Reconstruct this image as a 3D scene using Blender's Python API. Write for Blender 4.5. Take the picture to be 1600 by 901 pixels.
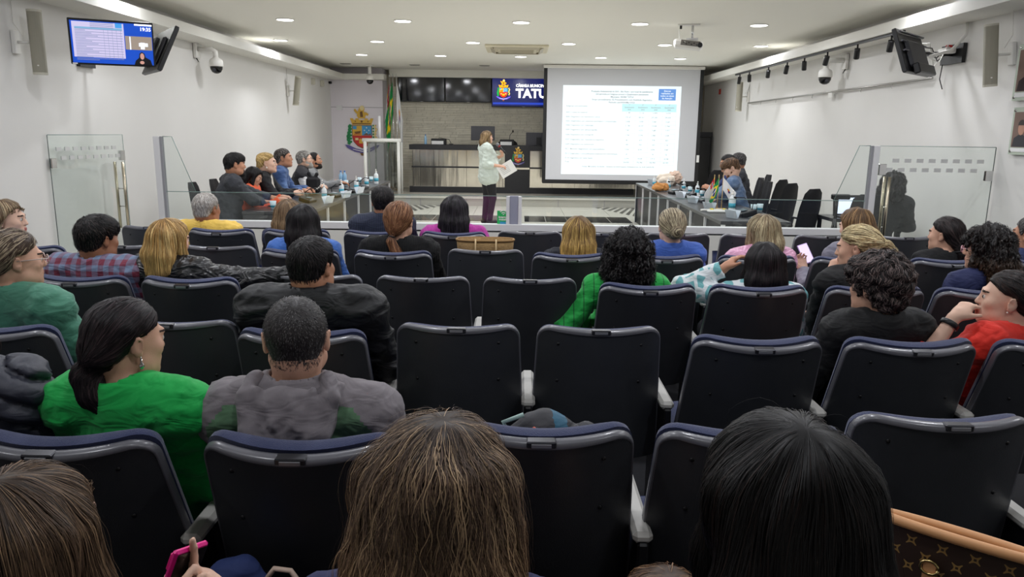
import bpy, bmesh, math, random
import numpy as np
from mathutils import Vector, Matrix

for o in list(bpy.data.objects): bpy.data.objects.remove(o)
scene = bpy.context.scene
COL = scene.collection
PI = math.pi
rnd = random.Random(7)

# ---------------------------------------------------------------- camera
CAMH = 1.70
FPX = 1180.0
PITCH = math.radians(11.8); YAW = math.radians(0.41); ROLL = math.radians(0.75)
_r0 = Vector((1, 0, 0)); _u0 = Vector((0, math.sin(PITCH), math.cos(PITCH))); _f0 = Vector((0, math.cos(PITCH), -math.sin(PITCH)))
_r1 = _r0*math.cos(ROLL) + _u0*math.sin(ROLL)
_u1 = _u0*math.cos(ROLL) - _r0*math.sin(ROLL)
_RZ = Matrix.Rotation(YAW, 3, 'Z')
CR = _RZ @ _r1; CU = _RZ @ _u1; CF = _RZ @ _f0
CO = Vector((0, 0, CAMH))
cam_data = bpy.data.cameras.new('camera')
cam = bpy.data.objects.new('camera', cam_data); COL.objects.link(cam)
cam_data.sensor_fit = 'HORIZONTAL'; cam_data.sensor_width = 36.0; cam_data.lens = FPX/1600*36.0
cam_data.clip_start = 0.05; cam_data.clip_end = 100
cam.matrix_world = Matrix(((CR.x, CU.x, -CF.x, CO.x), (CR.y, CU.y, -CF.y, CO.y), (CR.z, CU.z, -CF.z, CO.z), (0, 0, 0, 1)))
scene.camera = cam

def ray(px, py):
    return (CF + CR*((px-800)/FPX) + CU*((450.5-py)/FPX))
def at(px, py, Y):
    d = ray(px, py); return CO + d*(Y/d.y)
def atx(px, py, X):
    d = ray(px, py); return CO + d*(X/d.x)
def atz(px, py, Z):
    d = ray(px, py); return CO + d*((Z-CAMH)/d.z)
def pix(p):
    q = Vector(p)-CO; z = q.dot(CF); return 800+FPX*q.dot(CR)/z, 450.5-FPX*q.dot(CU)/z

# ---------------------------------------------------------------- world, exposure, lamps
world = bpy.data.worlds.new('world'); scene.world = world
world.use_nodes = True
world.node_tree.nodes['Background'].inputs[0].default_value = (0.9, 0.93, 1.0, 1)
world.node_tree.nodes['Background'].inputs[1].default_value = 0.05
vs = scene.view_settings
vs.view_transform = 'Standard'; vs.look = 'None'; vs.exposure = 0.30; vs.gamma = 1.0; vs.use_curve_mapping = False

CEIL = 3.17; HW = 4.72; YB = 20.0; YR = -2.4
LAMP_POWER = 14.0
LAMP_ROWS = [(15.9, [-3.22, -1.62, 0.0, 1.62, 3.22], 1.0), (13.5, [-4.12, -2.46, -0.82, 0.82, 2.46, 4.1], 1.0),
             (10.97, [-3.27, -1.64, 0.0, 1.64, 3.28], .9), (8.5, [-4.1, -2.46, -0.82, 0.82, 2.46, 4.1], .8),
             (6.05, [-3.27, -1.64, 0.0, 1.64, 3.28], 1.0), (3.6, [-4.1, -2.46, -0.82, 0.82, 2.46, 4.1], 1.0),
             (1.15, [-3.3, -1.64, 0.0, 1.64, 3.3], .6)]
LAMPS = []
for yy, xs, k in LAMP_ROWS:
    for xx in xs: LAMPS.append((xx, yy, k))
for i, (xx, yy, k) in enumerate(LAMPS):
    ld = bpy.data.lights.new('downlight_lamp', 'AREA'); ld.shape = 'DISK'; ld.size = 0.17; ld.energy = LAMP_POWER*k
    ld.color = (0.955, 0.975, 1.03)
    lo = bpy.data.objects.new('downlight_lamp', ld); COL.objects.link(lo); lo.location = (xx, yy, CEIL-0.03)

# ---------------------------------------------------------------- materials
def lin(c):
    return tuple(((x/255.0)/12.92 if x/255.0 <= .04045 else ((x/255.0+.055)/1.055)**2.4) for x in c)
MATS = {}
def mat(name, rgb, rough=.6, metal=0.0, spec=.5, noise=.0, nscale=20.0, bump=.0, bscale=200.0, emit=None, estr=1.0, coat=0.0, attr=False, sheen=0.0, stretch=None):
    if name in MATS: return MATS[name]
    m = bpy.data.materials.new(name); m.use_nodes = True; nt = m.node_tree; N = nt.nodes; L = nt.links
    b = N['Principled BSDF']
    c = lin(rgb)
    b.inputs['Base Color'].default_value = (*c, 1); b.inputs['Roughness'].default_value = rough; b.inputs['Metallic'].default_value = metal
    b.inputs['Specular IOR Level'].default_value = spec
    if coat: b.inputs['Coat Weight'].default_value = coat; b.inputs['Coat Roughness'].default_value = .15
    if sheen: b.inputs['Sheen Weight'].default_value = sheen
    tc = N.new('ShaderNodeTexCoord'); src = tc.outputs['Object']
    if stretch:
        mp = N.new('ShaderNodeMapping'); mp.inputs['Scale'].default_value = stretch; L.new(src, mp.inputs[0]); src = mp.outputs[0]
    base = None
    if attr:
        at_ = N.new('ShaderNodeVertexColor'); at_.layer_name = 'tint'; base = at_.outputs['Color']
    if noise or attr:
        mx = N.new('ShaderNodeMix'); mx.data_type = 'RGBA'; mx.blend_type = 'MULTIPLY'
        nz = N.new('ShaderNodeTexNoise'); nz.inputs['Scale'].default_value = nscale; nz.inputs['Detail'].default_value = 3
        L.new(src, nz.inputs['Vector'])
        rp = N.new('ShaderNodeMapRange'); rp.inputs[3].default_value = 1-noise; rp.inputs[4].default_value = 1+noise
        rp.inputs[1].default_value = .25; rp.inputs[2].default_value = .75
        L.new(nz.outputs['Fac'], rp.inputs[0])
        mx.inputs[0].default_value = 1.0
        if base: L.new(base, mx.inputs[6])
        else: mx.inputs[6].default_value = (*c, 1)
        L.new(rp.outputs[0], mx.inputs[7]); L.new(mx.outputs[2], b.inputs['Base Color'])
    if bump:
        nb = N.new('ShaderNodeTexNoise'); nb.inputs['Scale'].default_value = bscale; nb.inputs['Detail'].default_value = 2
        L.new(src, nb.inputs['Vector'])
        bp = N.new('ShaderNodeBump'); bp.inputs['Strength'].default_value = bump; bp.inputs['Distance'].default_value = .01
        L.new(nb.outputs['Fac'], bp.inputs['Height']); L.new(bp.outputs[0], b.inputs['Normal'])
    if emit is not None:
        b.inputs['Emission Color'].default_value = (*lin(emit), 1); b.inputs['Emission Strength'].default_value = estr
    MATS[name] = m; return m

def glass_mat(name, tint=(.965, .985, .978), gloss=.045, rough=.02):
    if name in MATS: return MATS[name]
    m = bpy.data.materials.new(name); m.use_nodes = True; nt = m.node_tree; N = nt.nodes; L = nt.links
    N.remove(N['Principled BSDF']); out = N['Material Output']
    t = N.new('ShaderNodeBsdfTransparent'); t.inputs[0].default_value = (*tint, 1)
    g = N.new('ShaderNodeBsdfGlossy'); g.inputs['Roughness'].default_value = rough; g.inputs[0].default_value = (.95, 1, .98, 1)
    geo = N.new('ShaderNodeNewGeometry'); dt = N.new('ShaderNodeVectorMath'); dt.operation = 'DOT_PRODUCT'
    L.new(geo.outputs['Incoming'], dt.inputs[0]); L.new(geo.outputs['Normal'], dt.inputs[1])
    ab = N.new('ShaderNodeMath'); ab.operation = 'ABSOLUTE'; L.new(dt.outputs['Value'], ab.inputs[0])
    om = N.new('ShaderNodeMath'); om.operation = 'SUBTRACT'; om.inputs[0].default_value = 1; L.new(ab.outputs[0], om.inputs[1])
    pw_ = N.new('ShaderNodeMath'); pw_.operation = 'POWER'; pw_.inputs[1].default_value = 5; L.new(om.outputs[0], pw_.inputs[0])
    mth = N.new('ShaderNodeMath'); mth.operation = 'MULTIPLY_ADD'; mth.inputs[1].default_value = 1-gloss; mth.inputs[2].default_value = gloss; L.new(pw_.outputs[0], mth.inputs[0])
    mx = N.new('ShaderNodeMixShader'); L.new(mth.outputs[0], mx.inputs[0]); L.new(t.outputs[0], mx.inputs[1]); L.new(g.outputs[0], mx.inputs[2])
    L.new(mx.outputs[0], out.inputs[0]); MATS[name] = m; return m

# ---------------------------------------------------------------- mesh helpers
class MB:
    def __init__(s): s.v = []; s.f = []; s.m = []; s.smooth = []
    def add(s, vs_, fs, mi=0, sm=False):
        o = len(s.v); s.v += [tuple(p) for p in vs_]; s.f += [tuple(i+o for i in f) for f in fs]; s.m += [mi]*len(fs); s.smooth += [sm]*len(fs)
        return s
    def box(s, c, d, rot=None, mi=0, bev=0.0):
        cx, cy, cz = c; hx, hy, hz = d[0]/2, d[1]/2, d[2]/2
        if bev > 0:
            b = min(bev, hx*.99, hy*.99, hz*.99); P = []; F = []
            for sx in (-1, 1):
                for sy in (-1, 1):
                    for sz in (-1, 1):
                        P += [(sx*hx, sy*(hy-b), sz*(hz-b)), (sx*(hx-b), sy*hy, sz*(hz-b)), (sx*(hx-b), sy*(hy-b), sz*hz)]
            def I(a, b2, c2, k): return ((a > 0)*4+(b2 > 0)*2+(c2 > 0))*3+k
            for a in (-1, 1):
                q = [I(a, -1, -1, 0), I(a, 1, -1, 0), I(a, 1, 1, 0), I(a, -1, 1, 0)]; F.append(q if a > 0 else q[::-1])
                q = [I(-1, a, -1, 1), I(-1, a, 1, 1), I(1, a, 1, 1), I(1, a, -1, 1)]; F.append(q if a > 0 else q[::-1])
                q = [I(-1, -1, a, 2), I(1, -1, a, 2), I(1, 1, a, 2), I(-1, 1, a, 2)]; F.append(q if a > 0 else q[::-1])
            for a in (-1, 1):
                for b2 in (-1, 1):
                    q = [I(a, b2, -1, 0), I(a, b2, -1, 1), I(a, b2, 1, 1), I(a, b2, 1, 0)]; F.append(q if a*b2 > 0 else q[::-1])
                    q = [I(a, -1, b2, 0), I(a, 1, b2, 0), I(a, 1, b2, 2), I(a, -1, b2, 2)]; F.append(q if a*b2 > 0 else q[::-1])
                    q = [I(-1, a, b2, 1), I(-1, a, b2, 2), I(1, a, b2, 2), I(1, a, b2, 1)]; F.append(q if a*b2 > 0 else q[::-1])
                    for c2 in (-1, 1):
                        q = [I(a, b2, c2, 0), I(a, b2, c2, 1), I(a, b2, c2, 2)]; F.append(q if a*b2*c2 > 0 else q[::-1])
        else:
            P = [(x*hx, y*hy, z*hz) for x in (-1, 1) for y in (-1, 1) for z in (-1, 1)]
            F = [(0, 1, 3, 2), (4, 6, 7, 5), (0, 4, 5, 1), (2, 3, 7, 6), (0, 2, 6, 4), (1, 5, 7, 3)]
        if rot is not None: P = [rot @ Vector(p) for p in P]
        return s.add([(p[0]+cx, p[1]+cy, p[2]+cz) for p in P], F, mi)
    def span(s, a, b, mi=0, bev=0.0):
        return s.box([(a[i]+b[i])/2 for i in range(3)], [abs(b[i]-a[i]) for i in range(3)], None, mi, bev)
    def tube(s, pts, rr, n=8, mi=0, cap=True, sm=True):
        pts = [Vector(p) for p in pts]; rr = [rr]*len(pts) if not isinstance(rr, (list, tuple)) else rr
        V = []; F = []; prev = None
        for i, p in enumerate(pts):
            d = (pts[min(i+1, len(pts)-1)]-pts[max(i-1, 0)])
            d = d.normalized() if d.length > 1e-9 else Vector((0, 0, 1))
            if prev is None:
                a = Vector((0, 0, 1)) if abs(d.z) < .9 else Vector((1, 0, 0)); u = d.cross(a).normalized()
            else: u = (prev - d*prev.dot(d)).normalized()
            prev = u; w = d.cross(u)
            for k in range(n):
                t = 2*PI*k/n; V.append(p+u*(rr[i]*math.cos(t))+w*(rr[i]*math.sin(t)))
        for i in range(len(pts)-1):
            for k in range(n):
                k2 = (k+1) % n; F.append((i*n+k, i*n+k2, (i+1)*n+k2, (i+1)*n+k))
        s.add(V, F, mi, sm)
        if cap:
            o = len(s.v)-len(V); s.f.append(tuple(o+k for k in range(n))[::-1]); s.f.append(tuple(o+(len(pts)-1)*n+k for k in range(n))); s.m += [mi, mi]; s.smooth += [False, False]
        return s
    def lathe(s, prof, c=(0, 0, 0), n=16, mi=0, sm=True, M=None):
        V = []; F = []
        for r, z in prof:
            for k in range(n):
                t = 2*PI*k/n; p = Vector((r*math.cos(t), r*math.sin(t), z))
                if M is not None: p = M @ p
                V.append((p[0]+c[0], p[1]+c[1], p[2]+c[2]))
        for i in range(len(prof)-1):
            for k in range(n):
                k2 = (k+1) % n; F.append((i*n+k, i*n+k2, (i+1)*n+k2, (i+1)*n+k))
        s.add(V, F, mi, sm)
        o = len(s.v)-len(V)
        s.f.append(tuple(o+k for k in range(n))[::-1]); s.f.append(tuple(o+(len(prof)-1)*n+k for k in range(n))); s.m += [mi, mi]; s.smooth += [False, False]
        return s
    def grid(s, P, mi=0, sm=True, closed=False):
        nu = len(P); nv = len(P[0]); V = [p for r in P for p in r]; F = []
        for i in range(nu-1 + (1 if closed else 0)):
            i2 = (i+1) % nu
            for j in range(nv-1): F.append((i*nv+j, i2*nv+j, i2*nv+j+1, i*nv+j+1))
        return s.add(V, F, mi, sm)
    def prism(s, poly, y0, y1, mi=0, ax='y'):
        """poly in (x,z); extruded between y0 and y1 (y0 faces -y)"""
        n = len(poly)
        ar = sum(poly[i][0]*poly[(i+1) % n][1]-poly[(i+1) % n][0]*poly[i][1] for i in range(n))
        if ar < 0: poly = poly[::-1]
        V = [(p[0], y0, p[1]) for p in poly]+[(p[0], y1, p[1]) for p in poly]
        F = [tuple(range(n)), tuple(range(n, 2*n))[::-1]]+[((i+1) % n, i, i+n, (i+1) % n+n) for i in range(n)]
        return s.add(V, F, mi)
    def xf(s, M):
        s.v = [tuple(M @ Vector(p)) for p in s.v]; return s
    def mesh(s, name, mats):
        me = bpy.data.meshes.new(name); me.from_pydata(s.v, [], s.f)
        for m in (mats if isinstance(mats, (list, tuple)) else [mats]): me.materials.append(m)
        me.polygons.foreach_set('material_index', s.m); me.polygons.foreach_set('use_smooth', s.smooth); me.update()
        return me
    def build(s, name, mats, parent=None, label=None, loc=None):
        o = bpy.data.objects.new(name, s.mesh(name, mats)); COL.objects.link(o)
        if parent is not None: o.parent = parent
        if loc is not None: o.location = loc
        if label: o['label'] = label
        return o

def tag(o, label=None, cat=None, group=None, kind=None):
    if label: o['label'] = label
    if cat: o['category'] = cat
    if group: o['group'] = group
    if kind: o['kind'] = kind
    return o
def empty(name, loc, rz=0, label=None, cat=None, group=None):
    o = bpy.data.objects.new(name, None); COL.objects.link(o); o.location = loc; o.rotation_euler = (0, 0, rz); o.empty_display_size = .1
    return tag(o, label, cat, group)
CHILD = {}
def copy_tree(o, parent=None):
    c = o.copy(); COL.objects.link(c); c.parent = parent
    for ch in o.children: copy_tree(ch, c)
    return c
def text_mesh(s, size, align='LEFT', bold=0.0, space=1.0):
    cu = bpy.data.curves.new('lettering', 'FONT'); cu.body = s; cu.size = size; cu.align_x = align; cu.offset = bold; cu.resolution_u = 2; cu.space_character = space
    o = bpy.data.objects.new('lettering', cu); COL.objects.link(o)
    dg = bpy.context.evaluated_depsgraph_get(); me = bpy.data.meshes.new_from_object(o.evaluated_get(dg))
    V = [tuple(v.co) for v in me.vertices]; F = [tuple(p.vertices) for p in me.polygons]
    bpy.data.objects.remove(o); bpy.data.curves.remove(cu); bpy.data.meshes.remove(me)
    return V, F
def add_text(mb, s, x, z, size, y=0.0, align='LEFT', bold=0.0, mi=0, width=None):
    """lettering standing in the xz plane facing -y"""
    V, F = text_mesh(s, size, align, bold)
    if not V: return mb
    if width:
        x0 = min(v[0] for v in V); x1 = max(v[0] for v in V); k = width/(x1-x0)
        V = [(v[0]*k, v[1], v[2]) for v in V]
    return mb.add([(x+v[0], y, z+v[1]) for v in V], F, mi)
# ================================================================ SETTING
M_wall = mat('wall_paint', (226, 224, 220), .75, noise=.015, nscale=1.5)
M_ceil = mat('ceiling_paint', (246, 244, 234), .8)
M_panelwall = mat('lilac_panel_paint', (226, 220, 226), .5)
M_floor = mat('floor_screed', (120, 118, 112), .5)
M_carpet = mat('dark_carpet', (34, 34, 38), .9, noise=.2, nscale=60)
M_tile = mat('pale_floor_tile', (226, 222, 210), .16, noise=.03, nscale=3)
M_tileblack = mat('black_floor_tile', (22, 22, 24), .12)
M_stone = mat('cream_split_stone', (232, 226, 208), .85, noise=.07, nscale=5, bump=.5, bscale=60)
M_grout = mat('stone_joint', (176, 168, 150), .9)
M_alu = mat('pale_aluminium', (222, 221, 222), .4, 0)
M_aludark = mat('grey_aluminium', (150, 152, 168), .4, 0)
M_chrome = mat('chrome', (215, 215, 215), .12, 1.0)
M_steel = mat('brushed_steel', (232, 226, 212), .14, 1.0, bump=.6, bscale=5, stretch=(1, 1, .12))
M_black = mat('black_plastic', (14, 14, 16), .4)
M_blacksoft = mat('black_fabric_upholstery', (22, 22, 25), .85, bump=.3, bscale=300)
M_blackwood = mat('dark_laminate', (30, 30, 33), .45, noise=.15, nscale=30, stretch=(1, 8, 1))
M_toplam = mat('charcoal_laminate_top', (66, 66, 68), .28, noise=.06, nscale=30)
M_white = mat('white_plastic', (232, 230, 224), .45)
M_offwhite = mat('speaker_casing', (196, 192, 176), .5)
M_grille = mat('speaker_grille', (158, 154, 138), .6, bump=.4, bscale=500)
M_glass = glass_mat('clear_glass')
M_glassedge = mat('glass_edge', (120, 145, 138), .2)
M_frost = mat('frosted_sticker', (205, 205, 203), .7)
M_emit = mat('lamp_diffuser', (255, 255, 255), .5, emit=(255, 253, 248), estr=6.0)
M_paper = mat('white_paper', (236, 236, 234), .7)
M_bluebox = mat('cyan_print', (70, 165, 190), .5)
M_yellow = mat('yellow_plastic', (236, 214, 30), .5)
M_wood = mat('pale_wood', (206, 176, 120), .6)
M_tvglass = mat('dark_screen', (10, 11, 20), .08, spec=.6)

MB().span((-HW-.2, YR, -.2), (HW+.2, YB+.2, -.012)).build('floor', M_floor)['kind'] = 'structure'
fl = bpy.data.objects['floor']
# audience carpet as part of the floor
MB().span((-HW, YR, -.012), (HW, 7.55, 0)).build('carpet', M_carpet, fl)
# stage tiles (each one a piece, shared mesh)
tm = MB().box((0, 0, -.006), (.894, .894, .012), bev=.002).mesh('tile', M_tile)
ny = 11; nx = 10
for j in range(ny):
    for i in range(nx):
        cx = -HW+.5+(i)*.94*1.0+.0; cy = 7.65+.46+j*.898
        if cy > 17.4: continue
        o = bpy.data.objects.new('tile', tm); COL.objects.link(o); o.parent = fl; o.location = (cx, cy, 0); o.scale = (1.045, 1, 1)
# black inlay of the compass pattern
def inlay(pts): 
    mb = MB(); n = len(pts); P = [(p[0], p[1], .0035) for p in pts]+[(p[0], p[1], -.003) for p in pts]
    ar = sum(pts[i][0]*pts[(i+1) % n][1]-pts[(i+1) % n][0]*pts[i][1] for i in range(n))
    top = tuple(range(n)) if ar > 0 else tuple(range(n))[::-1]
    mb.add(P, [top]+[(i, i+n, (i+1) % n+n, (i+1) % n) for i in range(n)]); return mb
zz = [atz(862, 307, 0), atz(995, 321, 0), atz(995, 336, 0), atz(905, 318, 0)]
for sgn in (1, -1):
    P = [(p.x*sgn, p.y) for p in (atz(905, 311, 0), atz(990, 322.5, 0), atz(990, 326, 0), atz(890, 311, 0))]
    inlay(P).build('black_inlay', M_tileblack, fl)
    a = atz(868, 311, 0); b = atz(908, 312, 0); c = atz(1010, 328, 0); d = atz(1010, 342, 0)
    a = Vector((a.x, a.y, 0)); b = Vector((b.x, b.y, 0)); c = Vector((c.x, c.y, 0)); d = Vector((d.x, d.y, 0))
    for k in range(16):
        t0 = k/16; t1 = (k+.5)/16
        q = [b.lerp(c, t0), b.lerp(c, t1), a.lerp(d, t1), a.lerp(d, t0)]
        inlay([(p.x*sgn, p.y) for p in q]).build('black_inlay', M_tileblack, fl)
bandy0 = atz(900, 347.5, 0).y; bandy1 = atz(900, 338.5, 0).y
for x0, x1 in ((-3.6, -.35), (.12, 2.2)):
    n = 5
    for k in range(n):
        xa = x0+(x1-x0)*k/n; xb = x0+(x1-x0)*(k+1)/n-.012
        inlay([(xa, bandy0), (xb, bandy0), (xb, bandy1), (xa, bandy1)]).build('black_inlay', M_tileblack, fl)
MB().span((-HW-.2, YR, 0), (-HW, YB+.2, CEIL+.1)).build('wall_left', M_wall)['kind'] = 'structure'
MB().span((HW, YR, 0), (HW+.2, YB+.2, CEIL+.1)).build('wall_right', M_wall)['kind'] = 'structure'
MB().span((-HW, YR-.2, 0), (HW, YR, CEIL+.1)).build('wall_rear', M_wall)['kind'] = 'structure'
MB().span((-HW-.2, YR-.2, CEIL), (HW+.2, YB+.2, CEIL+.15)).build('ceiling', M_ceil)['kind'] = 'structure'
wb = MB().span((-HW, YB, 0), (HW, YB+.2, CEIL)).build('wall_back', M_grout); wb['kind'] = 'structure'
# split stone cladding: thousands of slivers, one part
sb = MB(); z = .2; r_ = random.Random(3)
xL = -3.35; xR = 4.3
while z < 2.72:
    h = r_.choice((.035, .045, .06, .07)); x = xL-r_.random()*.2
    while x < xR:
        w = r_.uniform(.09, .42); d = r_.uniform(.018, .05)
        a = max(x, xL); b = min(x+w-.006, xR)
        if b-a > .02:
            V = [(a, YB-d, z+.003), (b, YB-d+r_.uniform(-.008, .008), z+.003), (b, YB-d, z+h-.002), (a, YB-d+r_.uniform(-.008, .008), z+h-.002)]
            V += [(a, YB+.01, z+.003), (b, YB+.01, z+.003), (b, YB+.01, z+h-.002), (a, YB+.01, z+h-.002)]
            sb.add(V, [(0, 1, 2, 3), (0, 4, 5, 1), (1, 5, 6, 2), (2, 6, 7, 3), (3, 7, 4, 0)])
        x += w
    z += h
so = sb.build('stone_cladding', M_stone, wb); so['kind'] = 'stuff'
# left back panel wall with crest, and its joints
PWY = 19.35; PWX = -3.42
pw = MB().span((-HW, PWY, 0), (PWX, YB, CEIL)).build('wall_crest', M_panelwall); pw['kind'] = 'structure'
jz = at(560, 168, PWY).z
MB().span((-HW, PWY-.003, jz), (PWX, PWY-.0005, jz+.012)).build('joint', mat('joint_grey', (150, 146, 152), .7), pw)
g = MB(); g.span((at(526, 168, PWY).x, PWY-.03, jz-.07), (at(535, 168, PWY).x, PWY-.003, jz+.05)); g.build('lock_plate', M_alu, pw)
# cove beams
X_B = 4.29; Z0 = 2.875; Z1 = 3.0
for nm, s in (('left', -1), ('right', 1)):
    b = MB().span((s*X_B, YR, Z0), (s*HW, YB if s > 0 else PWY, Z1)); b.build('trim_cove_'+nm, mat('beam_paint', (228, 226, 218), .55))['kind'] = 'structure'
MB().span((-X_B, PWY-.45, Z0), (at(600, 120, PWY-.4).x, PWY, Z1)).build('trim_cove_back', MATS['beam_paint'])['kind'] = 'structure'
MB().span((-3.3, YB-.35, 2.99), (HW, YB, CEIL)).build('trim_back_bulkhead', M_ceil)['kind'] = 'structure'
# dais
da = MB().span((-HW, 17.3, 0), (HW, YB, .2)).build('trim_dais', mat('grey_stone_step', (176, 172, 162), .3)); da['kind'] = 'structure'
MB().span((-HW, 17.27, .17), (HW, 17.45, .204)).build('step_nosing', mat('step_nosing', (210, 206, 196), .3), da)
for k in range(8):
    MB().span((-3.3+k*1.05, 17.292, 0), (-3.3+k*1.05+.012, 17.3, .17)).build('joint', MATS['joint_grey'], da)

# ---------------------------------------------------------------- downlights
dl = MB().lathe([(.112, 0), (.112, .012)], n=24).mesh('diffuser', M_emit)
rm = MB().lathe([(.126, .012), (.123, .002), (.115, 0), (.113, .012)], n=24).mesh('rim', M_white)
rows_txt = {15.9: 'row nearest the stone wall', 13.5: 'row beside the air conditioner', 10.97: 'nearest row in view'}
for xx, yy, k in LAMPS:
    nm_row = rows_txt.get(yy)
    same = [a for a in LAMPS if a[1] == yy]; idx = same.index((xx, yy, k)); n = len(same)
    words = {5: ['far left', 'left of centre', 'centre', 'right of centre', 'far right'], 6: ['far left', 'second from left', 'left of centre', 'right of centre', 'second from right', 'far right'], 3: ['left', 'centre', 'right']}[n][idx]
    if nm_row: lab = 'round recessed ceiling light, %s of %s' % (words, nm_row)
    else: lab = 'round recessed ceiling light above the audience, out of frame'
    if yy < 10: 
        continue
    e = empty('ceiling_light', (xx, yy, CEIL-.0125), 0, lab, 'ceiling light', 'recessed ceiling lights')
    o = bpy.data.objects.new('diffuser', dl); COL.objects.link(o); o.parent = e
    o = bpy.data.objects.new('rim', rm); COL.objects.link(o); o.parent = e
# ceiling slots
for px, py, w in ((540, 99, 'left'), (648, 101, 'middle'), (757, 102, 'right')):
    p = atz(px, py, CEIL)
    e = empty('ceiling_vent', (p.x, p.y, CEIL), 0, 'small slot vent in the ceiling near the back, %s of the three' % w, 'vent', 'ceiling slot vents')
    MB().box((0, 0, -.006), (.24, .14, .012)).build('frame', mat('vent_frame', (170, 168, 160), .6), e)
    for k in range(3): MB().box((0, -.04+k*.04, -.014), (.2, .012, .006)).build('slat', mat('vent_dark', (90, 88, 84), .6), e)

# ---------------------------------------------------------------- air conditioner
c = atz(808, 76, CEIL); 
ac = empty('air_conditioner', (c.x, 14.3, CEIL), 0, 'square ceiling cassette air conditioner with cream grille', 'air conditioner')
M_cream = mat('cream_plastic', (226, 218, 192), .5)
b = MB(); b.box((0, 0, -.02), (1.12, 1.12, .04), bev=.01); b.build('casing', M_cream, ac)
b = MB(); b.box((0, 0, -.05), (.72, .72, .03), bev=.012); b.build('grille', mat('cream_grille', (206, 198, 172), .6), ac)
for a in range(4):
    M = Matrix.Rotation(a*PI/2, 4, 'Z')
    MB().box((0, .45, -.046), (.8, .1, .012), Matrix.Rotation(.5, 3, 'X')).xf(M).build('louvre', mat('louvre_grey', (180, 172, 150), .5), ac)
for k in range(6): MB().box((0, -.25+k*.1, -.067), (.6, .012, .004)).build('slat', mat('slat_shade', (160, 152, 132), .6), ac)

# ---------------------------------------------------------------- barrier
BY = 7.6
zr0 = at(600, 357.5, BY).z; zr1 = at(600, 347, BY).z; zg = at(600, 304, BY).z; zt = at(250, 213, BY).z
xpl = at(249, 260, BY).x; xpr = at(1366, 260, BY).x
wb_ = MB().span((xpl-.03, BY-.05, 0), (xpr+.03, BY+.05, zr0)).build('wall_barrier', mat('barrier_paint', (222, 220, 212), .6)); wb_['kind'] = 'structure'
bar = empty('glass_barrier', (0, BY, 0), 0, 'low glass barrier with pale aluminium rail between audience and stage', 'barrier')
MB().span((xpl-.02, -.045, zr0), (xpr+.02, .045, zr1), bev=.004).build('bottom_rail', M_alu, bar)
MB().span((xpl-.02, -.05, zr0-.012), (xpr+.02, .05, zr0)).build('shadow_strip', mat('painted_shadow', (40, 40, 42), .5), bar)  # dark strip that paints in the shadow line under the rail
xm0 = at(794, 330, BY).x; xm1 = at(812, 330, BY).x
def pane(a, b, name='glass_pane', par=None, poly=None, th=.008):
    if poly is None: poly = [(a[0], a[1]), (b[0], a[1]), (b[0], b[1]), (a[0], b[1])]
    o = MB().prism(poly, -th/2, th/2).build(name, M_glass, par)
    return o
pane((xpl+.03, zr1), (xm0, zg), par=bar); pane((xm1, zr1), (xpr-.03, zg), par=bar)
for x0, x1 in ((xpl+.03, xm0), (xm1, xpr-.03)):
    MB().span((x0, -.006, zg), (x1, .006, zg+.006)).build('pane_edge', M_glassedge, bar)
MB().span((xm0-.02, -.03, zr1), (xm0+.015, .03, zg+.003), bev=.003).build('middle_post', M_alu, bar)
MB().span((xm1-.015, -.03, zr1), (xm1+.02, .03, zg+.003), bev=.003).build('middle_post', M_alu, bar)
MB().span((xm0+.015, -.02, zr1), (xm1-.015, .02, zg+.006), bev=.003).build('middle_post_core', M_aludark, bar)
# tall posts and sloped panes
for s, xp in ((-1, xpl), (1, xpr)):
    MB().span((xp-.03, -.03, 0), (xp+.03, .03, zt), bev=.003).build('tall_post', M_alu, bar)
    MB().span((xp-s*.03, -.022, 0), (xp-s*.055, .022, zt), bev=.002).build('post_channel', mat('channel_grey', (150, 150, 154), .4), bar)
    xi = xp-s*.055; xt = at(268 if s < 0 else 1345, 213, BY).x; xb = at(306 if s < 0 else 1304, 300, BY).x
    pane(None, None, poly=[(xi, zg+.006), (xb, zg+.006), (xt, zt), (xi, zt)], par=bar)
    MB().tube([(xb, 0, zg+.006), (xt, 0, zt), (xi, 0, zt)], .0035, 4).build('pane_edge', M_glassedge, bar)
# internet sign
p0 = at(777, 329, BY-.01); p1 = at(796, 352, BY-.01)
sg = empty('internet_sign', ((p0.x+p1.x)/2, BY-.0065, (p0.z+p1.z)/2), 0, 'small green sign about free internet stuck on the low glass', 'sign')
w = p1.x-p0.x; h = p0.z-p1.z
MB().box((0, 0, 0), (w, .004, h), bev=.0).build('board', mat('green_vinyl', (34, 176, 92), .5), sg)
t = MB(); add_text(t, 'Internet', 0, .0*h, h*.2, -.003, 'CENTER', .0012); add_text(t, 'gratuita', 0, -.16*h, h*.2, -.003, 'CENTER', .0012)
for r in (.05, .03, .012):
    n = 7; r1 = r; r0 = r-.009
    poly = [(r1*math.sin(-.8+1.6*i/n), r1*math.cos(-.8+1.6*i/n)+.2*h) for i in range(n+1)]+[(r0*math.sin(.8-1.6*i/n), r0*math.cos(.8-1.6*i/n)+.2*h) for i in range(n+1)]
    t.prism(poly, -.0035, -.002)
t.build('lettering', M_white, sg)
MB().box((0, -.003, -.33*h), (w*.55, .002, h*.16)).build('network_badge', mat('sign_blue', (60, 150, 190), .5), sg)

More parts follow.
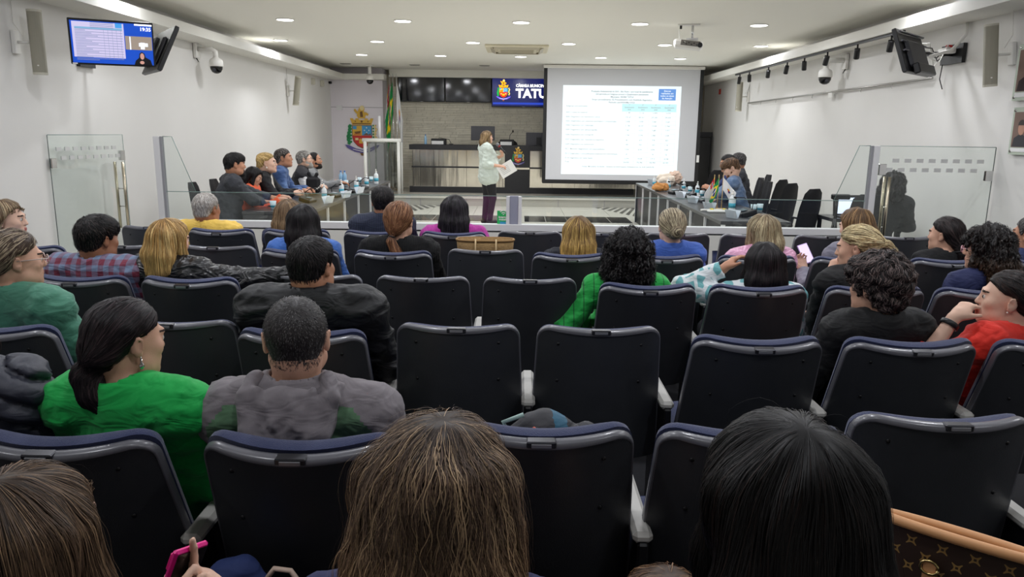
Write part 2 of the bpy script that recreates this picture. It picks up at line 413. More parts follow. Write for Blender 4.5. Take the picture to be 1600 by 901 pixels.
# glass doors
def glass_door(name, label, hinge, ang, width, sgn):
    e = empty(name, (hinge[0], hinge[1], 0), ang); e['kind'] = 'structure'; e['label'] = label
    W = width*sgn
    pane(None, None, par=e, poly=[(0, .02), (W, .02), (W, zt), (0, zt)])
    MB().tube([(0, 0, .02), (0, 0, zt)], .005, 4).build('pane_edge', mat('dark_glass_edge', (60, 70, 68), .3), e)
    MB().tube([(0, 0, zt), (W, 0, zt), (W, 0, .02)], .0035, 4).build('pane_edge', M_glassedge, e)
    for hz in (.35, 1.32): MB().box((.04*sgn, 0, hz), (.07, .035, .1), bev=.004).build('hinge', M_chrome, e)
    hx = W-.1*sgn
    for sy in (-1, 1):
        MB().tube([(hx, sy*.05, .55), (hx, sy*.05, 1.3)], .016, 8).build('handle', mat('satin_steel', (190, 180, 160), .25, 1.0), e)
    for hz in (.8, 1.0): MB().tube([(hx, -.05, hz), (hx, .05, hz)], .008, 6).build('handle_bolt', M_chrome, e)
    MB().box((W-.04*sgn, 0, 1.37), (.07, .04, .11), bev=.004).build('lock', M_chrome, e)
    for r in range(2):
        for k in range(8):
            x = W*(.12+.105*k+(.0 if r == 0 else .05)); 
            MB().box((x, 0, zt-.14-.09*r), (.065, .011, .038)).build('frosted_mark', M_frost, e)
    return e
glass_door('door_1', 'open glass door swung back along the left wall', (-HW+.03, BY), math.radians(80), 1.1, 1)
glass_door('door_2', 'closed glass door against the right wall', (HW-.03, BY), 0, HW-.03-xpr-.04, -1)

# ---------------------------------------------------------------- bench on the dais
BNY = 18.6
bx0 = at(643, 240, BNY).x; zb = [at(700, y, BNY).z for y in (226, 234, 259.5, 262, 288)]
bn = empty('presiding_bench', (0, BNY, .2), 0, 'long presiding bench with steel panels and black bands on the dais', 'bench')
b = MB().span((bx0-.05, -.06, zb[1]-.2), (2.8, .75, zb[0]-.2), bev=.006); b.build('worktop', M_blackwood, bn)
cx0 = at(789, 250, BNY).x; cx1 = at(828, 250, BNY).x
seams = [at(x, 250, BNY).x for x in (645, 656, 678, 729, 757, 789)]
for i in range(len(seams)-1):
    MB().span((seams[i]+.004, 0, zb[2]-.2), (seams[i+1]-.004, .03, zb[1]-.2)).build('steel_panel', M_steel, bn)
    MB().span((seams[i]+.004, 0, .14), (seams[i+1]-.004, .03, zb[3]-.2)).build('steel_panel', M_steel, bn)
xr = cx1
while xr < 2.6:
    MB().span((xr+.004, 0, zb[2]-.2), (xr+.55, .03, zb[1]-.2)).build('steel_panel', M_steel, bn)
    MB().span((xr+.004, 0, .14), (xr+.55, .03, zb[3]-.2)).build('steel_panel', M_steel, bn); xr += .55
MB().span((bx0, -.02, zb[3]-.2), (2.7, .03, zb[2]-.2)).build('black_band', M_blackwood, bn)
MB().span((bx0-.05, -.06, 0), (2.8, .1, .14)).build('plinth', M_blackwood, bn)
MB().span((bx0+.02, .03, .1), (2.7, .6, zb[1]-.22)).build('carcass', M_blackwood, bn)
MB().span((cx0, -.08, .0), (cx1, .05, zb[0]-.2+.004)).build('centre_panel', M_blackwood, bn)
zc = at(800, 263, BNY).z
MB().span((cx0+.02, -.09, zc-.02-.2), (cx1-.01, -.08, zc+.025-.2)).build('steel_strip', M_steel, bn)

# ---------------------------------------------------------------- crest (flat heraldic plaque)
CM = [mat('crest_gold', (214, 170, 60), .5), mat('crest_red', (190, 40, 34), .5), mat('crest_blue', (64, 150, 200), .5), mat('crest_green', (24, 130, 72), .5),
      mat('crest_violet', (92, 84, 150), .5), mat('crest_cream', (224, 206, 150), .5), mat('crest_brown', (110, 74, 30), .5), mat('crest_white', (235, 232, 225), .5)]
def crest(s, ribbon=True):
    b = MB(); P = lambda pts, mi, d: b.prism([(x*s, z*s) for x, z in pts], -d*s, 0, mi)
    def disc(cx, cz, r, mi, d, n=10, sx=1.0): P([(cx+r*sx*math.cos(2*PI*k/n), cz+r*math.sin(2*PI*k/n)) for k in range(n)], mi, d)
    # shield: outer brown outline, quarters
    sh = [(-.3, .25), (.3, .25), (.3, -.1), (.26, -.24), (.15, -.36), (0, -.43), (-.15, -.36), (-.26, -.24), (-.3, -.1)]
    P([(x*1.06, z*1.06-.0) for x, z in sh], 6, .01)
    P([(-.3, .25), (0, .25), (0, -.05), (-.3, -.05)], 0, .02)
    P([(0, .25), (.3, .25), (.3, -.05), (0, -.05)], 2, .02)
    P([(-.3, -.05), (.3, -.05), (.3, -.1), (.26, -.24), (.15, -.36), (0, -.43), (-.15, -.36), (-.26, -.24), (-.3, -.1)], 1, .02)
    P([(-.29, .24), (-.17, .24), (-.17, .14), (-.29, .14)], 2, .025)
    P([(-.25, .06), (-.04, .09), (-.05, .02), (-.2, 0)], 6, .026); P([(-.26, .0), (-.03, .0), (-.03, -.02), (-.26, -.02)], 1, .026)
    for cx, cz in ((.15, .19), (.08, .11), (.22, .11), (.15, .05)): disc(cx, cz, .022, 7, .026, 4)
    P([(.03, -.04), (.14, .03), (.2, -.02), (.27, .02), (.28, -.045)], 6, .024)
    P([(-.1, -.3), (.1, -.3), (.1, -.18), (.05, -.14), (0, -.18), (-.05, -.14), (-.1, -.18)], 0, .026)
    P([(-.22, -.2), (-.12, -.2), (-.12, -.13), (-.22, -.13)], 5, .024); P([(.12, -.2), (.22, -.2), (.22, -.13), (.12, -.13)], 5, .024)
    # mural crown
    P([(-.3, .28), (.3, .28), (.37, .48), (.28, .48), (.26, .43), (.2, .43), (.19, .48), (.1, .48), (.09, .43), (-.09, .43), (-.1, .48), (-.19, .48), (-.2, .43), (-.26, .43), (-.28, .48), (-.37, .48)], 0, .03)
    P([(-.28, .3), (.28, .3), (.29, .33), (-.29, .33)], 6, .034); disc(0, .38, .035, 6, .036)
    for cx in (-.2, .2): disc(cx, .385, .02, 6, .036, 6)
    # crowned lion above
    P([(-.1, .48), (.1, .48), (.14, .6), (.07, .7), (.1, .78), (.03, .84), (-.07, .8), (-.13, .66), (-.15, .55)], 0, .03)
    disc(.02, .8, .075, 5, .034); P([(-.16, .62), (-.24, .72), (-.21, .78), (-.1, .66)], 0, .028); P([(.1, .6), (.2, .56), (.22, .62), (.12, .68)], 0, .028)
    P([(-.04, .52), (.05, .52), (.03, .7), (-.05, .68)], 6, .033)
    # branches
    for k in range(6):
        z = -.28+k*.1; disc(-.42-.03*math.sin(k), z, .065, 3, .02, 8, .8); disc(-.36, z+.03, .04, 3, .022, 6)
    P([(-.41, -.34), (-.385, -.34), (-.37, .3), (-.395, .3)], 3, .015)
    for k in range(6):
        z = -.22+k*.09; disc(.42+.03*math.sin(k*2), z, .05, 5, .02, 6); disc(.36, z+.03, .03, 3, .022, 6); disc(.44, z+.04, .02, 0, .026, 5)
    if ribbon:
        P([(-.55, -.34), (-.42, -.36), (-.2, -.46), (0, -.5), (.2, -.46), (.42, -.36), (.55, -.34), (.48, -.44), (.25, -.56), (0, -.6), (-.25, -.56), (-.48, -.44)], 4, .03)
        P([(-.3, -.49), (0, -.56), (.3, -.49), (.3, -.475), (0, -.535), (-.3, -.475)], 7, .034)
        P([(-.08, -.6), (.08, -.6), (.04, -.68), (-.04, -.68)], 6, .02)
    return b
cw = at(566, 215, PWY-.01)
o = crest(at(590, 215, PWY).x-at(541, 215, PWY).x).build('wall_crest_emblem', CM, None, 'large painted coat of arms with gold lion and shield on the lilac wall'); o.location = (cw.x, PWY-.004, at(566, 209, PWY).z); o['category'] = 'emblem'
cc = at(810, 248, BNY-.1)
o = crest((at(819.5, 240, BNY).x-at(800.5, 240, BNY).x)).build('bench_emblem', CM, None, 'small coat of arms plaque on the black centre panel of the bench'); o.location = (at(809.5, 244, BNY-.09).x, BNY-.082, at(809, 246, BNY-.09).z); o['category'] = 'emblem'
# ================================================================ WALL AND CEILING FIXTURES
# ---- TVs on the stone wall
TY = YB-.2
def wall_tv(x0, x1, y0, y1, label, logo=False):
    a = at(x0, y0, TY); b = at(x1, y1, TY); w = b.x-a.x; zc_ = (at((x0+x1)/2, y0, TY).z+at((x0+x1)/2, y1, TY).z)/2; h = at((x0+x1)/2, y0, TY).z-at((x0+x1)/2, y1, TY).z
    e = empty('television', ((a.x+b.x)/2, TY, zc_), 0, label, 'television', 'televisions on the stone wall')
    MB().box((0, .03, 0), (w, .06, h), bev=.008).build('casing', M_black, e)
    sc = mat('lit_screen_navy', (6, 12, 60), .15, emit=(8, 18, 80), estr=1.0) if logo else M_tvglass
    MB().box((0, -.002, .005), (w-.03, .006, h-.04)).build('screen', sc, e)
    MB().box((0, .09, 0), (.3, .06, .3)).build('bracket', M_black, e)
    MB().box((.0, -.003, -h/2+.008), (.07, .004, .008)).build('badge', M_alu, e)
    return e, w, h
wall_tv(622, 695, 116, 159, 'dark switched-off television nearest the flags')
wall_tv(695.5, 767.5, 116, 160, 'dark switched-off television next to the lit one')
e, w, h = wall_tv(768.5, 868, 116.5, 167.5, 'lit blue television showing the municipal chamber logo', True)
t = MB(); add_text(t, 'CÂMARA MUNICIPAL DE', -.2, .12*h, .1, -.008, 'LEFT', .003, width=.9)
add_text(t, 'TATUÍ', -.2, -.2*h, .3, -.008, 'LEFT', .012, width=.9)
t.build('lettering', mat('screen_white', (255, 255, 255), .5, emit=(255, 255, 255), estr=1.2), e)
LC = [mat('lit_'+m.name, c, .5, emit=c, estr=.9) for m, c in zip(CM, [(255, 190, 20), (230, 30, 20), (60, 170, 255), (20, 170, 70), (110, 90, 220), (250, 230, 130), (150, 90, 20), (255, 255, 255)])]
o = crest(.34).build('logo_emblem', LC, e); o.location = (-w/2+.3, -.006, -.02)
MB().box((0, -.006, -h/2+.09), (w-.06, .003, .05)).build('glow_band', mat('lit_band', (30, 50, 150), .5, emit=(40, 70, 190), estr=.8), e)

# ---- projection screen
SY = 17.6
pc = [at(851, 101, SY), at(1098, 104, SY), at(1088, 288, SY), at(847, 284, SY)]
sx0 = (pc[0].x+pc[3].x)/2; sx1 = (pc[1].x+pc[2].x)/2+.02; sz0 = (pc[2].z+pc[3].z)/2; sz1 = CEIL-.02
se = empty('projection_screen', ((sx0+sx1)/2, SY, sz0), 0, 'large white pull-down projection screen with a projected table', 'projection screen')
W = sx1-sx0; H = sz1-sz0
M_scr = mat('screen_fabric', (205, 206, 210), .8)
MB().box((0, 0, H/2), (W-.12, .006, H)).build('fabric', M_scr, se)
for s in (-1, 1): MB().box((s*(W/2-.03), -.002, H/2), (.08, .014, H)).build('black_border', M_black, se)
MB().box((0, -.002, .02), (W, .03, .09), bev=.004).build('bottom_bar', M_black, se)
MB().box((0, 0, H-.03), (W+.04, .1, .07), bev=.01).build('case', M_white, se)
# projected picture: the projector's lit image on the fabric
q = [at(880, 133, SY), at(1064, 135, SY), at(1058, 274, SY), at(877, 272, SY)]
M_img = mat('projected_white', (205, 208, 210), .8, emit=(236, 248, 252), estr=.5)
ix0 = q[0].x-se.location.x; ix1 = (q[1].x+q[2].x)/2-se.location.x; iz0 = (q[2].z+q[3].z)/2-sz0; iz1 = (q[0].z+q[1].z)/2-sz0
IW = ix1-ix0; IH = iz1-iz0
MB().span((ix0, -.009, iz0), (ix1, -.004, iz1)).build('projected_picture', M_img, se)
M_txt = mat('projected_text', (60, 66, 70), .8, emit=(190, 200, 205), estr=.36)
M_txtl = mat('projected_text_pale', (90, 98, 100), .8, emit=(200, 212, 216), estr=.42)
M_bx = mat('projected_blue', (60, 100, 160), .8, emit=(120, 170, 240), estr=.5)
M_hd = mat('projected_pale_cyan', (150, 195, 200), .8, emit=(215, 245, 248), estr=.45)
def U(u): return ix0+IW*u
def V_(v): return iz1-IH*v
HEAD = ['Produção Ambulatorial do SUS - São Paulo - por local de atendimento', 'Qtd aprovada por Subgrupo proced. e Quadrimestre atendimento', 'Município: 355400 TATUI', 'Grupo procedimento: 02 Procedimentos com finalidade diagnóstica', 'Período: Jan/2024-Mar/2025']
t = MB()
for i, (s, wd) in enumerate(zip(HEAD, (.52, .45, .19, .51, .22))): add_text(t, s, U(.5), V_(.07+.03*i), .055, -.0105, 'CENTER', .0008, width=None) if False else add_text(t, s, U(.5)-IW*wd/2, V_(.072+.03*i), .05, -.0105, 'LEFT', .0008, width=IW*wd)
t.build('lettering', M_txt, se)
rows = ['Subgrupo procedimento', '0201 Coleta de material', '0202 Diagnóstico em laboratório clínico', '0203 Diagnóstico por anatomia patológica e citopatologia', '0204 Diagnóstico por radiologia', '0205 Diagnóstico por ultrasonografia', '0206 Diagnóstico por tomografia', '0207 Diagnóstico por ressonância magnética', '0209 Diagnóstico por endoscopia', '0211 Métodos diagnósticos em especialidades', '0212 Diagnóstico e procedimentos especiais em hemoterapia', '0214 Diagnóstico por teste rápido', 'Total']
vv = [.235, .305, .355, .403, .45, .5, .555, .61, .663, .717, .77, .82, .863]
wds = [.18, .18, .29, .43, .235, .27, .24, .33, .245, .34, .45, .24, .035]
nums = [['11.987', '13.126', '13.494', '16.535'], ['139.147', '383.361', '297.505', '293.059'], ['3.438', '3.930', '3.044', '3.264'], ['21.780', '20.597', '19.508', '21.960'], ['7.987', '9.573', '7.689', '7.777'], ['1.754', '2.296', '2.882', '3.028'], ['661', '673', '774', '853'], ['709', '929', '1.003', '1.141'], ['7.974', '8.541', '9.993', '7.987'], ['25', '', '36', '32'], ['12.074', '14.028', '17.912', '16.298'], ['206.930', '376.966', '326.944', '363.002']]
t = MB()
for s, v, wd in zip(rows, vv, wds): add_text(t, s, U(.03), V_(v), .045, -.0105, 'LEFT', .0006, width=IW*wd)
cxs = [.57, .685, .795, .91]
for i, c4 in enumerate(nums):
    for j, s in enumerate(c4):
        if s: add_text(t, s, U(cxs[j])-.03, V_(vv[i+1]), .042, -.0105, 'CENTER', .0006)
for j, (a, y) in enumerate((('1º', '2024'), ('2º', '2024'), ('3º', '2024'), ('1º', '2025'))):
    for s, v in ((a, .215), ('Quadrimestre', .243), (y, .268)): add_text(t, s, U(cxs[j])-.01, V_(v), .038, -.0105, 'CENTER', .0006)
add_text(t, 'Fonte: Ministério da Saúde - Sistema de Informações Ambulatoriais do SUS (SIA/SUS)', U(.18), V_(.915), .045, -.0105, 'LEFT', .0006, width=IW*.62)
t.build('lettering', M_txtl, se)
MB().span((U(.505), -.0098, V_(.285)), (U(.965), -.009, V_(.2))).build('header_band', M_hd, se)
t = MB()
for v in [.2, .285, .335, .385, .43, .48, .53, .59, .64, .695, .745, .795, .845, .885]: t.span((U(.505), -.0103, V_(v)), (U(.965), -.0098, V_(v)+.004))
for u in (.505, .62, .735, .85, .965): t.span((U(u), -.0103, V_(.885)), (U(u)+.004, -.0098, V_(.2)))
t.build('table_rules', M_hd, se)
MB().span((U(.81), -.0108, V_(.155)), (U(.955), -.009, V_(.03))).build('blue_box', M_bx, se)
t = MB()
for i, s in enumerate(('Exames', 'realizados em', 'todos os níveis', 'de Atenção')): add_text(t, s, U(.883), V_(.06+.027*i), .05, -.0115, 'CENTER', .001)
t.build('lettering', M_img, se)
tp = at(1090, 248, SY)
MB().box((tp.x-se.location.x, -.012, tp.z-sz0), (.06, .006, .16)).build('paper_tab', M_paper, se)

# ---- ceiling projector
pp = atz(1077, 38, CEIL)
pe = empty('ceiling_projector', (pp.x, pp.y, CEIL), math.radians(-12), 'white projector hanging from the ceiling on a short pole', 'projector')
MB().box((0, 0, -.008), (.3, .12, .016), bev=.003).build('ceiling_plate', M_white, pe)
MB().tube([(.05, 0, -.01), (.05, 0, -.2)], .016, 8).build('pole', M_chrome, pe)
MB().box((.05, 0, -.2), (.16, .16, .02)).build('mount_bracket', M_alu, pe)
MB().box((0, .02, -.27), (.4, .3, .11), Matrix.Rotation(.12, 3, 'Y'), bev=.03).build('body', M_white, pe)
MB().box((.03, -.135, -.265), (.26, .012, .07), Matrix.Rotation(.12, 3, 'Y')).build('port_panel', mat('port_grey', (120, 116, 110), .5), pe)
for k in range(6): MB().box((-.06+k*.035, -.144, -.25-.004*k-.02*(k % 2)), (.018, .008, .014)).build('port', M_black, pe)
MB().lathe([(.035, 0), (.035, .03), (.028, .035)], (.16, -.12, -.29), 14, M=Matrix.Rotation(PI/2, 3, 'X')).build('knob', M_black, pe)
MB().lathe([(.045, 0), (.045, .03)], (-.1, .2, -.25), 14, M=Matrix.Rotation(-PI/2, 3, 'X')).build('lens', M_black, pe)
MB().tube([(-.12, 0, -.01), (-.13, 0, -.1), (-.12, -.08, -.2), (-.04, -.15, -.25)], .007, 6).build('cable', M_white, pe)
MB().box((-.11, 0, -.035), (.03, .03, .05)).build('plug', M_black, pe)

# ---- column speakers
def column_speaker(c, h, rz, label, s, near=True, tilt=0):
    e = empty('column_speaker', c, rz, label, 'loudspeaker', 'cream column loudspeakers')
    w = h*.2; R = Matrix.Rotation(tilt, 3, 'X')
    prof = []; n = 10
    pts = [(w*.5*math.cos(PI+PI*k/n), -w*.28*abs(math.sin(PI*k/n))-.0*w) for k in range(n+1)]
    def col(z0, z1, k=1.0): 
        b = MB(); P = [(x*k, y*k, z0) for x, y in pts]+[(w*.5*k, w*.35*k, z0), (-w*.5*k, w*.35*k, z0)]
        Q = [(x, y, z1) for x, y, _ in P]; m = len(P)
        b.add(P+Q, [tuple(range(m))[::-1], tuple(range(m, 2*m))]+[(i, (i+1) % m, (i+1) % m+m, i+m) for i in range(m)]); return b.xf(R.to_4x4())
    col(-h/2+.02, h/2-.02, .985).build('grille', M_grille, e)
    col(h/2-.02, h/2).build('top_cap', M_offwhite, e); col(-h/2, -h/2+.02).build('bottom_cap', M_offwhite, e)
    MB().box((0, w*.36, 0), (w*1.02, w*.1, h), R).build('back_shell', M_offwhite, e)
    MB().box((0, -w*.285, -h*.36), (w*.12, .004, w*.1), R).build('badge', M_white, e)
    # wall bracket: reaches sideways to the wall (x direction in room)
    Rz = Matrix.Rotation(-rz, 3, 'Z')
    d = (s*HW-c[0])
    b = MB(); b.box(Rz @ Vector((d-s*.025, 0, 0)), (.04, .08, h*.37), Rz, bev=.006); b.build('wall_plate', M_white, e)
    MB().tube([Rz @ Vector((0, .03, 0)), Rz @ Vector((d-s*.02, .0, 0))], .014, 6).build('arm', M_white, e)
    MB().tube([Rz @ Vector((d*.6, .02, h*.1)), Rz @ Vector((d-s*.01, .02, h*.3)), Rz @ Vector((d-s*.01, .02, min(Z0-c[2], h*.5+.15)))], .004, 4).build('cable', M_white, e)
    return e
def spk(px, py0, py1, X, s, rz, label, tilt=0):
    a = atx(px, py0, X); b = atx(px, py1, X); c = (X, (a.y+b.y)/2, at(px, (py0+py1)/2, (a.y+b.y)/2).z)
    h = at(px, py0, c[1]).z-at(px, py1, c[1]).z
    return column_speaker(c, h, rz, label, s, tilt=tilt)
spk(57, 15, 117, -4.5, -1, .35, 'cream column loudspeaker left of the lit wall television')
spk(465, 119, 165, -4.5, -1, .9, 'cream column loudspeaker far along the left wall, tilted', .22)
spk(1549, 37, 136, 4.5, 1, -.35, 'cream column loudspeaker beside the portraits on right wall').rotation_euler.y = -.10
spk(1154, 128, 174, 4.5, 1, -.9, 'cream column loudspeaker far along the right wall, tilted', -.0)

# ---- dome cameras
def dome(c, r, label, mount):
    e = empty('dome_camera', c, 0, label, 'security camera', 'white dome cameras')
    n = 8
    MB().lathe([(r*.35, r*1.5), (r*.4, r*1.3), (r*.85, r*1.05), (r, r*.7), (r*1.02, r*.1), (r*.96, 0)], n=18).build('housing', M_white, e)
    MB().lathe([(r*.9, .0), (r*.88, -r*.35), (r*.65, -r*.8), (r*.3, -r*1.0), (.001, -r*1.04)], n=18).build('dome', mat('smoked_dome', (8, 8, 10), .08), e)
    MB().lathe([(r*.25, 0), (r*.25, .01)], (0, -r*.75, -r*.45), 10, M=Matrix.Rotation(PI/2+.5, 3, 'X')).build('lens', mat('lens_grey', (60, 62, 70), .2), e)
    if mount == 'ceiling':
        MB().tube([(0, 0, r*1.4), (0, 0, CEIL-c[2]-.02)], r*.45, 10).build('stem', M_white, e)
        MB().box((0, 0, CEIL-c[2]-.02), (r*1.6, r*1.6, .03), bev=.004).build('mount_plate', M_white, e)
    else:
        s = mount; d = s*HW-c[0]
        MB().tube([(0, 0, r*1.3), (0, 0, r*2.1), (s*r*.5, 0, r*2.5), (d-s*.03, 0, r*2.5)], r*.38, 10).build('arm', M_white, e)
        MB().box((d-s*.03, 0, r*2.3), (.04, r*1.6, r*2.2), bev=.004).build('wall_plate', M_white, e)
        MB().tube([(d-s*.02, -.02, r*1.4), (d-s*.06, -.03, r*.6), (d-s*.02, -.02, r*1.2)], .006, 5).build('cable', M_black, e)
    return e
for px, py, X, m, lab in ((338, 104, -4.42, -1, 'white dome camera on an arm on the left wall'), (1289, 121, 4.42, 1, 'white dome camera on an arm on the right wall')):
    p = atx(px, py, X); dome(p, 10.0/FPX*p.y, lab, m)
p = at(578, 125, 18.3); dome(p, 6.0/FPX*18, 'white dome camera hanging in the far left ceiling corner', 'ceiling')
p = at(524, 129, 19.2); o = MB().box((0, 0, 0), (.07, .08, .06), bev=.01).build('corner_sensor', M_black, None, 'tiny black sensor in the back left corner'); o.location = (-HW+.04, 19.2, p.z); o['category'] = 'sensor'
p = atx(490, 127, -HW+.05)
for k, nm in ((0, 'nearer'), (1, 'farther')):
    o = MB().box((0, 0, 0), (.08, .08, .14), bev=.008).build('wall_sensor', M_offwhite, None, 'small cream sensor on left wall near the back, %s one' % nm); o.location = (-HW+.04, p.y+k*.8, p.z); o['category'] = 'sensor'

# ---- TV pair on the left wall
tvp = at(174, 65, 7.3)
bz = tvp.z
def tilted_tv(c, rz, tilt, w, h, label, lit):
    e = empty('television', c, 0, label, 'television'); e.rotation_euler = (tilt, 0, rz)
    MB().box((0, .02, 0), (w, .04, h), bev=.006).build('bezel', M_black, e)
    MB().box((0, .055, -.03), (w*.7, .05, h*.62), bev=.02).build('back_cover', mat('tv_back', (40, 40, 44), .45), e)
    MB().box((0, -.002, 0), (w-.03, .006, h-.035)).build('screen', mat('lit_screen_blue', (24, 66, 160), .3, emit=(24, 70, 175), estr=.75) if lit else M_tvglass, e)
    return e
cl = at(108, 64, 7.12); cr = at(241, 71, 7.5); cm = (cl+cr)/2
w = (cr-cl).length; h = .0
h = at(174, 31, 7.3).z-at(174, 102, 7.3).z
tv = tilted_tv(cm, math.atan2(cr.y-cl.y, cr.x-cl.x), math.radians(10), w, h, 'lit television on the left wall showing the table and signer', True)
tv.rotation_euler = (math.radians(10), math.atan2(-(cr.z-cl.z), w)*1.0, math.atan2(cr.y-cl.y, cr.x-cl.x))
b = MB(); b.span((-w/2+.03, -.009, -h/2+.07), (w*.14, -.005, h/2-.025)); b.build('slide', mat('lit_slide', (90, 84, 100), .5, emit=(222, 214, 250), estr=.68), tv)
t = MB()
for i in range(12):
    z = h*.28-i*h*.058; t.span((-w/2+.05, -.011, z), (w*.12, -.0095, z+.004))
    t.span((-w/2+.05, -.011, z-.012), (-w/2+.05+w*(.12+.07*((i*7) % 3)), -.0095, z-.007))
for i in range(5): t.span((w*(-.1+.05*i), -.011, -h*.36), (w*(-.1+.05*i)+.002, -.0095, h*.3))
for i in range(4): t.span((-w*.25, -.011, h*(.44-.035*i)), (w*.02, -.0095, h*(.44-.035*i)-.005))
t.build('table_rules', mat('lit_rules', (60, 66, 84), .5, emit=(150, 165, 210), estr=.55), tv)
MB().span((-w/2+.05, -.0105, h*.28), (w*.12, -.0092, h*.33)).build('header_band', mat('lit_header', (50, 80, 100), .5, emit=(150, 200, 240), estr=.6), tv)
MB().span((w*.04, -.0105, h*.34), (w*.12, -.0092, h*.44)).build('blue_box', mat('lit_box', (60, 140, 200), .5, emit=(60, 140, 205), estr=.7), tv)
b = MB(); b.span((w*.15, -.009, -h*.12), (w/2-.02, -.005, h*.18)); b.build('video_inset', mat('lit_inset', (150, 135, 120), .5, emit=(140, 128, 118), estr=.6), tv)
b = MB(); b.span((w*.33, -.011, -h*.1), (w*.38, -.0095, h*.05)); b.span((w*.31, -.011, -h*.04), (w*.42, -.0095, h*.04)); b.span((w*.2, -.011, -h*.12), (w*.215, -.0095, h*.17)); b.build('inset_figure', mat('lit_inset_white', (220, 225, 235), .5, emit=(220, 226, 236), estr=.7), tv)
b = MB(); P = [(w*.24, -h*.46), (w*.46, -h*.46), (w*.44, -h*.34), (w*.38, -h*.28), (w*.37, -h*.2), (w*.34, -h*.16), (w*.31, -h*.2), (w*.3, -h*.3), (w*.26, -h*.36)]
b.prism(P, -.011, -.006); b.build('signer_figure', mat('lit_black', (8, 8, 20), .6), tv)
b = MB(); b.prism([(w*.34+.018*math.cos(k*PI/5), -h*.26+.03*math.sin(k*PI/5)) for k in range(10)], -.013, -.011); b.prism([(w*.335+.02*math.cos(k*PI/4), -h*.4+.016*math.sin(k*PI/4)) for k in range(8)], -.013, -.011); b.build('signer_face_and_hands', mat('lit_skin', (200, 150, 135), .6, emit=(190, 140, 125), estr=.5), tv)
t = MB(); t.span((w*.27, -.009, h*.42), (w*.48, -.006, h*.455)); add_text(t, '19:35', w*.33, h*.31, h*.11, -.009, 'LEFT', .001); t.build('lettering', mat('lit_white', (255, 255, 255), .5, emit=(240, 240, 255), estr=.9), tv)
MB().span((-w/2+.01, -.006, -h/2+.004), (-w/2+.05, -.003, -h/2+.016)).build('badge', M_white, tv)
arm = empty('tv_wall_bracket', (-HW, 8.45, bz), 0, 'black swivel bracket holding two televisions on the left wall', 'bracket')
MB().box((.02, 0, 0), (.04, .3, .3)).build('wall_plate', M_black, arm)
MB().tube([(.03, 0, 0), (.6, 0, .0), (cm.x+HW+.05, cm.y-8.45+.12, 0)], .018, 6).build('arm', M_black, arm)
c2 = at(253, 82, 7.95)
MB().tube([(.3, 0, 0), tuple(Vector(c2)-Vector((-HW, 8.45, bz)))], .018, 6).build('arm', M_black, arm)
c2 = at(253, 82, 7.95)
tv2 = tilted_tv(c2, math.radians(126), math.radians(25), .8, .47, 'television on the left wall turned away, its back showing', False)
MB().box((0, .09, 0), (.2, .04, .2)).build('mount_plate', M_black, tv2)

# ---- TV on the right wall, seen from behind
c3 = at(1421, 85, 7.6)
tv3 = tilted_tv(c3, math.radians(227), math.radians(20), .74, .42, 'black television on a right wall arm, back and cables showing', False)
b = MB()
for k in range(3): b.box((0, .062, .17-.09*k), (.72, .02, .012))
b.build('rib', mat('tv_rib', (70, 70, 76), .4), tv3)
MB().box((.0, .09, -.19), (.5, .06, .1), bev=.01).build('port_box', M_black, tv3)
p = atx(1491, 85, HW-.02)
br = empty('tv_wall_bracket', (HW-.03, p.y, p.z), 0, 'black wall plate with tangled cables behind the right television', 'bracket')
MB().box((0, 0, 0), (.04, .42, .2)).build('wall_plate', M_black, br)
d3 = Vector(c3)-Vector((HW-.03, p.y, p.z))
MB().tube([(0, 0, 0), (-.25, -.05, 0), tuple(d3*.88)], .022, 6).build('arm', M_black, br)
MB().box((-.1, -.05, .03), (.12, .16, .06), bev=.01).build('power_strip', M_white, br)
MB().box((-.11, -.1, .07), (.05, .04, .03)).build('red_plug', mat('red_plastic', (190, 40, 34), .5), br)
for k in range(5):
    a0 = random.Random(k)
    pts = [(-.06, -.1+.05*k, 0), (-.15, -.15+.06*k, .08-.05*k), (-.2-.03*k, -.1, -.1+.05*k), tuple(d3*.7+Vector((0, .05*k, .03*k)))]
    MB().tube(pts, .006, 5).build('cable', M_black if k % 2 else M_white, br)
q = atx(1512, 34, HW-.03)
MB().tube([tuple(d3*.6+Vector((.02, 0, -.02))), (-.1, -.15, .03), (-.03, -.25, .18), (0, q.y-p.y, q.z-p.z), (0, q.y-p.y, Z0-p.z)], .018, 8).build('conduit', M_white, br)
MB().tube([(-.05, .1, -.1), (-.03, .16, -.25), (-.02, .1, -.36)], .006, 5).build('cable', M_black, br)

# ---- conduit rail on right wall
a = atx(1170, 161, HW-.05); b_ = atx(1457, 122, HW-.05)
rl = empty('wall_rail', (HW-.05, a.y, a.z), 0, 'long thin steel rail fixed along the right wall', 'rail')
dv = b_-a
MB().tube([(0, 0, 0), tuple(dv)], .014, 8).build('pipe', mat('rail_steel', (170, 168, 164), .35, .8), rl)
for k in range(8):
    t_ = (k+.3)/8; q = dv*t_
    MB().tube([(0, q.y, q.z), (.05, q.y, q.z)], .009, 5).build('standoff', M_chrome, rl)
    MB().tube([(-.01, q.y+.3, q.z), (-.02, q.y+.3, q.z-.05), (0, q.y+.33, q.z-.06)], .005, 4).build('hook', M_chrome, rl)
MB().box((-.02, dv.y*.6, dv.z*.6-.05), (.02, .14, .07)).build('tag', M_white, rl)

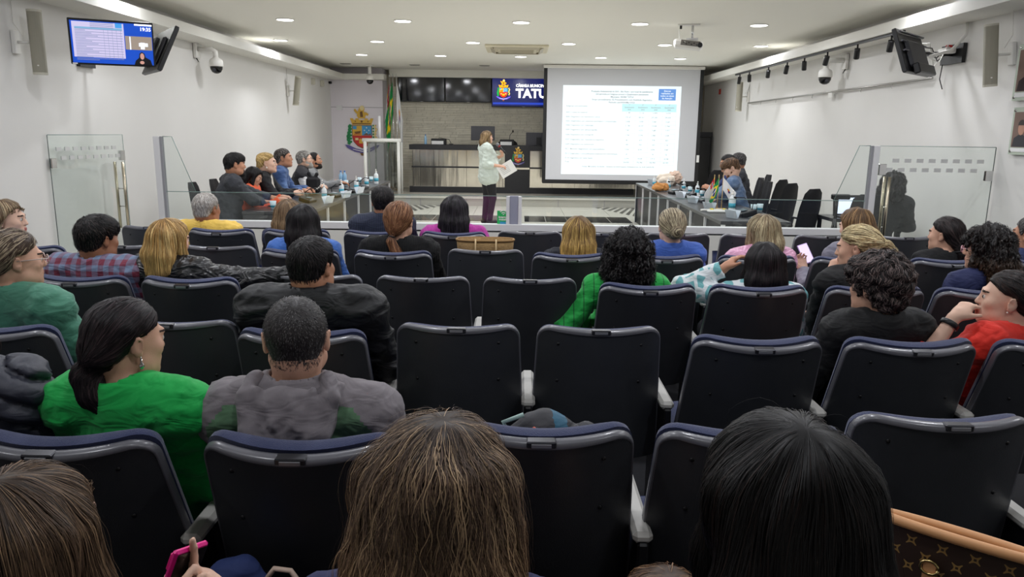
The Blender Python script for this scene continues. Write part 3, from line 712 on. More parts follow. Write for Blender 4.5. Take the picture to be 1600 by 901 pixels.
# ---- track lights
t0 = atx(1413, 45, X_B+.06); t1 = atx(1150, 116, X_B+.06)
tk = empty('track_light_rail', (X_B+.06, t0.y, Z0), 0, 'black lighting track under the right cove beam', 'track')
ln = t1.y-t0.y
MB().box((0, ln/2, -.015), (.035, ln, .03)).build('rail', M_black, tk)
TR = [(1393, 62, 'nearest the black television'), (1340, 74, 'second from the black television'), (1293, 85, 'above the dome camera'), (1257, 95, 'fourth from the black television'), (1230, 101, 'fifth from the black television'), (1201, 108, 'sixth from the black television'), (1171, 115, 'second from the far end'), (1156, 120, 'at the far end')]
for px, py, lab in TR:
    p = atx(px, py, X_B+.06); rot = rnd.uniform(-.5, .5)
    e = empty('track_spotlight', (p.x, p.y, Z0-.03), rot, 'small black track spotlight, %s' % lab, 'spotlight', 'black track spotlights')
    MB().tube([(0, 0, 0), (0, 0, -.07)], .012, 6).build('stem', M_black, e)
    MB().lathe([(.034, 0), (.036, -.02), (.036, -.13), (.03, -.135)], (0, 0, -.05), 12, M=Matrix.Rotation(.35, 3, 'X')).build('head', M_black, e)

# ---- portraits on the right wall (partly in view)
M_frame = mat('glass_mount', (196, 206, 190), .2)
def portrait(x0, y0, y1, lab, shirt):
    a = atx(x0, y0, HW-.03); b = atx(x0-3, y1, HW-.03); hh = a.z-b.z-.0
    h = at(x0, y0, a.y).z-at(x0, y1, a.y).z
    e = empty('framed_portrait', (HW-.03, a.y, 0), 0, lab, 'portrait', 'framed portraits on the right wall')
    zc_ = (at(x0, y0, a.y).z+at(x0, y1, a.y).z)/2; Wp = h*.72
    e.location.z = zc_
    MB().span((-.006, -Wp, -h/2), (.006, 0, h/2)).build('glass_mount', M_frame, e)
    MB().span((-.01, -Wp*.9, -h*.34), (-.006, -Wp*.1, h*.4)).build('photo', mat('portrait_backdrop', (122, 96, 84), .5), e)
    R = lambda y, z: (y, z)
    def pol(pts, d, m, nm):
        n = len(pts); V = [(-.01-d, y, z) for y, z in pts]+[(-.01, y, z) for y, z in pts]
        ar = sum(pts[i][0]*pts[(i+1) % n][1]-pts[(i+1) % n][0]*pts[i][1] for i in range(n))
        f = tuple(range(n))[::-1] if ar > 0 else tuple(range(n))
        MB().add(V, [f]+[(i, (i+1) % n, (i+1) % n+n, i+n) for i in range(n)]).build(nm, m, e)
    cy = -Wp/2
    pol([(cy-.35*Wp, -h*.33), (cy+.35*Wp, -h*.33), (cy+.3*Wp, -h*.15), (cy+.1*Wp, -h*.08), (cy-.1*Wp, -h*.08), (cy-.3*Wp, -h*.15)], .001, shirt, 'printed_suit')
    pol([(cy+.15*Wp*math.cos(k*PI/6), .06*h+.15*h*math.sin(k*PI/6)) for k in range(12)], .002, mat('portrait_skin', (190, 140, 116), .5), 'printed_face')
    pol([(cy+.17*Wp*math.cos(k*PI/6), .12*h+.12*h*math.sin(k*PI/6)) for k in range(7)], .003, mat('portrait_hair', (50, 40, 36), .5), 'printed_hair')
    MB().span((-.011, -Wp*.9, -h*.44), (-.006, -Wp*.1, -h*.36)).build('name_strip', M_paper, e)
    for yy in (-.03, -Wp+.03):
        for z in (-h/2+.03, h/2-.03): MB().tube([(-.014, yy, z), (.03, yy, z)], .012, 8).build('standoff', M_chrome, e)
portrait(1594, 70, 158, 'upper framed portrait on the right wall', mat('suit_dark', (40, 20, 26), .6))
portrait(1586, 168, 241, 'lower framed portrait on the right wall', mat('suit_grey', (46, 46, 50), .6))
# ================================================================ AUDITORIUM CHAIRS
M_shell = mat('black_seat_shell', (54, 56, 60), .42, noise=.1, nscale=8, bump=.06, bscale=250)
M_trim = mat('grey_seat_rim', (96, 96, 102), .36, coat=.35)
M_navy = mat('navy_seat_fabric', (28, 40, 82), .85, bump=.25, bscale=350, sheen=.3)
M_arm = mat('grey_armrest', (190, 188, 182), .45)
M_plate = mat('number_plate', (60, 60, 64), .3, .6)
HALF = .247; ZT = .95; ZB0 = .36; RC = .055
def back_pt(u, z, off=0.0):
    """u in -1..1 across, z height in the chair's frame; off along the sitter's side"""
    zt = ZT-.012*(1-abs(u)**2)*1.0
    return u, z
def half_at(z):
    d = ZT-z
    return HALF - (RC-math.sqrt(max(RC*RC-(RC-d)**2, 0)) if d < RC else 0) + .024*(ZT-z)/.5
def curve_y(x): return .075*(x/HALF)**2
def lean_y(z): return (ZT-z)*.17
def chair_meshes(lean_extra, folded, cz=.010):
    """back tilted by lean_extra about the hinge (0, lean_y(.42), .42)"""
    py_, pz = lean_y(.42), .42
    ca, sa = math.cos(lean_extra), math.sin(lean_extra)
    def T(p):
        y, z = p[1]-py_, p[2]-pz
        return (p[0], py_+y*ca-z*sa, pz+y*sa+z*ca)
    zs = [ZB0+(ZT-RC-ZB0)*k/7 for k in range(8)]+[ZT-RC+RC*math.sin(PI/2*k/6) for k in range(1, 7)]
    nu = 14
    def dip(u): return -.012*(1-u*u)
    def surf(off, inset=0.0, zadd=0.0, bulge=0.0):
        G = []
        for z in zs:
            h = half_at(min(z, ZT-1e-4))-inset; row = []
            for i in range(nu+1):
                u = -1+2*i/nu; x = u*h
                kz = (z-ZB0)/(ZT-ZB0)
                zz_ = z+dip(x/HALF)*kz+zadd*kz
                b = bulge*(1-u**6)*min(1, (1-kz)*6+.35)*min(1, kz*6+.2)
                row.append(T((x, curve_y(x)+lean_y(z)+off+b, zz_)))
            G.append(row)
        return G
    out = {}
    b = MB(); A = surf(0, .006, -.004); Bk = surf(.028, .006, -.004)
    b.grid([list(r) for r in A], 0); o = len(b.v); b.grid([list(r)[::-1] for r in Bk])
    # rim closing
    ringA = [A[k][0] for k in range(len(A))]+A[-1][1:]+[A[k][-1] for k in range(len(A)-2, -1, -1)]
    ringB = [Bk[k][0] for k in range(len(A))]+Bk[-1][1:]+[Bk[k][-1] for k in range(len(A)-2, -1, -1)]
    b.grid([ringB, ringA]); b.grid([A[0], Bk[0]])
    out['back_shell'] = b.mesh('back_shell', M_shell)
    # rim: half-round moulding following the outline
    ring = [(ringA[i], ringB[i]) for i in range(len(ringA))]
    G = []
    for i, (a, c) in enumerate(ring):
        a = Vector(a); c = Vector(c); m = (a+c)/2
        p0 = (Vector(ring[max(i-1, 0)][0]), Vector(ring[min(i+1, len(ring)-1)][0])); t = (p0[1]-p0[0]).normalized(); w = (c-a).normalized()
        nrm = t.cross(w)*-1
        if nrm.dot(Vector((m.x*.6, 0, m.z-.6))) < 0: nrm = -nrm
        q = .35+.65*max(0, nrm.z)**2
        G.append([a-w*.003*q-nrm*.010*q, a-w*.005*q+nrm*.002, a+w*.002+nrm*.008*q, m+nrm*.012*q, c-w*.004+nrm*.010*q, c+w*.002+nrm*.0])
    b = MB(); b.grid(G); out['rim'] = b.mesh('rim', M_trim)
    b = MB(); A = surf(.03, .004, cz); C = surf(.062, .014, cz+.002, .03)
    b.grid([list(r) for r in A]); b.grid([list(r)[::-1] for r in C])
    ra = [A[k][0] for k in range(len(A))]+A[-1][1:]+[A[k][-1] for k in range(len(A)-2, -1, -1)]
    rc = [C[k][0] for k in range(len(A))]+C[-1][1:]+[C[k][-1] for k in range(len(A)-2, -1, -1)]
    rm_ = [tuple(Vector(p).lerp(Vector(q), .5)+Vector((0, 0, .005))) for p, q in zip(ra, rc)]
    b.grid([rc, rm_, ra]); b.grid([A[0], C[0]])
    out['back_cushion'] = b.mesh('back_cushion', M_navy)
    b = MB(); b.box((0, .008, ZT-.012+.001), (.075, .03, .018), bev=.003); b.v = [T(p) for p in b.v]; out['number_plate'] = b.mesh('number_plate', M_plate)
    b = MB(); b.box((0, -.009, ZT-.012), (.05, .004, .009)); b.v = [T(p) for p in b.v]; out['number_plate_face'] = b.mesh('plate_face', mat('plate_face', (150, 150, 154), .35, .5))
    scr = []
    for u in (-.66, .66):
        for z in (.88, .72):
            b = MB().lathe([(.0065, 0), (.006, .003), (.001, .004)], (u*HALF, curve_y(u*HALF)+lean_y(z)-.0005, z), 8, M=Matrix.Rotation(PI/2, 3, 'X')); b.v = [T(p) for p in b.v]
            scr.append(b.mesh('screw', M_black))
    out['screws'] = scr
    # seat
    b = MB(); n = 10; G = []
    R = Matrix.Rotation(math.radians(76) if folded else math.radians(3), 3, 'X'); piv = Vector((0, .22, .33) if folded else (0, .19, .43))
    for k in range(n+1):
        u = k/n; y = .46*u
        row = []
        prof = [(-.23, .0), (-.235, .04), (-.21, .075), (-.12, .09), (0, .088), (.12, .09), (.21, .075), (.235, .04), (.23, 0), (.12, -.02), (0, -.025), (-.12, -.02)]
        e_ = math.sin(PI*min(max(u, .0), 1))**.25 if 0 < u < 1 else .25
        for x, z in prof: row.append(tuple(piv+R @ Vector((x, y, -.05+(z-.03)*e_+.03))))
        G.append(row)
    G2 = [[G[i][j] for i in range(n+1)] for j in range(len(prof))]
    b.grid(G2, closed=True); b.f.append(tuple(range(0, len(prof)*(n+1), n+1))); b.m.append(0); b.smooth.append(False); b.f.append(tuple(range(n, len(prof)*(n+1), n+1))[::-1]); b.m.append(0); b.smooth.append(False)
    out['seat'] = b.mesh('seat', M_navy)
    return out
PITCHX = .57
b = MB(); b.box((0, .255, .622), (.055, .40, .035), bev=.012); ARM = b.mesh('armrest', M_arm)
b = MB(); b.box((0, .22, .33), (.03, .34, .56), bev=.006); b.box((0, .2, .02), (.06, .42, .04), bev=.006); SIDE = b.mesh('side_panel', M_black)
CM_ = {'v': chair_meshes(0.0, True, -.004), 'o': chair_meshes(math.radians(9), False, .012), 'h': chair_meshes(math.radians(4), False, .008)}
def make_chair(x, y, kind, label, group, last=False, first=True, lift=0.0):
    e = empty('auditorium_chair', (x, y, 0), 0, label, 'chair', group)
    ms = CM_[kind]
    def add(nm, me, loc=(0, 0, 0), lab=None):
        o = bpy.data.objects.new(nm, me); COL.objects.link(o); o.parent = e; o.location = loc
        if lab: o['label'] = lab
        return o
    add('back_shell', ms['back_shell']); add('rim', ms['rim']); add('back_cushion', ms['back_cushion'], lab='navy back cushion'); pl = add('number_plate', ms['number_plate'])
    f = add('plate_face', ms['number_plate_face']); f.parent = pl
    for s in ms['screws']: add('screw', s)
    add('seat', ms['seat'], lab='navy seat')
    s = add('side_panel', SIDE, (PITCHX/2, 0, 0)); a = add('armrest', ARM, (PITCHX/2, 0, 0), 'light grey armrest'); a.parent = e
    if first: add('side_panel', SIDE, (-PITCHX/2, 0, 0)); add('armrest', ARM, (-PITCHX/2, 0, 0), 'light grey armrest')
    return e
ROWY = {'A': 1.84, 'B': 2.83, 'C': 3.82, 'D': 4.76, 'E': 5.70}
CHAIRS = {
 'A': [(-235, 'o', 'reclined black chair under the person in the quilted jacket, at the left edge'), (118, 'o', 'black chair with navy cushion right behind the woman in the bright green sweater with ponytail'),
       (482, 'o', 'black chair behind the man in the grey and green hoodie'), (845, 'h', 'empty black chair in the nearest row with a backpack showing above it'),
       (1180, 'h', 'black chair in the nearest row partly hidden by the big dark head'), (1525, 'v', 'empty black chair in the nearest row behind the patterned tote bag')],
 'B': [(2, 'o', 'black chair behind the woman in the sage green blouse, left edge'), (256, 'v', 'empty black chair just right of the head of the green sweater woman'), (477, 'o', 'black chair with navy rim behind the man in the black jacket'),
       (713, 'v', 'empty black chair, left of the two wide empty ones in the second row'), (940, 'v', 'empty black chair, right of the two wide empty ones in the second row'),
       (1178, 'o', 'empty tilted black chair with navy edge in front of the big dark head'), (1414, 'o', 'black chair behind the short wavy haired person in the black blazer'), (1648, 'o', 'black chair behind the woman in the red top at the right edge')],
 'C': [(134, 'o', 'black chair behind the man in the plaid shirt'), (303, 'o', 'black chair behind the blonde woman in the leather jacket'), (486, 'v', 'empty black chair half hidden by the man in the black jacket'),
       (657.5, 'v', 'empty black chair in the middle row, left of a matching empty one'), (828.5, 'v', 'empty black chair in the middle row, beside the curly haired woman in green'), (1010, 'o', 'black chair behind the curly haired woman in green'),
       (1181, 'o', 'black chair behind the woman in the white and teal print blouse'), (1362, 'o', 'black chair just in front of the short wavy haired person'), (1532, 'o', 'black chair behind the woman with pink glasses and navy top')],
 'D': [(48, 'o', 'black chair behind the brown haired woman in the pale blue top'), (188, 'v', 'empty black chair between the plaid shirt man and leather jacket woman, nearer of two'), (332, 'v', 'empty black chair under the outstretched leather sleeve'),
       (472, 'o', 'black chair behind the long haired woman in the blue shirt'), (616, 'o', 'black chair behind the brown ponytail woman in the black sweater'), (758, 'v', 'empty black chair holding the woven straw basket'),
       (892, 'o', 'black chair behind the woman with straight golden blonde hair'), (1036, 'o', 'black chair behind the woman with a low bun and blue sweater'), (1180, 'o', 'black chair behind the blonde woman in the pink jacket'),
       (1326, 'o', 'black chair behind the person in grey holding a phone'), (1478, 'o', 'black chair behind the dark haired woman in black facing left'), (1622, 'o', 'black chair at the right edge behind the grey haired man in navy')],
 'E': [(232, 'v', 'empty front row chair at the left, near the open glass door'), (350, 'o', 'front row chair behind the man in the yellow shirt'), (467, 'o', 'front row chair hidden behind the long haired woman in blue'),
       (590, 'o', 'front row chair behind the man in the navy suit'), (710, 'o', 'front row chair behind the woman in the magenta sweater'), (828, 'v', 'empty front row chair beyond the straw basket'), (946, 'v', 'empty front row chair beyond the golden blonde woman'),
       (1063, 'v', 'empty front row chair beyond the woman with the low bun'), (1182, 'v', 'empty front row chair beyond the blonde woman in pink'), (1300, 'v', 'empty front row chair beyond the pink phone, left of the door post'),
       (1422, 'v', 'empty front row chair below the seated operator behind the glass'), (1540, 'v', 'empty front row chair beyond the woman with pink glasses')],
}
for rk, lst in CHAIRS.items():
    yt = {'A': 672, 'B': 510, 'C': 435, 'D': 393, 'E': 364}[rk]
    for i, (px, kd, lab) in enumerate(lst):
        x = at(px, yt, ROWY[rk]).x
        dy_ = [-.08, -.08, -.08, -.03, -.03, .07][i] if rk == 'A' else (-.07 if kd == 'o' else 0)
        e = make_chair(x, ROWY[rk]+dy_, kd, lab, 'auditorium chairs of the audience', first=True if i == 0 else False)
# gaps between uneven pitches keep one shared armrest on each chair's right
# ================================================================ SDF FIGURE ENGINE
F32 = np.float32
def axis_lines(lo, hi, h, fines, hf):
    """1-D grid lines, spacing h, refined to hf inside the given intervals"""
    out = [lo]; x = lo
    while x < hi:
        fine = any(a-h <= x <= b for a, b in fines)
        x += hf if fine else h
        out.append(x)
    return np.array(out, dtype=F32)
class Field:
    def __init__(s, lo, hi, h, fines=(), hf=.006):
        s.ax = [axis_lines(lo[i], hi[i], h, [(f[0][i], f[1][i]) for f in fines], hf) for i in range(3)]
        s.D = np.full([len(a) for a in s.ax], .5, dtype=F32); s.h = h
    def sub(s, lo, hi):
        sl = []
        for i in range(3):
            a = max(int(np.searchsorted(s.ax[i], lo[i]))-1, 0); b = min(int(np.searchsorted(s.ax[i], hi[i]))+1, len(s.ax[i]))
            if b-a < 1: return None, None
            sl.append(slice(a, b))
        g = [s.ax[0][sl[0]][:, None, None], s.ax[1][sl[1]][None, :, None], s.ax[2][sl[2]][None, None, :]]
        return tuple(sl), g
    def comb(s, sl, d, k, mode):
        A = s.D[sl]
        if mode == 'add':
            h = np.maximum(k-np.abs(A-d), 0)/k; s.D[sl] = np.minimum(A, d)-h*h*k*F32(.25)
        elif mode == 'cut':
            d = -d; h = np.maximum(k-np.abs(A-d), 0)/k; s.D[sl] = np.maximum(A, d)+h*h*k*F32(.25)
        elif mode == 'and':
            h = np.maximum(k-np.abs(A-d), 0)/k; s.D[sl] = np.maximum(A, d)+h*h*k*F32(.25)
    def prim(s, p, inflate=0.0):
        ty = p[0]; k = F32(max(p[-1], 1e-4)); mode = 'add'
        if ty[0] == '-': mode = 'cut'; ty = ty[1:]
        m = float(k)+.04
        if ty == 'cap':
            _, a, b, ra, rb, _ = p; a = np.array(a, F32); b = np.array(b, F32); ra += inflate; rb += inflate; r = max(ra, rb)+m
            sl, g = s.sub(np.minimum(a, b)-r, np.maximum(a, b)+r)
            if sl is None: return
            ab = b-a; L2 = float((ab*ab).sum())+1e-9
            dx, dy, dz = g[0]-a[0], g[1]-a[1], g[2]-a[2]
            t = np.clip((dx*ab[0]+dy*ab[1]+dz*ab[2])/F32(L2), 0, 1)
            d = np.sqrt((dx-t*ab[0])**2+(dy-t*ab[1])**2+(dz-t*ab[2])**2)-(F32(ra)+t*F32(rb-ra))
        else:
            _, c, r, R, _ = p; c = np.array(c, F32); r = np.array(r, F32)+inflate; rm_ = float(r.max())+m
            if R is not None:
                Ra = np.abs(np.array(R)); ext = Ra @ r+m
            else: ext = r+m
            sl, g = s.sub(c-ext, c+ext)
            if sl is None: return
            dx, dy, dz = g[0]-c[0], g[1]-c[1], g[2]-c[2]
            if R is not None:
                Q = np.array(R, F32).T
                u = Q[0, 0]*dx+Q[0, 1]*dy+Q[0, 2]*dz; v = Q[1, 0]*dx+Q[1, 1]*dy+Q[1, 2]*dz; w = Q[2, 0]*dx+Q[2, 1]*dy+Q[2, 2]*dz
            else: u, v, w = dx, dy, dz
            a2 = (u/r[0])**2+(v/r[1])**2+(w/r[2])**2; b2 = (u/r[0]**2)**2+(v/r[1]**2)**2+(w/r[2]**2)**2
            k0 = np.sqrt(a2); d = k0*(k0-1)/np.sqrt(b2+1e-12)
        s.comb(sl, d.astype(F32), k, mode)
    def pts(s):
        return s.ax[0][:, None, None], s.ax[1][None, :, None], s.ax[2][None, None, :]
    def wrinkle(s, amp, wl, seed, stretch=(1, 1, 1), calm=None):
        r = np.random.RandomState(seed); X, Y, Z = s.pts(); n = 0
        for i in range(4):
            d = r.normal(size=3)*np.array(stretch); d /= np.linalg.norm(d); f = 2*PI/(wl*r.uniform(.7, 1.6)); ph = r.uniform(0, 6.28, 2); e = r.normal(size=3); e /= np.linalg.norm(e)
            n = n+np.sin(f*(d[0]*X+d[1]*Y+d[2]*Z)+ph[0]+1.3*np.sin(.6*f*(e[0]*X+e[1]*Y+e[2]*Z)+ph[1]))
        if calm is not None:
            c_, r0, r1 = calm; n = n*np.clip((np.sqrt((X-c_[0])**2+(Y-c_[1])**2+(Z-c_[2])**2)-r0)/(r1-r0), 0, 1)
        s.D = (s.D+F32(amp*.5)*n).astype(F32)
    def mesh(s):
        D = s.D; S = D < 0
        nx, ny, nz = D.shape
        c = np.zeros((nx-1, ny-1, nz-1), np.uint8)
        for i in (0, 1):
            for j in (0, 1):
                for k in (0, 1): c += S[i:nx-1+i, j:ny-1+j, k:nz-1+k]
        act = (c > 0) & (c < 8)
        I, J, K = np.nonzero(act); n = len(I)
        idx = np.full(act.shape, -1, np.int32); idx[act] = np.arange(n)
        P = np.zeros((n, 3)); W = np.zeros(n)
        X = s.ax
        for a in range(3):
            o1, o2 = [b for b in range(3) if b != a]
            for p_ in (0, 1):
                for q_ in (0, 1):
                    off = [0, 0, 0]; off[o1] = p_; off[o2] = q_
                    A = (I+off[0], J+off[1], K+off[2]); of2 = list(off); of2[a] = 1; B = (I+of2[0], J+of2[1], K+of2[2])
                    da = D[A]; db = D[B]; cr_ = (da < 0) != (db < 0)
                    t = np.where(cr_, da/np.where(cr_, da-db, 1), 0)
                    pa = np.stack([X[0][A[0]], X[1][A[1]], X[2][A[2]]], 1); pb = np.stack([X[0][B[0]], X[1][B[1]], X[2][B[2]]], 1)
                    q = pa+(pb-pa)*t[:, None]
                    P += q*cr_[:, None]; W += cr_
        P /= np.maximum(W, 1)[:, None]
        quads = []
        for a in range(3):
            sl0 = [slice(1, -1)]*3; sl0[a] = slice(0, -1); sl1 = [slice(1, -1)]*3; sl1[a] = slice(1, None)
            s0 = S[tuple(sl0)]; s1 = S[tuple(sl1)]; ch = s0 != s1
            E = np.nonzero(ch)
            if len(E[0]) == 0: continue
            g = [E[b]+(0 if b == a else 1) for b in range(3)]
            o1, o2 = (a+1) % 3, (a+2) % 3
            def cell(d1, d2):
                h = [g[0].copy(), g[1].copy(), g[2].copy()]; h[o1] += d1; h[o2] += d2
                return idx[h[0], h[1], h[2]]
            q = np.stack([cell(-1, -1), cell(0, -1), cell(0, 0), cell(-1, 0)], 1)
            flip = ~s0[E]; q[flip] = q[flip][:, ::-1]
            quads.append(q)
        Q = np.concatenate(quads) if quads else np.zeros((0, 4), int)
        Q = Q[(Q >= 0).all(1)]
        return P, Q
    def sample(s, p):
        """value and gradient at points (n,3)"""
        ii = []; tt = []
        for a in range(3):
            x = s.ax[a]; i = np.clip(np.searchsorted(x, p[:, a])-1, 0, len(x)-2); t = np.clip((p[:, a]-x[i])/(x[i+1]-x[i]), 0, 1); ii.append(i); tt.append(t)
        i, j, k = ii; u, v, w = tt; D = s.D; V = {}
        for a in (0, 1):
            for b in (0, 1):
                for c in (0, 1): V[a, b, c] = D[i+a, j+b, k+c]
        def L(a, b, t): return a+(b-a)*t
        c00 = L(V[0, 0, 0], V[1, 0, 0], u); c10 = L(V[0, 1, 0], V[1, 1, 0], u); c01 = L(V[0, 0, 1], V[1, 0, 1], u); c11 = L(V[0, 1, 1], V[1, 1, 1], u)
        val = L(L(c00, c10, v), L(c01, c11, v), w)
        gx = L(L(V[1, 0, 0]-V[0, 0, 0], V[1, 1, 0]-V[0, 1, 0], v), L(V[1, 0, 1]-V[0, 0, 1], V[1, 1, 1]-V[0, 1, 1], v), w)/(s.ax[0][i+1]-s.ax[0][i])
        gy = L(c10-c00, c11-c01, w)/(s.ax[1][j+1]-s.ax[1][j])
        gz = (L(c01, c11, v)-L(c00, c10, v))/(s.ax[2][k+1]-s.ax[2][k])
        g = np.stack([gx, gy, gz], 1); g /= (np.linalg.norm(g, axis=1)[:, None]+1e-9)
        return val, g

def np_mesh(name, P, Q, mats, midx=None, tint=None, smooth=True):
    me = bpy.data.meshes.new(name); P = np.asarray(P, np.float32); Q = np.asarray(Q, np.int32)
    me.vertices.add(len(P)); me.vertices.foreach_set('co', P.ravel())
    me.loops.add(Q.size); me.loops.foreach_set('vertex_index', Q.ravel())
    me.polygons.add(len(Q)); me.polygons.foreach_set('loop_start', np.arange(0, Q.size, Q.shape[1], dtype=np.int32)); me.polygons.foreach_set('loop_total', np.full(len(Q), Q.shape[1], np.int32))
    for m in (mats if isinstance(mats, (list, tuple)) else [mats]): me.materials.append(m)
    if midx is not None: me.polygons.foreach_set('material_index', np.asarray(midx, np.int32))
    me.polygons.foreach_set('use_smooth', np.full(len(Q), smooth, bool))
    if tint is not None:
        at_ = me.color_attributes.new('tint', 'FLOAT_COLOR', 'POINT'); c = np.ones((len(P), 4), np.float32); c[:, :3] = tint; at_.data.foreach_set('color', c.ravel())
    me.update(); me.validate(); return me
def link(name, me, parent, label=None):
    o = bpy.data.objects.new(name, me); COL.objects.link(o); o.parent = parent
    if label: o['label'] = label
    return o
def unit(v):
    v = np.array(v, float); return v/(np.linalg.norm(v)+1e-12)
def A3(*v): return np.array(v, float)
def rotm(yaw=0, pitch=0, roll=0):
    """head/hand orientation: local +y forward; yaw ccw, pitch up positive, roll"""
    return np.array(Matrix.Rotation(yaw, 3, 'Z') @ Matrix.Rotation(pitch, 3, 'X') @ Matrix.Rotation(roll, 3, 'Y'))

# ---------------------------------------------------------------- anatomy
def head_prims(c, R, s=1.0, male=False, fat=0.0):
    T = lambda x, y, z: c+R @ (A3(x, y, z)*s)
    e = lambda x, y, z, rx, ry, rz, k, sub='': (sub+'ell', T(x, y, z), (rx*s, ry*s, rz*s), R, k*s)
    cp = lambda a, b, ra, rb, k: ('cap', T(*a), T(*b), ra*s, rb*s, k*s)
    P = [e(0, -.012, .022, .0765, .095, .083, .02), e(0, .028, -.035, .063+fat*.5, .062, .082, .03),
         e(0, .04, -.08, .047+fat, .048, .036, .03), e(0, .078, -.1, .022, .018, .017, .02),
         e(0, -.05, -.05, .055+fat*.4, .045, .045, .03)]
    for q in (-1, 1):
        P += [e(q*.042, .058, -.025, .022+fat*.5, .024, .024, .02), e(q*.045, .025, -.07, .018+fat, .03, .024, .03)]
    P += [cp((-.032, .084, .019), (.032, .084, .019), .011, .011, .014)]
    for q in (-1, 1): P += [e(q*.032, .101, .000, .017, .013, .010, .010, '-')]
    for q in (-1, 1): P += [e(q*.031, .0815, -.001, .0125, .0125, .0115, .002)]
    P += [cp((0, .086, .012), (0, .103, -.030), .007, .0105, .012), e(.010, .096, -.033, .0075, .009, .0065, .006), e(-.010, .096, -.033, .0075, .009, .0065, .006)]
    P += [e(0, .087, -.057, .020, .0095, .005, .006), e(0, .086, -.066, .017, .0095, .006, .004), e(0, .080, -.062, .024, .018, .018, .012)]
    for q in (-1, 1):
        RR = R @ rotm(q*-.35, 0, q*.12)
        P += [('ell', T(q*.081, -.012, -.010), (.0075*s, .019*s, .031*s), RR, .004*s), ('-ell', T(q*.089, -.007, -.006), (.0055*s, .0095*s, .017*s), RR, .003*s),
              ('ell', T(q*.079, -.004, -.034), (.006*s, .009*s, .010*s), R, .005*s)]
    return P
def finger(P, base, d, n, L, r, curl, k):
    """three tapered phalanges curling towards n"""
    p = np.array(base, float); d = unit(d); n = unit(n); ax = np.cross(d, n)
    for i, f in enumerate((.45, .32, .26)):
        a = curl[i]; d = unit(d*math.cos(a)+n*math.sin(a)); n = unit(np.cross(ax, d))
        q = p+d*L*f; P.append(('cap', p, q, r*(1-.08*i), r*(1-.08*(i+1)), k)); p = q
    return p
def hand_prims(w, d, n, side, curl=(.35, .5, .4), thumb=.5, s=1.0, spread=.06, fcurls=None):
    """w wrist; d direction of fingers; n palm normal (towards palm side); side +1 if thumb lies along +cross(n,d)..."""
    d = unit(d); n = unit(n-np.dot(n, d)*d); t = unit(np.cross(d, n))*side; P = []
    R = np.stack([t, d, n], 1)
    P.append(('cap', w, w+d*.03*s, .024*s, .026*s, .012)); P.append(('ell', w+d*.052*s, (.040*s, .052*s, .0165*s), R, .012))
    P.append(('cap', w+d*.085*s+t*.026*s, w+d*.085*s-t*.028*s, .012*s, .011*s, .010))
    for i, (o, L) in enumerate(((.029, .068), (.010, .077), (-.010, .072), (-.028, .056))):
        c = fcurls[i] if fcurls else curl
        finger(P, w+d*(.088-.004*abs(i-1))*s+t*o*s, d+t*spread*(1.5-i)*.7, n, L*s, (.0088 if i < 3 else .0078)*s, c, .0035)
    tb = w+d*.028*s+t*.026*s+n*.006*s; td = unit(d*.75+t*(.75-thumb*.4)+n*thumb*.6)
    P.append(('cap', w+d*.015*s+t*.012*s, tb+td*.02*s, .018*s, .014*s, .01))
    a = tb+td*.035*s; P.append(('cap', tb, a, .0135*s, .011*s, .006)); td2 = unit(td+n*.35*thumb+d*.3); b_ = a+td2*.03*s; P.append(('cap', a, b_, .0108*s, .0085*s, .004))
    return P
# ================================================================ PEOPLE
def skin_mat(name, rgb):
    return mat(name, rgb, .55, noise=.05, nscale=30, bump=.05, bscale=300)
M_lip = mat('lip', (168, 92, 84), .45); M_eye = mat('eye_dark', (46, 36, 32), .2); M_eyew = mat('eye_white', (210, 205, 198), .3)
SK = {'light': skin_mat('skin_light', (214, 166, 140)), 'fair': skin_mat('skin_fair', (224, 182, 158)), 'tan': skin_mat('skin_tan', (188, 134, 104)), 'brown': skin_mat('skin_brown', (160, 108, 80))}
M_hair = mat('hair', (255, 255, 255), .48, spec=.3, attr=True, noise=.25, nscale=90, stretch=(1, 1, .2))
M_hairc = mat('hair_curly', (255, 255, 255), .5, spec=.4, attr=True, noise=.3, nscale=70)

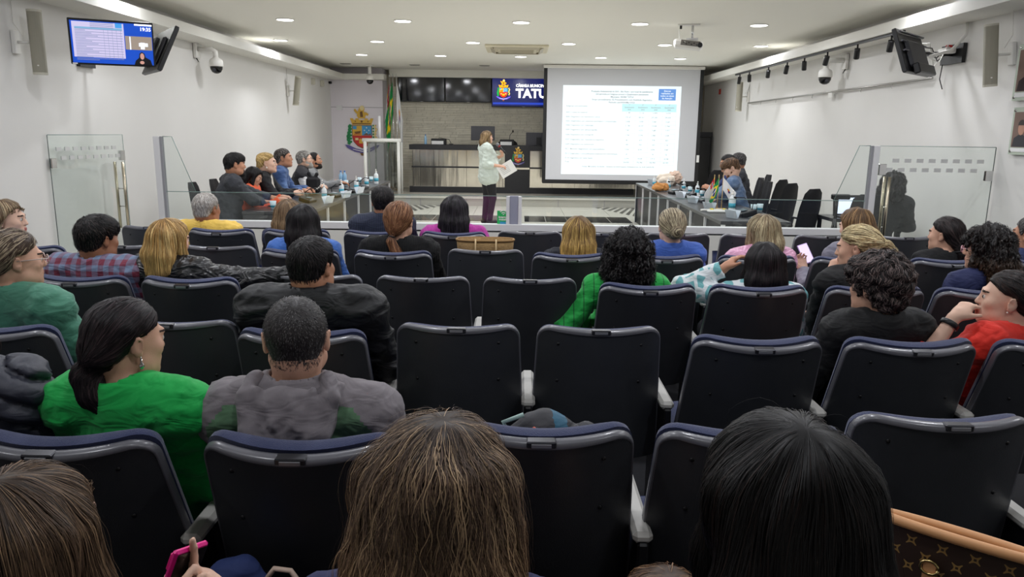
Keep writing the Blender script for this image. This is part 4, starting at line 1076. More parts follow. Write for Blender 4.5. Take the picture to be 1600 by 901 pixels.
def cloth_mat(name, rgb, kind='plain', rough=.8, rgb2=None, bumpk=.25):
    if name in MATS: return MATS[name]
    m = mat(name, rgb, rough, noise=.06, nscale=12, bump=0, sheen=.12 if rough > .6 and sum(rgb) > 200 else 0)
    nt = m.node_tree; N = nt.nodes; L = nt.links; b = N['Principled BSDF']
    tc = N.new('ShaderNodeTexCoord')
    # soft folds: stretched noise, plus a weave
    mp = N.new('ShaderNodeMapping'); mp.inputs['Rotation'].default_value = (.3, .5, .9); mp.inputs['Scale'].default_value = (1, 1, 2.2); L.new(tc.outputs['Object'], mp.inputs[0])
    n1 = N.new('ShaderNodeTexNoise'); n1.inputs['Scale'].default_value = 9; n1.inputs['Detail'].default_value = 2; n1.inputs['Distortion'].default_value = 1.2; L.new(mp.outputs[0], n1.inputs['Vector'])
    n2 = N.new('ShaderNodeTexNoise'); n2.inputs['Scale'].default_value = 420; L.new(tc.outputs['Object'], n2.inputs['Vector'])
    b1 = N.new('ShaderNodeBump'); b1.inputs['Strength'].default_value = bumpk; b1.inputs['Distance'].default_value = .05; L.new(n1.outputs['Fac'], b1.inputs['Height'])
    b2 = N.new('ShaderNodeBump'); b2.inputs['Strength'].default_value = .12; b2.inputs['Distance'].default_value = .004; L.new(n2.outputs['Fac'], b2.inputs['Height']); L.new(b1.outputs[0], b2.inputs['Normal']); L.new(b2.outputs[0], b.inputs['Normal'])
    def mixto(fac, c2):
        mx = N.new('ShaderNodeMix'); mx.data_type = 'RGBA'; src = b.inputs['Base Color'].links[0].from_socket
        L.new(fac, mx.inputs[0]); L.new(src, mx.inputs[6]); mx.inputs[7].default_value = (*lin(c2), 1); L.new(mx.outputs[2], b.inputs['Base Color'])
    def wave(scale, d, rot=None, lo=.5, hi=.56, dist=0):
        w = N.new('ShaderNodeTexWave'); w.bands_direction = d; w.inputs['Scale'].default_value = scale; w.inputs['Distortion'].default_value = dist
        L.new(tc.outputs['Object'], w.inputs['Vector']); r = N.new('ShaderNodeMapRange'); r.inputs[1].default_value = lo; r.inputs[2].default_value = hi; L.new(w.outputs['Fac'], r.inputs[0]); return r.outputs[0]
    if kind == 'plaid':
        wx = wave(5.2, 'X'); wz = wave(5.2, 'Z')
        a = N.new('ShaderNodeMath'); a.operation = 'ADD'; L.new(wx, a.inputs[0]); L.new(wz, a.inputs[1])
        h = N.new('ShaderNodeMath'); h.operation = 'MULTIPLY'; h.inputs[1].default_value = .5; L.new(a.outputs[0], h.inputs[0]); mixto(h.outputs[0], rgb2)
    elif kind == 'stripe': mixto(wave(22, 'X', lo=.9, hi=.97), rgb2)
    elif kind == 'widestripe': mixto(wave(6, 'X', lo=.955, hi=.99), rgb2)
    elif kind == 'leaf':
        v = N.new('ShaderNodeTexVoronoi'); v.inputs['Scale'].default_value = 1; v.feature = 'DISTANCE_TO_EDGE'; mq = N.new('ShaderNodeMapping'); mq.inputs['Rotation'].default_value = (.2, .75, .3); mq.inputs['Scale'].default_value = (19, 12, 8); L.new(tc.outputs['Object'], mq.inputs[0])
        L.new(mq.outputs[0], v.inputs['Vector']); r = N.new('ShaderNodeMapRange'); r.inputs[1].default_value = .13; r.inputs[2].default_value = .16; L.new(v.outputs['Distance'], r.inputs[0]); mixto(r.outputs[0], rgb2)
    elif kind == 'denim':
        n = N.new('ShaderNodeTexNoise'); n.inputs['Scale'].default_value = 7; n.inputs['Detail'].default_value = 4; L.new(tc.outputs['Object'], n.inputs['Vector'])
        r = N.new('ShaderNodeMapRange'); r.inputs[1].default_value = .45; r.inputs[2].default_value = .75; L.new(n.outputs['Fac'], r.inputs[0]); mixto(r.outputs[0], rgb2)
    elif kind == 'knit':
        w = N.new('ShaderNodeTexWave'); w.bands_direction = 'X'; w.inputs['Scale'].default_value = 28; L.new(tc.outputs['Object'], w.inputs['Vector'])
        b3 = N.new('ShaderNodeBump'); b3.inputs['Strength'].default_value = .5; b3.inputs['Distance'].default_value = .006; L.new(w.outputs['Fac'], b3.inputs['Height']); L.new(b2.outputs[0], b3.inputs['Normal']); L.new(b3.outputs[0], b.inputs['Normal'])
    return m

def piece_y(y, tab):
    return np.interp(y, [t[0] for t in tab], [t[1] for t in tab])

def trace(F, P0, flow, nst, step, off, lens):
    """follow the surface from start points; returns (n, nst, 3) and normals"""
    p = P0.copy(); out = []; nn = []
    n = len(p); v_prev = None
    for i in range(nst):
        val, g = F.sample(p); p = p-g*(val-off)[:, None]
        v = flow(p); 
        v = v-g*(v*g).sum(1)[:, None]; v /= (np.linalg.norm(v, axis=1)[:, None]+1e-9)
        if v_prev is not None: v = v*.5+v_prev*.5; v /= (np.linalg.norm(v, axis=1)[:, None]+1e-9)
        out.append(p.copy()); nn.append(g); v_prev = v
        p = p+v*(step*lens)[:, None]
    return np.stack(out, 1), np.stack(nn, 1)

def strips(path, nrm, width, lift, rs, wave=0, wfreq=0, curl=0):
    n, m, _ = path.shape
    d = np.gradient(path, axis=1); d /= (np.linalg.norm(d, axis=2)[..., None]+1e-9)
    side = np.cross(d, nrm); side /= (np.linalg.norm(side, axis=2)[..., None]+1e-9)
    t = np.linspace(0, 1, m)[None, :, None]
    P = path+nrm*(lift[:, None, None]*np.sin(np.pi*np.clip(t*.9+.05, 0, 1))**.5)
    ph = rs.uniform(0, 6.28, n)[:, None, None]
    if wave: P = P+side*(wave*np.sin(wfreq*t*m+ph)*np.minimum(t*3, 1))
    if curl: P = P+side*(curl*np.sin(wfreq*t*m+ph))+nrm*(curl*(1+np.cos(wfreq*t*m+ph)))
    w = (width[:, None, None])*np.sqrt(np.clip(np.sin(np.pi*np.clip(t*.96+.04, 0, 1)), 0, 1))
    A = P-side*w/2; B = P+side*w/2; M_ = P+nrm*w*.22
    V = np.stack([A, M_, B], 2).reshape(-1, 3)
    base = (np.arange(n)*m*3)[:, None]+(np.arange(m-1)*3)[None, :]
    q1 = np.stack([base, base+1, base+4, base+3], -1).reshape(-1, 4); q2 = np.stack([base+1, base+2, base+5, base+4], -1).reshape(-1, 4)
    return V, np.concatenate([q1, q2])

def person(px, py, Y, label, cat='person', group=None, seat=None, yaw=0.0, pitch=0.0, roll=0.0, byaw=0.0, hs=1.0, male=False, fat=0.0, broad=1.0, belly=0.0,
           skin='light', hair=None, top=None, pants=(30, 30, 36), sleeve=1.92, drop=.205, neckl=.0, arms=None, res=.014, hres=.0075, face=False, seed=0, standing=None, name='person',
           fwd=.0, shift=0.0, root_xy=None, lower=True, collar=None, seat_z=.50, lean=None, handfine=(), extra=None, shoes=(20, 20, 22), sides=None):
    rs = np.random.RandomState(seed+11)
    yaw = math.radians(yaw); pitch = math.radians(pitch); roll = math.radians(roll); byaw = math.radians(byaw)
    hw = np.array(at(px, py, Y))
    if root_xy is None: root_xy = (hw[0]+shift, Y+.17+fwd)
    root = np.array([root_xy[0], root_xy[1], 0.0]); RZ = rotm(byaw); L = lambda p: RZ.T @ (np.array(p, float)-root)
    W2L = L
    hc = L(hw); hs *= .97
    HR = rotm(yaw-byaw) @ rotm(0, pitch, roll)
    hd = lambda x, y, z: hc+HR @ (A3(x, y, z)*hs)
    neck_top = hd(0, -.025, -.055)
    b = broad*(1.0 if male else .9)
    # spine
    pel = A3(0, 0, seat_z) if standing is None else A3(0, 0, standing)
    nb = A3(hc[0]*.8, hc[1]-.035-(.0 if male else 0), hc[2]-.155*hs)
    up = unit(nb-pel)
    shy = (sides or 0.0)
    shR = rotm(shy)
    sp = nb-up*(drop-.155)
    sw = .178*b
    S = {1: sp+shR @ A3(sw, -.005, 0), -1: sp+shR @ A3(-sw, -.005, 0)}
    body = []; arm = {1: [], -1: []}; hands = {1: [], -1: []}; legs = []; feet = []
    fk = 1+fat*4
    torso = [('cap', nb-up*.03+A3(0, .005, 0), nb-up*.16, .062*b, .09*b, .06), ('cap', S[-1]*.72+sp*.28, S[1]*.72+sp*.28, .062*b, .062*b, .06)]
    ch = nb+(pel-nb)*.42+A3(0, .01, 0); RT = np.stack([shR[:, 0], unit(np.cross(up, shR[:, 0])), up], 1)
    torso += [('ell', ch+up*.04, (.158*b*fk, .108*b*fk, .19), RT, .06), ('ell', pel+(nb-pel)*.30+A3(0, belly*.6, 0), (.142*b*fk+belly, .108*b+belly, .16), RT, .06), ('ell', pel+A3(0, 0, .02), (.168*b*fk, .125*b, .12), None, .05)]
    if not male:
        for q in (-1, 1): torso.append(('ell', ch+up*.07+shR @ A3(q*.068, .085*fk, -.02), (.062, .05, .06), None, .04))
    for q in (-1, 1): torso.append(('cap', nb+(neck_top-nb)*.25+shR @ A3(q*.03, -.012, 0), S[q]+A3(0, 0, .012), .036, .046*b, .05))
    neck = [('cap', nb-up*.03, neck_top, .054*(1.12 if male else .9)+fat*.4, .051*(1.16 if male else .88)+fat*.4, .02)]
    arms = arms or {}
    wr = {}
    for q in (-1, 1):
        spec = arms.get(q, None)
        if spec is None or spec == 'lap':
            if standing is None:
                el = S[q]+A3(q*.075, .10, -.255); w = A3(q*.06, max(el[1]+.16, .24), seat_z+.16); hdv = A3(-q*.5, .7, -.25); hn = A3(0, 0, -1)
            else: el = S[q]+A3(q*.05, -.02, -.27); w = el+A3(0, .06, -.24); hdv = A3(0, .1, -1); hn = A3(-q, 0, 0)
            cu = ((.3, .4, .3), .4)
        else:
            el = L(spec['e']) if 'e' in spec else S[q]+A3(*spec['er']); w = L(spec['w']); hdv = RZ.T @ np.array(spec['d'], float); hn = RZ.T @ np.array(spec['n'], float); cu = (spec.get('curl', (.35, .5, .4)), spec.get('thumb', .5))
        # keep limb lengths human: clamp elbow
        la, lf = .285, .25
        if spec is not None and spec != 'lap' and spec.get('ik', True):
            D_ = w-S[q]; dist = min(np.linalg.norm(D_), la+lf-.004); D_ = unit(D_); pole = unit((el-S[q])-D_*np.dot(el-S[q], D_))
            ca_ = (la*la+dist*dist-lf*lf)/(2*la*dist); ca_ = max(-1, min(1, ca_)); el = S[q]+D_*la*ca_+pole*la*math.sqrt(1-ca_*ca_); w = S[q]+D_*dist
        wr[q] = (el, w)
        ra = .047*b**.5*(1+fat*3); arm[q] = [('ell', S[q], (.058*b, .055*b, .056*b), None, .03), ('cap', S[q], el, ra*1.04, ra*.86, .02), ('cap', el, w, ra*.88, .0265, .02)]
        hands[q] = hand_prims(w, hdv, hn, spec.get('side', -q if False else q) if isinstance(spec, dict) else q, cu[0], cu[1], .95 if not male else 1.05, fcurls=spec.get('fcurls') if isinstance(spec, dict) else None)
    if lower:
        if standing is None:
            for q in (-1, 1):
                hip = pel+A3(q*.088, .03, -.02); kn = A3(q*.11, .44, seat_z+.0); an = A3(q*.11, .47, .085)
                legs += [('cap', hip, kn, .085*fk, .058, .05), ('cap', kn, an, .055, .036, .02)]
                feet += [('cap', an+A3(0, -.02, -.03), an+A3(0, .10, -.05), .036, .034, .02), ('cap', an+A3(0, .1, -.052), an+A3(0, .16, -.056), .034, .026, .02)]
        else:
            for q in (-1, 1):
                st = (q*.085, q*.03)
                hip = pel+A3(q*.085, 0, -.04); kn = A3(q*.085, .03+st[1], standing*.53); an = A3(q*.08, st[1]-.02, .085)
                legs += [('cap', hip, kn, .098*fk, .064, .05), ('cap', kn, an, .062, .04, .02)]
                feet += [('cap', an+A3(0, -.03, -.045), an+A3(0, .10, -.05), .036, .034, .02), ('cap', an+A3(0, .1, -.052), an+A3(0, .16, -.056), .034, .026, .02)]
    # ---- body mesh (one continuous surface)
    allp = head_prims(hc, HR, hs, male, fat)+neck
    lo = np.minimum.reduce([pel-.25, hc-.2, wr[1][0]-.12, wr[-1][0]-.12, wr[1][1]-.22, wr[-1][1]-.22]); hi = np.maximum.reduce([pel+.25, hc+.2, wr[1][0]+.12, wr[-1][0]+.12, wr[1][1]+.22, wr[-1][1]+.22])
    if lower: lo[2] = -.01; hi[1] = max(hi[1], .72 if standing is None else .25)
    hb = (hc-A3(.105, .125, .15)*hs, hc+A3(.105, .13, .125)*hs)
    fines = [hb]
    for q in handfine: fines.append((wr[q][1]-.14, wr[q][1]+.14))
    F = Field(lo, hi, res*1.15, fines, hres)
    for p in torso+legs: F.prim(p, -.006)
    for q in (-1, 1):
        for p in arm[q]: F.prim(p, -.002)
        for p in hands[q]: F.prim(p, 0 if q in handfine else .002)
    for p in feet: F.prim(p, -.004)
    for p in neck: F.prim(p)
    # head on its own field region: add primitives directly
    for p in head_prims(hc, HR, hs, male, fat): F.prim(p)
    V, Q = F.mesh(); cen = V[Q].mean(1); lc = (cen-hc) @ HR/hs
    mi = np.zeros(len(Q), int)
    for q in (-1, 1):
        dd = lc-np.array([q*.031, .0815, -.001]); r = np.linalg.norm(dd, axis=1); ey = (r < .0142) & (np.abs(lc[:, 2]+.001) < .0075) & (lc[:, 1] > .084)
        mi[ey] = 3; mi[ey & (np.abs(dd[:, 0]) < .0062)] = 2
    bw = (np.abs(np.abs(lc[:, 0])-.032) < .017) & (lc[:, 1] > .072) & (np.abs(lc[:, 2]-.0215+.12*np.abs(np.abs(lc[:, 0])-.03)) < .0038); mi[bw] = 4
    lp = (np.abs(lc[:, 0]) < .0205) & (lc[:, 1] > .0865) & (np.abs(lc[:, 2]+.062) < .0095); mi[lp] = 1
    root_o = bpy.data.objects.new(name, np_mesh('person_body', V, Q, [SK[skin], M_lip, M_eye, M_eyew, mat('brow_hair', (60, 44, 36), .8)], mi)); COL.objects.link(root_o)
    root_o.location = root; root_o.rotation_euler = (0, 0, byaw); tag(root_o, label, cat, group)
    # ---- top garment
    if top:
        infl = top.get('thick', .014); mt = cloth_mat(*top['mat']) if isinstance(top['mat'], tuple) else top['mat']
        G = Field(lo-.04, hi+.04, top.get('res', res))
        if top.get('long'): 
            for q in (-1, 1): G.prim(('cap', pel+A3(q*.05, 0, .02), pel+A3(q*.07, .0, -top['long']), .14*b, .15*b, .05), infl)
        cuts = []
        for q in (-1, 1):
            el, w = wr[q]; s_ = top.get('sleeve', sleeve)
            for p in arm[q][:2 if s_ > 1 else 1]: G.prim(p, infl)
            if s_ > 1:
                f = s_-1; r0 = arm[q][2][3]; r1 = arm[q][2][4]; e2 = el+(w-el)*f; G.prim(('cap', el, e2, r0+infl, r0+(r1-r0)*f+infl*1.2, .02))
                G.prim(('-ell', e2+unit(w-el)*.035, (.06, .06, .03), np.array(Vector(unit(w-el)).to_track_quat('Z', 'Y').to_matrix()), .004))
            elif s_ > 0:
                e2 = S[q]+(el-S[q])*s_; G.prim(('cap', S[q], e2, .05*b+infl, .046*b+infl*1.6, .02)); G.prim(('-ell', e2+unit(el-S[q])*.04, (.08, .08, .03), np.array(Vector(unit(el-S[q])).to_track_quat('Z', 'Y').to_matrix()), .004))
        for p in torso: G.prim(p, infl*.85)
        for q in (-1, 1): G.prim(arm[q][0], infl)
        nkh = top.get('neck', .35)
        if nkh: G.prim(('cap', nb-up*.02, nb+(neck_top-nb)*nkh, .068*(1.1 if male else .93)+fat*.4, .063*(1.12 if male else .93)+fat*.4, .03)); G.prim(('-cap', nb+(neck_top-nb)*nkh+(neck_top-nb)*.1, neck_top, .064+fat*.3, .07+fat*.3, .008))
        if top.get('wr', 1):
            G.wrinkle(.0042*top.get('wr', 1), .075, seed+3, (.6, .6, 1.6), (nb, .09, .17)); G.wrinkle(.0022*top.get('wr', 1), .035, seed+9, (1, 1, 1.3), (nb, .09, .17))
        if top.get('quilt'):
            X, Yg, Zg = G.pts(); G.D = (G.D-F32(.010)+F32(.024)*(1-np.abs(np.sin((Zg*.9+np.abs(X-nb[0])*.5+Yg*.2)*F32(PI/.062))))**2).astype(F32)
        if top.get('ribs'):
            X, Yg, Zg = G.pts(); G.D = (G.D-F32(.0025)*np.abs(np.sin(X*F32(PI/.012)))).astype(F32)
        for p in top.get('add', []): G.prim(p(hd, nb, S, up) if callable(p) else p)
        V, Q = G.mesh(); mi = None; mats_ = [mt]
        if top.get('mat2'):
            m2 = cloth_mat(*top['mat2']); mats_.append(m2); c = V[Q].mean(1); mi = top['split'](c, nb, S, pel).astype(int)
        link(top.get('name', 'shirt'), np_mesh('top_garment', V, Q, mats_, mi), root_o, top.get('label'))
        if collar:
            G = Field(nb-.2, nb+.2, .009); cr_ = .066*(1.03 if male else .93)+fat*.4
            ax = unit(neck_top-nb)
            for k in range(16):
                a0 = 2*PI*k/16; a1 = 2*PI*(k+1)/16
                u = unit(np.cross(ax, A3(0, 1, 0))); v = np.cross(u, ax)
                pt = lambda a, r, z: nb+ax*(z)+u*r*math.cos(a)+v*r*math.sin(a)
                front = math.sin(a0) > .9 if False else False
                h0 = collar.get('h', .03)
                G.prim(('cap', pt(a0, cr_, .03), pt(a1, cr_, .03), .008, .008, .004)); G.prim(('cap', pt(a0, cr_+.004, .03+h0), pt(a1, cr_+.004, .03+h0), .008, .008, .012))
                G.prim(('cap', pt(a0, cr_, .03), pt(a0, cr_+.004, .03+h0), .008, .008, .004)); G.prim(('cap', pt(a0, cr_+.004, .03+h0), pt(a0, cr_+.018, .02), .007, .007, .006))
            V, Q = G.mesh(); link('collar', np_mesh('collar', V, Q, cloth_mat(*collar['mat'])), root_o, collar.get('label'))
    if lower:
        G = Field(lo-.04, hi+.04, .018)
        for p in legs+[torso[-3 if male else -5] if False else ('ell', pel+A3(0, 0, .0), (.168*b*fk, .125*b, .11), None, .05)]: G.prim(p, .008)
        V, Q = G.mesh(); V = V[:, :]
        link('trousers', np_mesh('trousers', V, Q, cloth_mat('trouser_%d_%d_%d' % pants, pants)), root_o)
        G = Field(np.array([-.25, -.2, -.02]) + A3(pel[0], 0, 0), np.array([.25, .75, .2])+A3(pel[0], 0, 0), .014)
        for p in feet: G.prim(p, .004)
        G.D = np.maximum(G.D, F32(.001)-G.pts()[2]).astype(F32)
        V, Q = G.mesh()
        if len(Q): link('shoes', np_mesh('shoes', V, Q, mat('shoe_%d_%d_%d' % shoes, shoes, .4)), root_o)
    if hair: make_hair(root_o, hc, HR, hs, hair, nb, S, rs, RZ)
    return dict(root=root_o, hd=hd, hc=hc, HR=HR, hs=hs, nb=nb, S=S, wr=wr, up=up, R=root, RZ=RZ, b=b, pel=pel)

def make_hair(root_o, hc, HR, hs, H, nb, S, rs, RZ):
    st = H['style']; col = np.array(lin(H['rgb'])); col2 = np.array(lin(H.get('rgb2', H['rgb']))); tip = np.array(lin(H['tip'])) if 'tip' in H else None
    T = lambda x, y, z: hc+HR @ (A3(x, y, z)*hs)
    h = H.get('res', .0075); n = H.get('n', 500); t = H.get('t', .012); Ln = H.get('len', .22)
    lo = hc-A3(.17, .19, .17); hi = hc+A3(.17, .17, .18)
    dn = A3(0, 0, -1.0)
    tail = H.get('tail')       # list of world-ish local offsets from head centre, gravity frame
    if st in ('long', 'curlylong'): lo = lo-A3(.06, .04, Ln); hi = hi+A3(.06, .0, 0)
    if tail: 
        tp = [hc+RZ.T @ A3(*p[:3]) if H.get('tailworld', True) else T(*p[:3]) for p in tail]; lo = np.minimum(lo, np.min(tp, 0)-.06); hi = np.maximum(hi, np.max(tp, 0)+.06)
    F = Field(lo, hi, h)
    F.prim(('ell', T(0, -.012, .022), (.0765*hs, .095*hs, .083*hs), HR, .001), t)
    F.prim(('ell', T(0, -.05, -.045), (.06*hs, .045*hs, .045*hs), HR, .02), t*.8)
    X, Yg, Zg = F.pts()
    lx = ((X-hc[0])*HR[0, 0]+(Yg-hc[1])*HR[1, 0]+(Zg-hc[2])*HR[2, 0])/hs; ly = ((X-hc[0])*HR[0, 1]+(Yg-hc[1])*HR[1, 1]+(Zg-hc[2])*HR[2, 1])/hs; lz = ((X-hc[0])*HR[0, 2]+(Yg-hc[1])*HR[1, 2]+(Zg-hc[2])*HR[2, 2])/hs
    if st in ('short', 'buzz', 'wavy'):
        tab = H.get('line', [(-.12, -.085), (-.06, -.07), (-.03, -.045), (-.012, .012), (.004, .012), (.010, -.012), (.026, -.012), (.036, .02), (.06, .045), (.085, .052), (.12, .06)])
    elif st in ('pony', 'bun'):
        tab = [(-.12, -.075), (-.05, -.06), (-.03, -.04), (-.015, .012), (.02, .015), (.05, .035), (.08, .055), (.12, .06)]
    else:
        tab = H.get('line') or [(-.12, -.2), (.0, -.2), (.022, -.12), (.04, .0), (.06, .04), (.085, .055), (.12, .06)]
    zl = np.interp(ly, [a for a, _ in tab], [b for _, b in tab]).astype(F32)
    F.D = np.maximum(F.D, (zl-lz)*F32(.6)).astype(F32)
    if st in ('short', 'pony', 'bun'): F.D = (F.D+np.clip(1-(lz-zl)/F32(.05), 0, 1)*F32(t*.78)).astype(F32)
    if st == 'long': F.D = (F.D+np.clip(1-(lz-zl)/F32(.03), 0, 1)*np.clip((ly-.02)*F32(40), 0, 1)*F32(t*.7)).astype(F32)
    if st == 'short' or st == 'wavy' or st == 'pony' or st == 'bun':
        vol = H.get('vol', .0)
        if vol: F.prim(('ell', T(0, .01, .055), (.066*hs, .085*hs, .05*hs), HR, .03), vol)
    if st == 'wavy':
        F.prim(('ell', T(0, -.02, .03), (.082*hs, .1*hs, .078*hs), HR, .03), .012)
        F.wrinkle(.006, .04, 5)
    if st in ('long', 'curlylong'):
        w = H.get('w', 1.0); spread = H.get('spread', .02)
        for k in range(-3, 4):
            a = k/3.0; x = .072*a*w; y = -.045-.045*math.sqrt(1-a*a*.95)
            top_ = T(x, y+.02, .03); mid = T(x*1.15, y-.012, -.08); x2 = x*(1.2+spread*8)
            end = A3(mid[0], mid[1], hc[2]-Ln+.03*abs(a)+rs.uniform(-.012, .012))+RZ.T @ A3(0, 0, 0)+HR @ A3((x2-x*1.15), 0, 0)
            end[1] -= H.get('back', .015)
            r = .03 if st == 'long' else .04
            F.prim(('cap', top_, mid, r, r*.95, .03)); F.prim(('cap', mid, end, r*.95, r*H.get('tr', .6), .03))
        if H.get('front', True):
            for q in (-1, 1):
                if q in H.get('nofront', ()): continue
                fw = H.get('fw', 1.0); a = T(q*.07*fw, .02, .02); m_ = T(q*.083*fw, .022, -.07); e_ = A3(m_[0]+q*.012, m_[1], hc[2]-Ln*.8)
                F.prim(('cap', a, m_, .02, .022, .02)); F.prim(('cap', m_, e_, .022, .014, .02))
    if st == 'curlylong': F.wrinkle(.010, .045, 7); F.wrinkle(.006, .022, 8)
    elif st == 'long': F.wrinkle(.003, .05, 6, (2, 2, .2))
    if st in ('pony', 'bun'):
        tie = T(*H['tie'])
        F.prim(('ell', tie*.75+T(0, 0, 0)*.25, (.045*hs, .05*hs, .045*hs), HR, .04))
    if tail:
        rr = [p[3] for p in tail]
        for i in range(len(tp)-1): F.prim(('cap', tp[i], tp[i+1], rr[i], rr[i+1], .012))
        F.wrinkle(.002, .03, 12, (2, 2, .3))
    if st == 'bun':
        F.prim(('ell', tie+HR @ A3(0, -.02, 0), (.036, .028, .036), HR, .008)); 
    if H.get('bald'):
        F.prim(('-ell', T(*H['bald'][:3]), (H['bald'][3],)*3, HR, .01))
    for p in H.get('add', []): F.prim((p[0], T(*p[1]), T(*p[2]), p[3], p[4], p[5]))
    V, Q = F.mesh()
    if len(Q) == 0: return
    crown = T(*H.get('crown', (0, -.045, .10)))
    def flow(p):
        away = p-crown; aw = away/(np.linalg.norm(away, axis=1)[:, None]+1e-6)
        if st in ('pony', 'bun'):
            to = tie-p; dist = np.linalg.norm(to, axis=1)[:, None]; v = to/(dist+1e-6)
            if tail:
                # on the tail: follow nearest segment
                A_ = np.array(tp[:-1]); B_ = np.array(tp[1:]); ab = B_-A_; tt = np.clip(((p[:, None]-A_)*ab).sum(2)/((ab*ab).sum(1)+1e-9), 0, 1); q = A_+ab*tt[..., None]; dd = np.linalg.norm(p[:, None]-q, axis=2)
                i = dd.argmin(1); on = (dd[np.arange(len(p)), i] < .055) & ((i > 0) | (tt[np.arange(len(p)), i] > .1))
                dirs = ab/(np.linalg.norm(ab, axis=1)[:, None]+1e-9); v = np.where(on[:, None], dirs[i], v)
            elif st == 'bun':
                near = dist[:, 0] < .05; r_ = np.cross(np.broadcast_to(HR[:, 1], p.shape), -to); v = np.where(near[:, None], r_/(np.linalg.norm(r_, axis=1)[:, None]+1e-9), v)
            return v
        if st in ('short', 'buzz'): return aw+HR @ A3(0, .4, 0)*(((p-hc) @ HR)[:, 2:3] > .02)+dn*.2
        if st == 'wavy': return aw+dn*.5+np.sin(p*90)[:, [1, 2, 0]]*.6
        return aw*.9+dn*(1.2+3*(hc[2]+.05-p[:, 2:3] > 0))
    if n:
        up_w = H.get('bias', 0)
        idx = rs.randint(0, len(V), n); P0 = V[idx]+rs.normal(0, h*.4, (n, 3))
        nst, step = {'short': (5, .007), 'buzz': (3, .004), 'wavy': (8, .007), 'pony': (8, .016), 'bun': (8, .012), 'long': (10, .022), 'curlylong': (16, .0055)}[st]
        nst = H.get('nst', nst); step = H.get('step', step)
        lens = rs.uniform(.5, 1.3, n)
        path, nr = trace(F, P0, flow, nst, step*hs, .0012, lens)
        wd = rs.uniform(.5, 1.2, n)*H.get('sw', .005)*hs; lift = np.abs(rs.normal(0, 1, n))*H.get('lift', .0022)
        if H.get('fly'): 
            kf = rs.rand(n) < H['fly']; lift[kf] = rs.uniform(.008, .022, kf.sum()); wd[kf] *= .25
        SV, SQ = strips(path, nr, wd, lift, rs, H.get('wave', .0), H.get('wf', .8), H.get('curl', .0))
        tsel = rs.rand(n)[:, None]; c = np.where(tsel < H.get('mix', .35), col2[None], col[None])*rs.uniform(.55, 1.35, (n, 1))
        sc = np.repeat(c, nst*3, 0)
        P_all = np.concatenate([V, SV]); Q_all = np.concatenate([Q, SQ+len(V)]); C = np.concatenate([np.tile(col*H.get('basek', .5), (len(V), 1)), sc])
    else: P_all, Q_all, C = V, Q, np.tile(col, (len(V), 1))
    if tip is not None:
        z = np.clip((hc[2]+H.get('tz', -.02)-P_all[:, 2:3])/max(Ln-.02, .05), 0, 1); C = C*(1-z)+tip*z*(C.mean(1, keepdims=True)/(col.mean()+1e-6)).clip(.3, 1.5)
    if H.get('roots') is not None:
        r0 = np.array(lin(H['roots'])); l_ = ((P_all-hc) @ HR)/hs; k = np.clip(1-(l_[:, 1:2]+.02)*-10, 0, 1)*0+np.clip((.03-l_[:, 2:3])*8, 0, 1)*H.get('rk', .6); C = C*(1-k)+r0*k*.8
    link('hair', np_mesh('hair', P_all, Q_all, M_hairc if 'curly' in st else M_hair, None, C), root_o)
    if tail and H.get('band'):
        a, b_ = np.array(tp[0]), np.array(tp[1]); d = unit(b_-a); q = np.array(Vector(d).to_track_quat('Z', 'Y').to_matrix())
        m = MB(); nseg = 18; r0 = tail[0][3]+.004; G_ = []
        for k in range(nseg):
            an = 2*PI*k/nseg; ring = []
            for j in range(6):
                bb = 2*PI*j/5; ring.append(tuple(a+d*.012+q @ A3((r0+.006*math.cos(bb))*math.cos(an), (r0+.006*math.cos(bb))*math.sin(an), .007*math.sin(bb))))
            G_.append(ring)
        m.grid(G_, closed=True); m.build('hair_tie', mat('hair_tie_dark', H['band'], .7), root_o)
# ================================================================ THE AUDIENCE
V3 = lambda p: np.array(p, float)
GA = 'seated audience'
def aud(px, py, row, label, dy=.17, **k):
    k.setdefault('root_xy', None)
    Yh = (ROWY[row] if isinstance(row, str) else row)+dy
    if 'seatpx' in k:
        sx = k.pop('seatpx'); x = at(sx, 430, Yh).x if False else None
    return person(px, py, Yh, label, group=GA, **k)
def dirw(a, b): return V3(b)-V3(a)

# ---- row A
e_, w_ = at(332, 745, 2.0), at(345, 655, 2.28)
P4 = aud(198, 528, 'A', 'woman in a bright green sweater with a low black ponytail and drop earring', yaw=-36, pitch=-6, byaw=-8, res=.0095, hres=.006, broad=1.08, fat=.006, skin='light', shift=.03, drop=.2,
    arms={1: dict(e=e_, w=w_, d=(.1, .9, .1), n=(-.6, 0, -.8))}, hair=dict(style='pony', rgb=(22, 16, 19), rgb2=(52, 40, 42), tie=(.01, -.105, -.045), tail=[(-.055, -.055, -.055, .022), (-.075, -.07, -.085, .040), (-.065, -.07, -.135, .042), (-.03, -.07, -.185, .03), (-.01, -.08, -.225, .010)], n=5000, sw=.003, band=(14, 12, 14), res=.006, lift=.0012, basek=.8), top=dict(mat=('green_knit', (0, 172, 74), 'plain', .8), name='sweater', res=.0095, thick=.016, neck=.3), seed=2)
r = P4['root']; q = P4['hd'](.082, -.0, -.055)
MB().lathe([(.002, .02), (.003, .0), (.007, -.006), (.008, -.012), (.002, -.02)], tuple(q), 8).build('earring', M_chrome, r, 'small silver drop earring')

